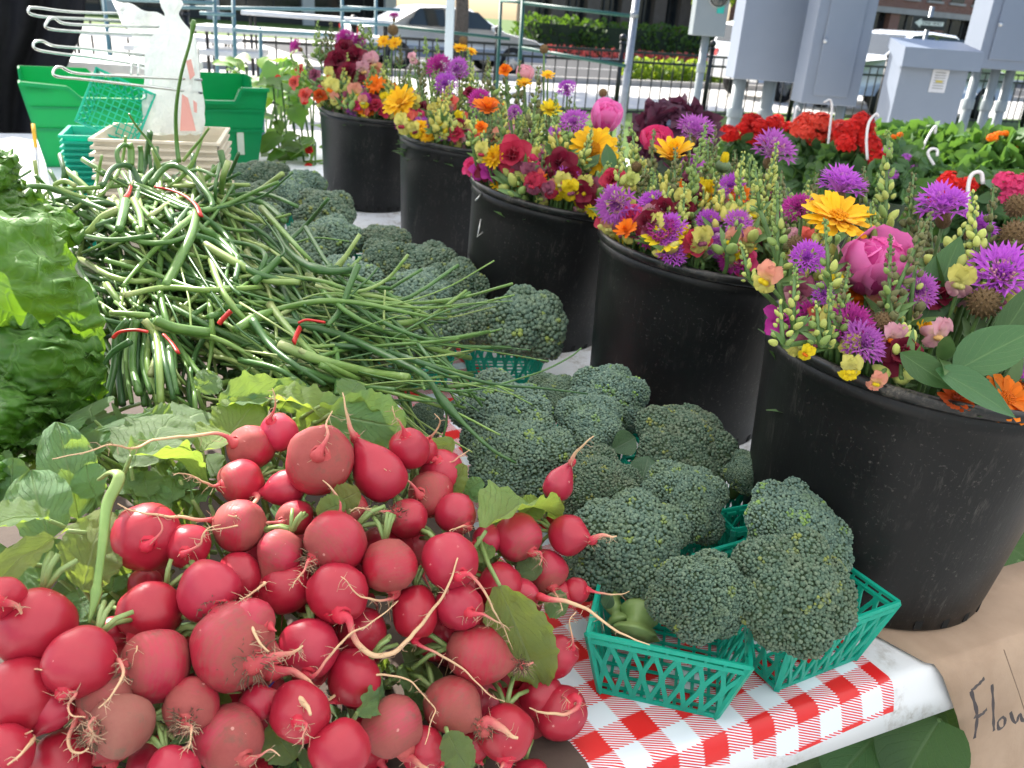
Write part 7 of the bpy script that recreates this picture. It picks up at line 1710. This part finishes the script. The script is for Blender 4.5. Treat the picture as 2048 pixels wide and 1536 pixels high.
 (845, 1500, 46, [(880, 1530), (890, 1545)], 'red radish low between the dusty mauve and dusty brown ones', dict(dust=.1, off=.015)),
 (1012, 1466, 57, [(1012, 1510), (1005, 1530), (998, 1550)], 'bright red radish at the bottom right with its root pointing down', dict(dust=.05, pink=.2, thick=1.8)),
 (1082, 1392, 45, [(1118, 1382), (1130, 1395), (1140, 1405)], 'red radish under the tip of the large leaf at the right', dict(dust=.15, off=.01)),
 (1120, 1425, 55, [(1148, 1388), (1158, 1402), (1150, 1420), (1120, 1428), (1080, 1424), (1060, 1418)], 'outermost red radish on the gingham paper with its root bent back', dict(dust=.1, thick=1.6)),
 (1112, 1312, 40, [(1138, 1290), (1145, 1275), (1138, 1240), (1152, 1222)], 'red radish behind the large leaf next to the front basket', dict(dust=.1, off=.008, asp=1.2)),
 (874, 1280, 42, [(900, 1300), (906, 1310)], 'red radish low in the gap under the bright right-pointing one', dict(dust=.1, off=.03)),
 (1042, 1190, 34, [(1066, 1186), (1100, 1198), (1145, 1206), (1180, 1222), (1215, 1250), (1262, 1276), (1300, 1290)], 'pink radish whose long pale root trails over the front basket rim', dict(dust=.2, pink=.7, tear=.7, thick=1.5, off=.012)),
 (1152, 1182, 26, [(1176, 1178), (1200, 1186), (1240, 1188), (1260, 1182)], 'small dark radish in the shade left of the front basket', dict(dust=.1, off=.02)),
 (478, 1152, 48, [(440, 1170), (430, 1180)], 'dark shaded radish in the gap left of the dusty pink one', dict(dust=.1, off=.035, hair=0)),
 (975, 1078, 30, [(950, 1085), (940, 1090)], 'small orange-pink radish in the sunlit gap below the tall leaf', dict(dust=.2, pink=.9, off=.03)),
 (1118, 1190, 30, [(1140, 1210), (1150, 1220)], 'red radish in deep shade below the dusty pink one at the right', dict(dust=.05, off=.03)),
 (1060, 1560, 40, [(1070, 1590), (1075, 1600)], 'radish below the bottom edge at the right', dict(dust=.1, off=.02)),
 (945, 1490, 34, [(960, 1520), (966, 1530)], 'red radish in the dark gap above the small bottom leaf', dict(dust=.1, off=.03)),
 (225, 1262, 30, [(195, 1266), (178, 1276), (180, 1284)], 'radish in the shade left of the dark red one with a pale root', dict(dust=.3, off=.03)),
 (290, 1170, 34, [(300, 1195), (304, 1200)], 'dark radish among the stems under the big glossy red one', dict(dust=.1, off=.045)),
]
for px, py, r, root, lab, kw in RAD: radish(px, py, r, root, lab, **kw)
R = random.Random(321)
for i in range(90):
    x = R.uniform(-20, 1085); y = R.uniform(1080, 1640)
    if (x > 850 and y < 1180) or (x < 250 and y < 1340): continue
    radish(x, y, R.uniform(42, 58), None, 'red radish mostly hidden beneath the front layer of the pile', off=R.uniform(.05, .075) if i % 2 else R.uniform(.085, .13), dust=R.uniform(0, .6), pink=R.random() * .5, hair=0, group='radishes buried in the pile')

# ------------------------------------------------------------------ radish greens
LM = {}
def leafmesh(kind, var, mat):
    key = (kind, var, mat.name)
    if key not in LM:
        b = MB(); R = random.Random(var * 11 + 3)
        if kind == 'round': blade(b, 1, .82, o_round, 10, 28, R.uniform(-.02, .20), R.uniform(.15, .7), .022, 3, var, .020, 0, .055)
        elif kind == 'long': blade(b, 1, .55, o_spoon, 10, 16, R.uniform(.05, .35), R.uniform(.3, 1.0), .025, 3.5, var, .028, R.uniform(-.3, .3), .055)
        elif kind == 'curl': blade(b, 1, .62, o_round, 10, 28, R.uniform(.5, .8), R.uniform(.6, 1.2), .03, 3.5, var, .035, R.uniform(-.5, .5), .04)
        LM[key] = b.mesh('leaf', mat)
    return LM[key]
def greens(label, px, py):
    d = rdep(px, py) + .03; p = ray(px, py, d); return thing('radish_greens', label, 'radish leaves', tuple(p), 'bunches of radish leaves')
def gleaf(root, bx, by, tx, ty, wpx, kind='round', var=0, db=.0, dt=.0, hint=None, mat=None, stalk=True):
    p = ray(bx, by, rdep(bx, by) + db); q = ray(tx, ty, rdep(tx, ty) + dt); L = (q - p).length; o0 = Vector(root.location)
    wbase = {'round': .82, 'long': .55, 'curl': .62}[kind]; w = wpx / FPX * depth_of(p.lerp(q, .5)) / (wbase * L)
    h = Vector(hint) if hint else (CAM - p).normalized() + Vector((0, 0, .35))
    lf = link_obj('leaf', leafmesh(kind, var, mat or M_RLEAF), root, basis(p - o0, q - p, h) @ Matrix.Diagonal((L * w, L, L, 1)))
    if stalk:
        e = p + (p - q).normalized() * L * .5 + CF * .05 + Vector((0, 0, -.02)); b = MB(); b.tube([p - o0, p.lerp(e, .5) - o0 + Vector((0, 0, -.004)), e - o0], [.0016, .0021, .0024], 7); b.build('leaf_stalk', M_STALK, root)
    return lf
g1 = greens('radish leaves piled at the left of the pile, some sunlit white and some glowing yellow', 180, 1030)
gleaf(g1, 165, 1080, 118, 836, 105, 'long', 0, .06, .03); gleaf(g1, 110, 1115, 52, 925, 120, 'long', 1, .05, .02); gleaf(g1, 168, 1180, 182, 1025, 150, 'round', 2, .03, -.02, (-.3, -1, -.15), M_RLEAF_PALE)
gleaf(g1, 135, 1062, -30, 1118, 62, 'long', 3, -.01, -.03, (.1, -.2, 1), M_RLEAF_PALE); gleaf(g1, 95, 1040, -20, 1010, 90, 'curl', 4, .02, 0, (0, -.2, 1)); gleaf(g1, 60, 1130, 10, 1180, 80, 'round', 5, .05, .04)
gleaf(g1, 20, 1030, 25, 915, 80, 'round', 6, .08, .06); gleaf(g1, 215, 1150, 250, 1060, 100, 'round', 7, .05, .03); gleaf(g1, 120, 1160, 90, 1080, 100, 'round', 8, .06, .05); gleaf(g1, 180, 1240, 150, 1170, 90, 'round', 9, .06, .05)
gleaf(g1, 250, 1140, 215, 1215, 90, 'round', 1, .06, .06); gleaf(g1, 200, 1010, 160, 930, 70, 'long', 3, .05, .04); gleaf(g1, 60, 1200, 40, 1110, 110, 'round', 0, .09, .08); gleaf(g1, 240, 1290, 205, 1200, 90, 'round', 6, .08, .08)
g2 = greens('radish leaves fanned out behind the top of the pile, brightly sunlit', 480, 860)
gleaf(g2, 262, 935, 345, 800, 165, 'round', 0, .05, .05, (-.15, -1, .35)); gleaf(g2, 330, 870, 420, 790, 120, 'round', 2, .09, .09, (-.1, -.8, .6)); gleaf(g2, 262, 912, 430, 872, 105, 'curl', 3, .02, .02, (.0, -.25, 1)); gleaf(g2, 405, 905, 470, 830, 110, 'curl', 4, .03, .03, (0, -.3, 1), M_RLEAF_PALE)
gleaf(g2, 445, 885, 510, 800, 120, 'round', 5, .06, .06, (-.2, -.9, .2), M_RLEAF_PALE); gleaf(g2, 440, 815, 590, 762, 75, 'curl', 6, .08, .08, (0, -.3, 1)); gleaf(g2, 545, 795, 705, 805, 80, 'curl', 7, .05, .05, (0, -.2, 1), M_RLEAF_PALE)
gleaf(g2, 560, 820, 600, 760, 80, 'round', 8, .08, .09); gleaf(g2, 640, 812, 845, 818, 70, 'curl', 1, .04, .04, (0, .1, 1)); gleaf(g2, 660, 828, 812, 862, 130, 'round', 9, .035, .02, (.05, -.9, .25)); gleaf(g2, 395, 780, 440, 745, 60, 'round', 3, .1, .1)
gleaf(g2, 690, 800, 720, 760, 70, 'round', 4, .07, .08); gleaf(g2, 600, 870, 640, 830, 80, 'round', 2, .06, .06, None, M_RLEAF_PALE); gleaf(g2, 830, 940, 905, 880, 60, 'round', 6, .03, .02, None, M_RLEAF_PALE); gleaf(g2, 520, 850, 470, 780, 90, 'round', 1, .07, .07)
for i, (bx, by, tx, ty) in enumerate(((300, 1010, 285, 930), (340, 1020, 350, 925), (380, 1030, 400, 930), (420, 1010, 430, 900), (330, 1050, 300, 960), (385, 1000, 370, 900), (440, 970, 400, 890), (270, 1000, 240, 930), (520, 970, 560, 900), (620, 1010, 560, 960), (730, 880, 700, 830), (360, 960, 410, 900))): gleaf(g2, bx, by, tx, ty, 62, 'long', i % 5, .055, .055)
g3 = greens('radish leaves at the right of the pile, one tall and pale, one broad and flat', 1010, 1060)
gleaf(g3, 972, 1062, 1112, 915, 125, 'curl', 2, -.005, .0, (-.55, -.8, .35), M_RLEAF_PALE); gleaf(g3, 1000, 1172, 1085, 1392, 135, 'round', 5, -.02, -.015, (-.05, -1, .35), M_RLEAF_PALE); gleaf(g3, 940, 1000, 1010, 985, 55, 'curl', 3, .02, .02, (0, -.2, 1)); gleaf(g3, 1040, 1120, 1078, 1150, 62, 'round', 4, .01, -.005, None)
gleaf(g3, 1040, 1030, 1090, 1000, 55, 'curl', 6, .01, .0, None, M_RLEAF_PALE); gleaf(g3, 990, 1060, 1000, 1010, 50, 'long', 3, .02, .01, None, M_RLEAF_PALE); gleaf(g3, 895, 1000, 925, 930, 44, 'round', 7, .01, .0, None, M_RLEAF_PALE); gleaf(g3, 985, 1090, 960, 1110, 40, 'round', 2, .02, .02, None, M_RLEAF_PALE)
gleaf(g3, 1090, 1200, 1135, 1215, 60, 'round', 1, .02, .01); gleaf(g3, 930, 985, 965, 960, 40, 'round', 5, .02, .02)
g4 = greens('small leaves caught between the radishes at the bottom of the pile', 780, 1420)
gleaf(g4, 715, 1425, 802, 1366, 62, 'round', 3, -.012, -.015, (0, -1, .4)); gleaf(g4, 895, 1465, 935, 1545, 72, 'round', 8, -.005, -.01, (0, -1, .4)); gleaf(g4, 540, 1450, 590, 1520, 90, 'round', 4, .02, .02); gleaf(g4, 660, 1010, 720, 985, 62, 'round', 9, -.022, -.026, (0, -1, .3), M_RLEAF_PALE, False); gleaf(g4, 690, 1005, 634, 1028, 56, 'round', 6, -.022, -.026, (0, -1, .3), M_RLEAF_PALE, False)
gleaf(g4, 800, 1335, 860, 1300, 70, 'long', 1, .02, .03); gleaf(g4, 780, 1360, 850, 1345, 60, 'long', 2, .02, .02); gleaf(g4, 450, 1385, 430, 1420, 50, 'round', 0, .02, .02); gleaf(g4, 560, 1340, 580, 1300, 60, 'round', 1, .03, .03)
R = random.Random(71)
for i in range(190):
    x = R.uniform(-20, 1080); y = R.uniform(930, 1600)
    if x > 900 and y < 1100: continue
    gleaf(g4, x, y, x + R.uniform(-60, 60), y + R.uniform(-70, 40), R.uniform(40, 80), R.choice(['round', 'long']), i % 10, .045 + (i % 5) * .022, .05 + (i % 5) * .022)
for i in range(34):
    x = R.uniform(90, 340); y = R.uniform(830, 975); gleaf(g2, x, y, x + R.uniform(-60, 60), y + R.uniform(-80, 10), R.uniform(60, 110), R.choice(['round', 'long', 'curl']), i % 10, .10 + (i % 4) * .03, .10 + (i % 4) * .03)
bt = MB(); bt.tube([ray(536, 1372, .625), ray(546, 1360, .618), ray(556, 1350, .622)], .0018, 6); o = bt.build('blue_twist_tie', M_BLUE); tag(o, 'bit of bright blue tie glimpsed between the radishes', 'tie')

# ------------------------------------------------------------------ garlic scapes / onion stalks
SP = [(330, 330, 1.28), (100, 400, 1.15), (500, 420, 1.24), (300, 500, 1.04), (550, 550, 1.08), (250, 650, .93), (450, 650, .97), (700, 650, 1.03), (330, 780, .87), (600, 740, .92), (850, 780, .90), (1000, 880, .88), (0, 400, 1.10), (1150, 710, 1.02), (650, 640, 1.0), (0, 700, .9), (960, 640, 1.12)]
def sdep(x, y): return idw(SP, x, y)
BUN = {}
def bundle(key, label, px, py):
    p = ray(px, py, sdep(px, py)); BUN[key] = thing('scape_bundle', label, 'garlic scapes', tuple(p), 'bundles of garlic scapes')
bundle('top', 'bundle of scapes at the top of the heap, looped and held by a red band', 370, 400); bundle('left', 'bundle of scapes at the lower left of the heap, stems hanging from a red band', 265, 665)
bundle('mid', 'bundle of scapes in the middle of the heap pointing to the lower right', 460, 600); bundle('right', 'bundle of scapes at the right of the heap, its long tips trailing over the broccoli', 620, 660); bundle('rear', 'loose sunlit scapes spread at the far left of the heap above the lettuce', 110, 420); bundle('low', 'dim scapes low in the heap behind the radish leaves', 500, 740)
def scape(key, pts, w0, w1, bulge=None, n=22, flat=None, offs=0.0, soft=.0):
    """pts: photo points (x, y[, depth offset]); w0, w1 widths in photo pixels"""
    root = BUN[key]; o0 = Vector(root.location); P = []
    for q in pts: x, y = q[:2]; P.append(tuple(ray(x, y, sdep(x, y) + offs + (q[2] if len(q) > 2 else 0)) - o0))
    c = [Vector(p) for p in catmull(P, n)]; r = []
    for i in range(n):
        t = i / (n - 1); d = depth_of(c[i] + o0); w = w0 + (w1 - w0) * t
        if bulge: w += bulge[1] * exp(-((t - bulge[0]) / .06) ** 2)
        r.append(max(.0006, w / 2 / FPX * d))
    b = MB(); b.tube(c, r, 9, True, 0, 1, flat, CF if flat else None); return b.build('scape', M_SCAPE, root)
H = [('right', [(470, 660), (520, 632), (560, 618), (640, 602), (720, 606), (800, 622), (860, 634), (896, 637)], 20, 6, (.10, 8)), ('right', [(640, 712), (700, 698), (780, 690), (860, 684), (930, 676), (980, 664), (1003, 658)], 11, 5, None),
     ('right', [(660, 690), (760, 700), (840, 725), (920, 752), (1000, 770), (1080, 776), (1176, 788)], 15, 4, (.3, 3)), ('right', [(840, 772), (900, 782), (970, 776), (1030, 760), (1090, 740), (1140, 714), (1163, 696)], 6, 4, None),
     ('right', [(560, 640), (680, 670), (790, 720), (850, 752), (884, 800), (930, 850), (985, 900), (1032, 926)], 22, 7, (.60, 12)), ('right', [(790, 800), (850, 802), (880, 806), (893, 830), (888, 868), (872, 900)], 5, 6, None), ('right', [(655, 652), (680, 620), (700, 570), (716, 530)], 12, 18, None),
     ('right', [(690, 604), (712, 580), (738, 556), (756, 534)], 6, 6, None), ('right', [(600, 700), (700, 760), (800, 790), (900, 820), (1000, 870)], 14, 5, None), ('right', [(600, 600), (640, 588), (690, 588), (730, 600)], 5, 4, None), ('right', [(700, 660), (720, 652), (745, 640), (757, 625)], 4, 3, None), ('right', [(780, 680), (850, 640), (910, 616), (975, 604)], 6, 4, None), ('right', [(770, 580), (768, 620), (768, 660)], 5, 7, None), ('right', [(670, 690), (676, 740), (672, 790)], 16, 14, None),
     ('top', [(205, 372), (222, 340), (245, 330), (265, 338), (280, 372)], 12, 16, None), ('top', [(300, 372), (320, 345), (345, 330), (378, 345), (405, 375), (424, 402), (418, 418), (380, 420), (330, 400), (268, 372)], 15, 13, None), ('top', [(268, 370), (300, 380), (340, 398), (400, 420), (445, 412), (500, 388), (556, 364)], 16, 9, None), ('top', [(420, 420), (470, 408), (530, 390), (585, 345)], 8, 5, None),
     ('top', [(392, 425), (382, 470), (358, 520), (332, 574)], 22, 26, None), ('top', [(388, 432), (340, 470), (285, 525), (245, 572)], 18, 8, None), ('top', [(250, 404), (246, 428), (238, 460)], 26, 22, None), ('top', [(238, 420), (205, 435), (180, 462), (162, 474)], 22, 16, None), ('top', [(268, 400), (280, 430), (284, 460)], 18, 14, None), ('top', [(358, 325), (353, 280), (352, 220), (362, 150), (380, 85), (388, 40)], 11, 6, (.95, 6)), ('top', [(322, 322), (300, 285), (275, 255), (258, 228)], 7, 5, None), ('top', [(366, 322), (385, 298), (402, 278), (418, 256)], 8, 6, None),
     ('top', [(262, 330), (262, 300), (258, 288)], 16, 18, None), ('top', [(280, 345), (282, 310), (280, 292)], 12, 13, None), ('top', [(240, 335), (234, 305), (246, 290), (258, 292)], 12, 10, None), ('top', [(190, 340), (260, 376), (340, 410), (420, 440)], 5, 8, None), ('top', [(382, 428), (400, 455), (440, 480), (480, 520)], 20, 16, (.5, 6)), ('top', [(400, 430), (450, 470), (475, 520), (470, 560)], 16, 14, None), ('top', [(370, 345), (400, 340), (430, 352)], 10, 9, None),
     ('rear', [(10, 388), (60, 373), (110, 378), (160, 400), (220, 424)], 16, 12, None), ('rear', [(25, 405), (50, 396), (80, 410), (105, 445)], 8, 14, None), ('rear', [(0, 428), (25, 412), (60, 405)], 7, 7, None), ('rear', [(105, 450), (130, 432), (165, 405)], 9, 7, None), ('rear', [(150, 372), (130, 362), (110, 370), (125, 380), (170, 395)], 12, 10, None), ('rear', [(100, 470), (160, 462), (230, 440)], 10, 16, None),
     ('rear', [(165, 505), (200, 490), (235, 465)], 6, 10, None), ('rear', [(90, 420), (130, 480), (160, 540), (190, 590)], 14, 14, None),
     ('mid', [(375, 510), (420, 580), (470, 650), (525, 692)], 5, 5, None), ('mid', [(390, 460), (420, 510), (460, 570), (480, 590)], 9, 9, None), ('mid', [(410, 490), (480, 530), (530, 560), (600, 565)], 22, 15, None), ('mid', [(385, 470), (440, 490), (500, 540), (560, 560)], 18, 16, None), ('mid', [(505, 565), (535, 540), (560, 515)], 22, 17, None), ('mid', [(440, 480), (500, 490), (530, 510), (520, 545)], 10, 14, None), ('mid', [(512, 420), (545, 460), (568, 500), (558, 516)], 4, 6, None),
     ('mid', [(310, 650), (380, 665), (440, 680), (500, 710), (540, 735), (564, 752)], 20, 5, (.05, 8)), ('mid', [(505, 640), (540, 690), (590, 730), (650, 770)], 20, 12, None), ('mid', [(250, 590), (330, 575), (420, 580), (520, 575)], 14, 14, None), ('mid', [(130, 465), (220, 480), (310, 470)], 14, 12, None), ('mid', [(210, 520), (300, 545), (400, 580), (470, 575)], 12, 14, None), ('mid', [(330, 590), (345, 620), (358, 650), (362, 655)], 5, 5, None), ('mid', [(360, 530), (378, 600), (382, 655)], 5, 6, None), ('mid', [(480, 755), (500, 735), (525, 718)], 5, 4, None),
     ('mid', [(540, 610), (580, 660), (640, 720), (720, 760)], 20, 14, None), ('mid', [(480, 720), (560, 740), (640, 790)], 16, 10, None), ('right', [(560, 690), (640, 720), (740, 745), (815, 755)], 26, 22, None), ('right', [(600, 740), (700, 770), (790, 780)], 22, 14, None), ('right', [(640, 730), (720, 770), (860, 800)], 16, 8, None)]
for h in H: scape(h[0], h[1], h[2] * .84, h[3] * .80, h[4] if len(h) > 4 else None, 22, None, -.02)
R = random.Random(17)
for i in range(16):       # stems hanging from the lower left band
    x = 232 + i * 7.2; sx = x + (x - 280) * R.uniform(.2, .5); scape('left', [(x * .5 + 136 + R.uniform(-6, 6), 640), (x, 672), (sx * .5 + x * .5 + R.uniform(-6, 6), 730), (sx + R.uniform(-10, 14), R.uniform(770, 815))], R.uniform(11, 16), R.uniform(9, 17), None, 14, None, R.uniform(-.02, .02))
scape('left', [(200, 740), (225, 705), (262, 682)], 8, 15, None, 14, None, -.03); scape('left', [(220, 625), (262, 628), (300, 632)], 9, 14, None, 12, None, -.01); scape('left', [(310, 640), (350, 655), (420, 665)], 20, 20, None, 12, None, -.03)
def fill(key, n, box, ang, dang, wl, offr, L=(120, 330), seed=0):
    R = random.Random(seed)
    for i in range(n):
        x = R.uniform(box[0], box[2]); y = R.uniform(box[1], box[3]); a = radians(R.gauss(ang, dang)); l = R.uniform(*L); cv = R.uniform(-.5, .5); of = R.uniform(*offr)
        pts = []
        for k in range(5):
            t = (k / 4 - .4); aa = a + cv * t * 2; pts.append((x + cos(aa) * l * t, y + sin(aa) * l * t + 30 * cv * t * t, of + .03 * R.uniform(-1, 1)))
        w = R.uniform(*wl); w *= .74; scape(key, pts, w, w * R.uniform(.3, 1.0), (R.uniform(.55, .8), w * .45) if R.random() < .25 else None, 14)
fill('top', 84, (190, 365, 470, 470), 25, 40, (8, 20), (.0, .10), (110, 260), 1); fill('rear', 44, (-10, 385, 200, 480), 15, 45, (7, 15), (.0, .10), (100, 240), 2); fill('mid', 120, (170, 470, 600, 640), 30, 30, (7, 20), (.005, .12), (150, 420), 3); fill('right', 118, (430, 580, 800, 770), 24, 14, (7, 20), (.0, .10), (190, 470), 4); fill('right', 18, (640, 610, 900, 770), 12, 16, (4, 7), (-.03, .03), (300, 540), 14); fill('left', 40, (190, 600, 400, 820), 78, 25, (9, 17), (.03, .12), (110, 230), 5); fill('low', 70, (300, 680, 720, 820), 22, 28, (9, 18), (.03, .13), (130, 300), 6); fill('mid', 40, (170, 500, 560, 700), 30, 60, (9, 18), (.08, .18), (130, 300), 9)
fill('rear', 26, (150, 520, 320, 640), 100, 40, (9, 16), (.03, .12), (100, 220), 10)
def band(key, pts, w, offs=-.035):
    root = BUN[key]; o0 = Vector(root.location); P = [tuple(ray(x, y, sdep(x, y) + offs) - o0) for x, y in pts]; b = MB(); b.tube([Vector(p) for p in catmull(P, 18)], w / 2 / FPX * 1.05, 8, True, 0, 1, .5, CF); b.build('rubber_band', M_BAND, root)
band('top', [(310, 374), (340, 380), (370, 392), (392, 410), (402, 432)], 12, -.045); band('top', [(262, 372), (258, 386), (250, 396)], 10, -.03); band('left', [(226, 676), (240, 664), (270, 660), (296, 664)], 11, -.04); band('left', [(328, 670), (345, 688), (356, 705)], 10, -.04); band('mid', [(438, 648), (448, 636), (462, 622)], 16, -.04); band('right', [(596, 646), (612, 640), (632, 642), (650, 645)], 10, -.045); band('right', [(588, 684), (594, 668), (600, 656)], 12, -.04)
# pale onion leaf hanging over the radish greens
ol = thing('onion_leaf', 'single pale onion leaf hanging down in front of the radish leaves', 'onion leaf', tuple(ray(235, 950, .66)))
o0 = Vector(ol.location); c = catmull([tuple(ray(x, y, d) - o0) for x, y, d in ((200, 958, .665), (222, 944, .655), (238, 950, .65), (232, 972, .645), (214, 1010, .635), (206, 1080, .615), (197, 1150, .60), (190, 1200, .59), (178, 1246, .58))], 30)
b = MB(); b.tube([Vector(q) for q in c], [.0030 + .0016 * sin(pi * min(1, i / 20)) if i < 24 else .0046 * (30 - i) / 7 + .0003 for i in range(30)], 9, True, 0.0, .6, .45, CF); b.build('blade', M_SCAPE, ol).color = (1, 1, 1, 1)

# ------------------------------------------------------------------ lettuce
lt = thing('lettuce', 'big frilly green lettuce cut by the left edge, backlit yellow at its edges', 'lettuce', tuple(ray(40, 700, .86)))
lo = Vector(lt.location)
def lett(edge, left, d0, d1, seed, frill=1.0, nu=54, nv=46):
    """one big limp leaf: edge = its free frilly margin (photo points, top to bottom), left = hidden side"""
    b = MB(); E = catmull(edge, nv + 1); A = catmull(left, nv + 1); s = seed * 4.7
    def fn(u, v):
        k = int(round(v * nv)); e, a = E[k], A[k]; f = u ** 3; g = max(f, (abs(v - .5) * 2) ** 6)
        x = a[0] + (e[0] - a[0]) * u; y = a[1] + (e[1] - a[1]) * u
        fr = noise.noise(Vector((u * 5 + s, v * 17, s))) * .6 + noise.noise(Vector((u * 9, v * 41 + s, s))) * .5
        x += fr * 20 * f * frill; y += noise.noise(Vector((u * 13 + s, v * 19, s + 9))) * 22 * g * frill
        d = d0 + (d1 - d0) * v - .10 * sin(pi * min(1, u * .9)) + .045 * noise.noise(Vector((u * 2.3 + s, v * 2.6, s))) + .012 * noise.noise(Vector((u * 4 + s, v * 4, s + 3))) + .002 * noise.noise(Vector((u * 19, v * 19, s)))
        d += g * .030 * frill * (noise.noise(Vector((u * 6 + s, v * 24, 2 * s))) + .6 * noise.noise(Vector((u * 9, v * 50, s)))) + .05 * f
        return ray(x, y, d) - lo
    b.grid(fn, nu, nv); b.build('leaf', M_LETT, lt)
lett([(30, 428), (92, 436), (130, 486), (158, 536), (186, 588), (204, 640), (213, 692), (206, 748), (190, 800), (150, 838)], [(-160, 440), (-170, 500), (-180, 560), (-180, 620), (-180, 680), (-180, 740), (-170, 800), (-150, 850)], .865, .885, 1, 1.0)
lett([(120, 640), (190, 680), (212, 730), (206, 790), (180, 836), (140, 860), (96, 872)], [(-120, 640), (-150, 700), (-160, 760), (-150, 820), (-120, 880)], .84, .85, 2, 1.4)
lett([(40, 740), (110, 770), (140, 810), (132, 850), (96, 892), (50, 905)], [(-100, 740), (-110, 790), (-120, 840), (-100, 900)], .83, .81, 3, 1.8)
lett([(-10, 296), (24, 306), (42, 336), (34, 372), (8, 396)], [(-90, 300), (-100, 330), (-100, 370), (-90, 400)], 1.02, 1.0, 4, .9)
lett([(20, 352), (52, 372), (100, 410), (150, 436), (168, 470), (150, 500)], [(-90, 360), (-110, 400), (-110, 440), (-90, 500)], 1.08, 1.0, 5, 1.3)
lett([(0, 880), (34, 920), (42, 960), (24, 1010), (-10, 1030)], [(-90, 880), (-100, 920), (-100, 970), (-90, 1030)], .78, .74, 6, 1.2)
lett([(60, 800), (150, 836), (196, 866), (180, 910), (120, 930)], [(-60, 820), (-80, 850), (-90, 890), (-70, 930)], .92, .90, 7, 1.5)
for i in range(5):
    b = MB(); x = 8 + i * 26; b.tube([ray(x, 840, .86) - lo, ray(x + 4, 900, .86) - lo, ray(x - 6, 960, .88) - lo], [.007, .006, .005], 7); b.build('leaf_rib', M_STALK, lt)
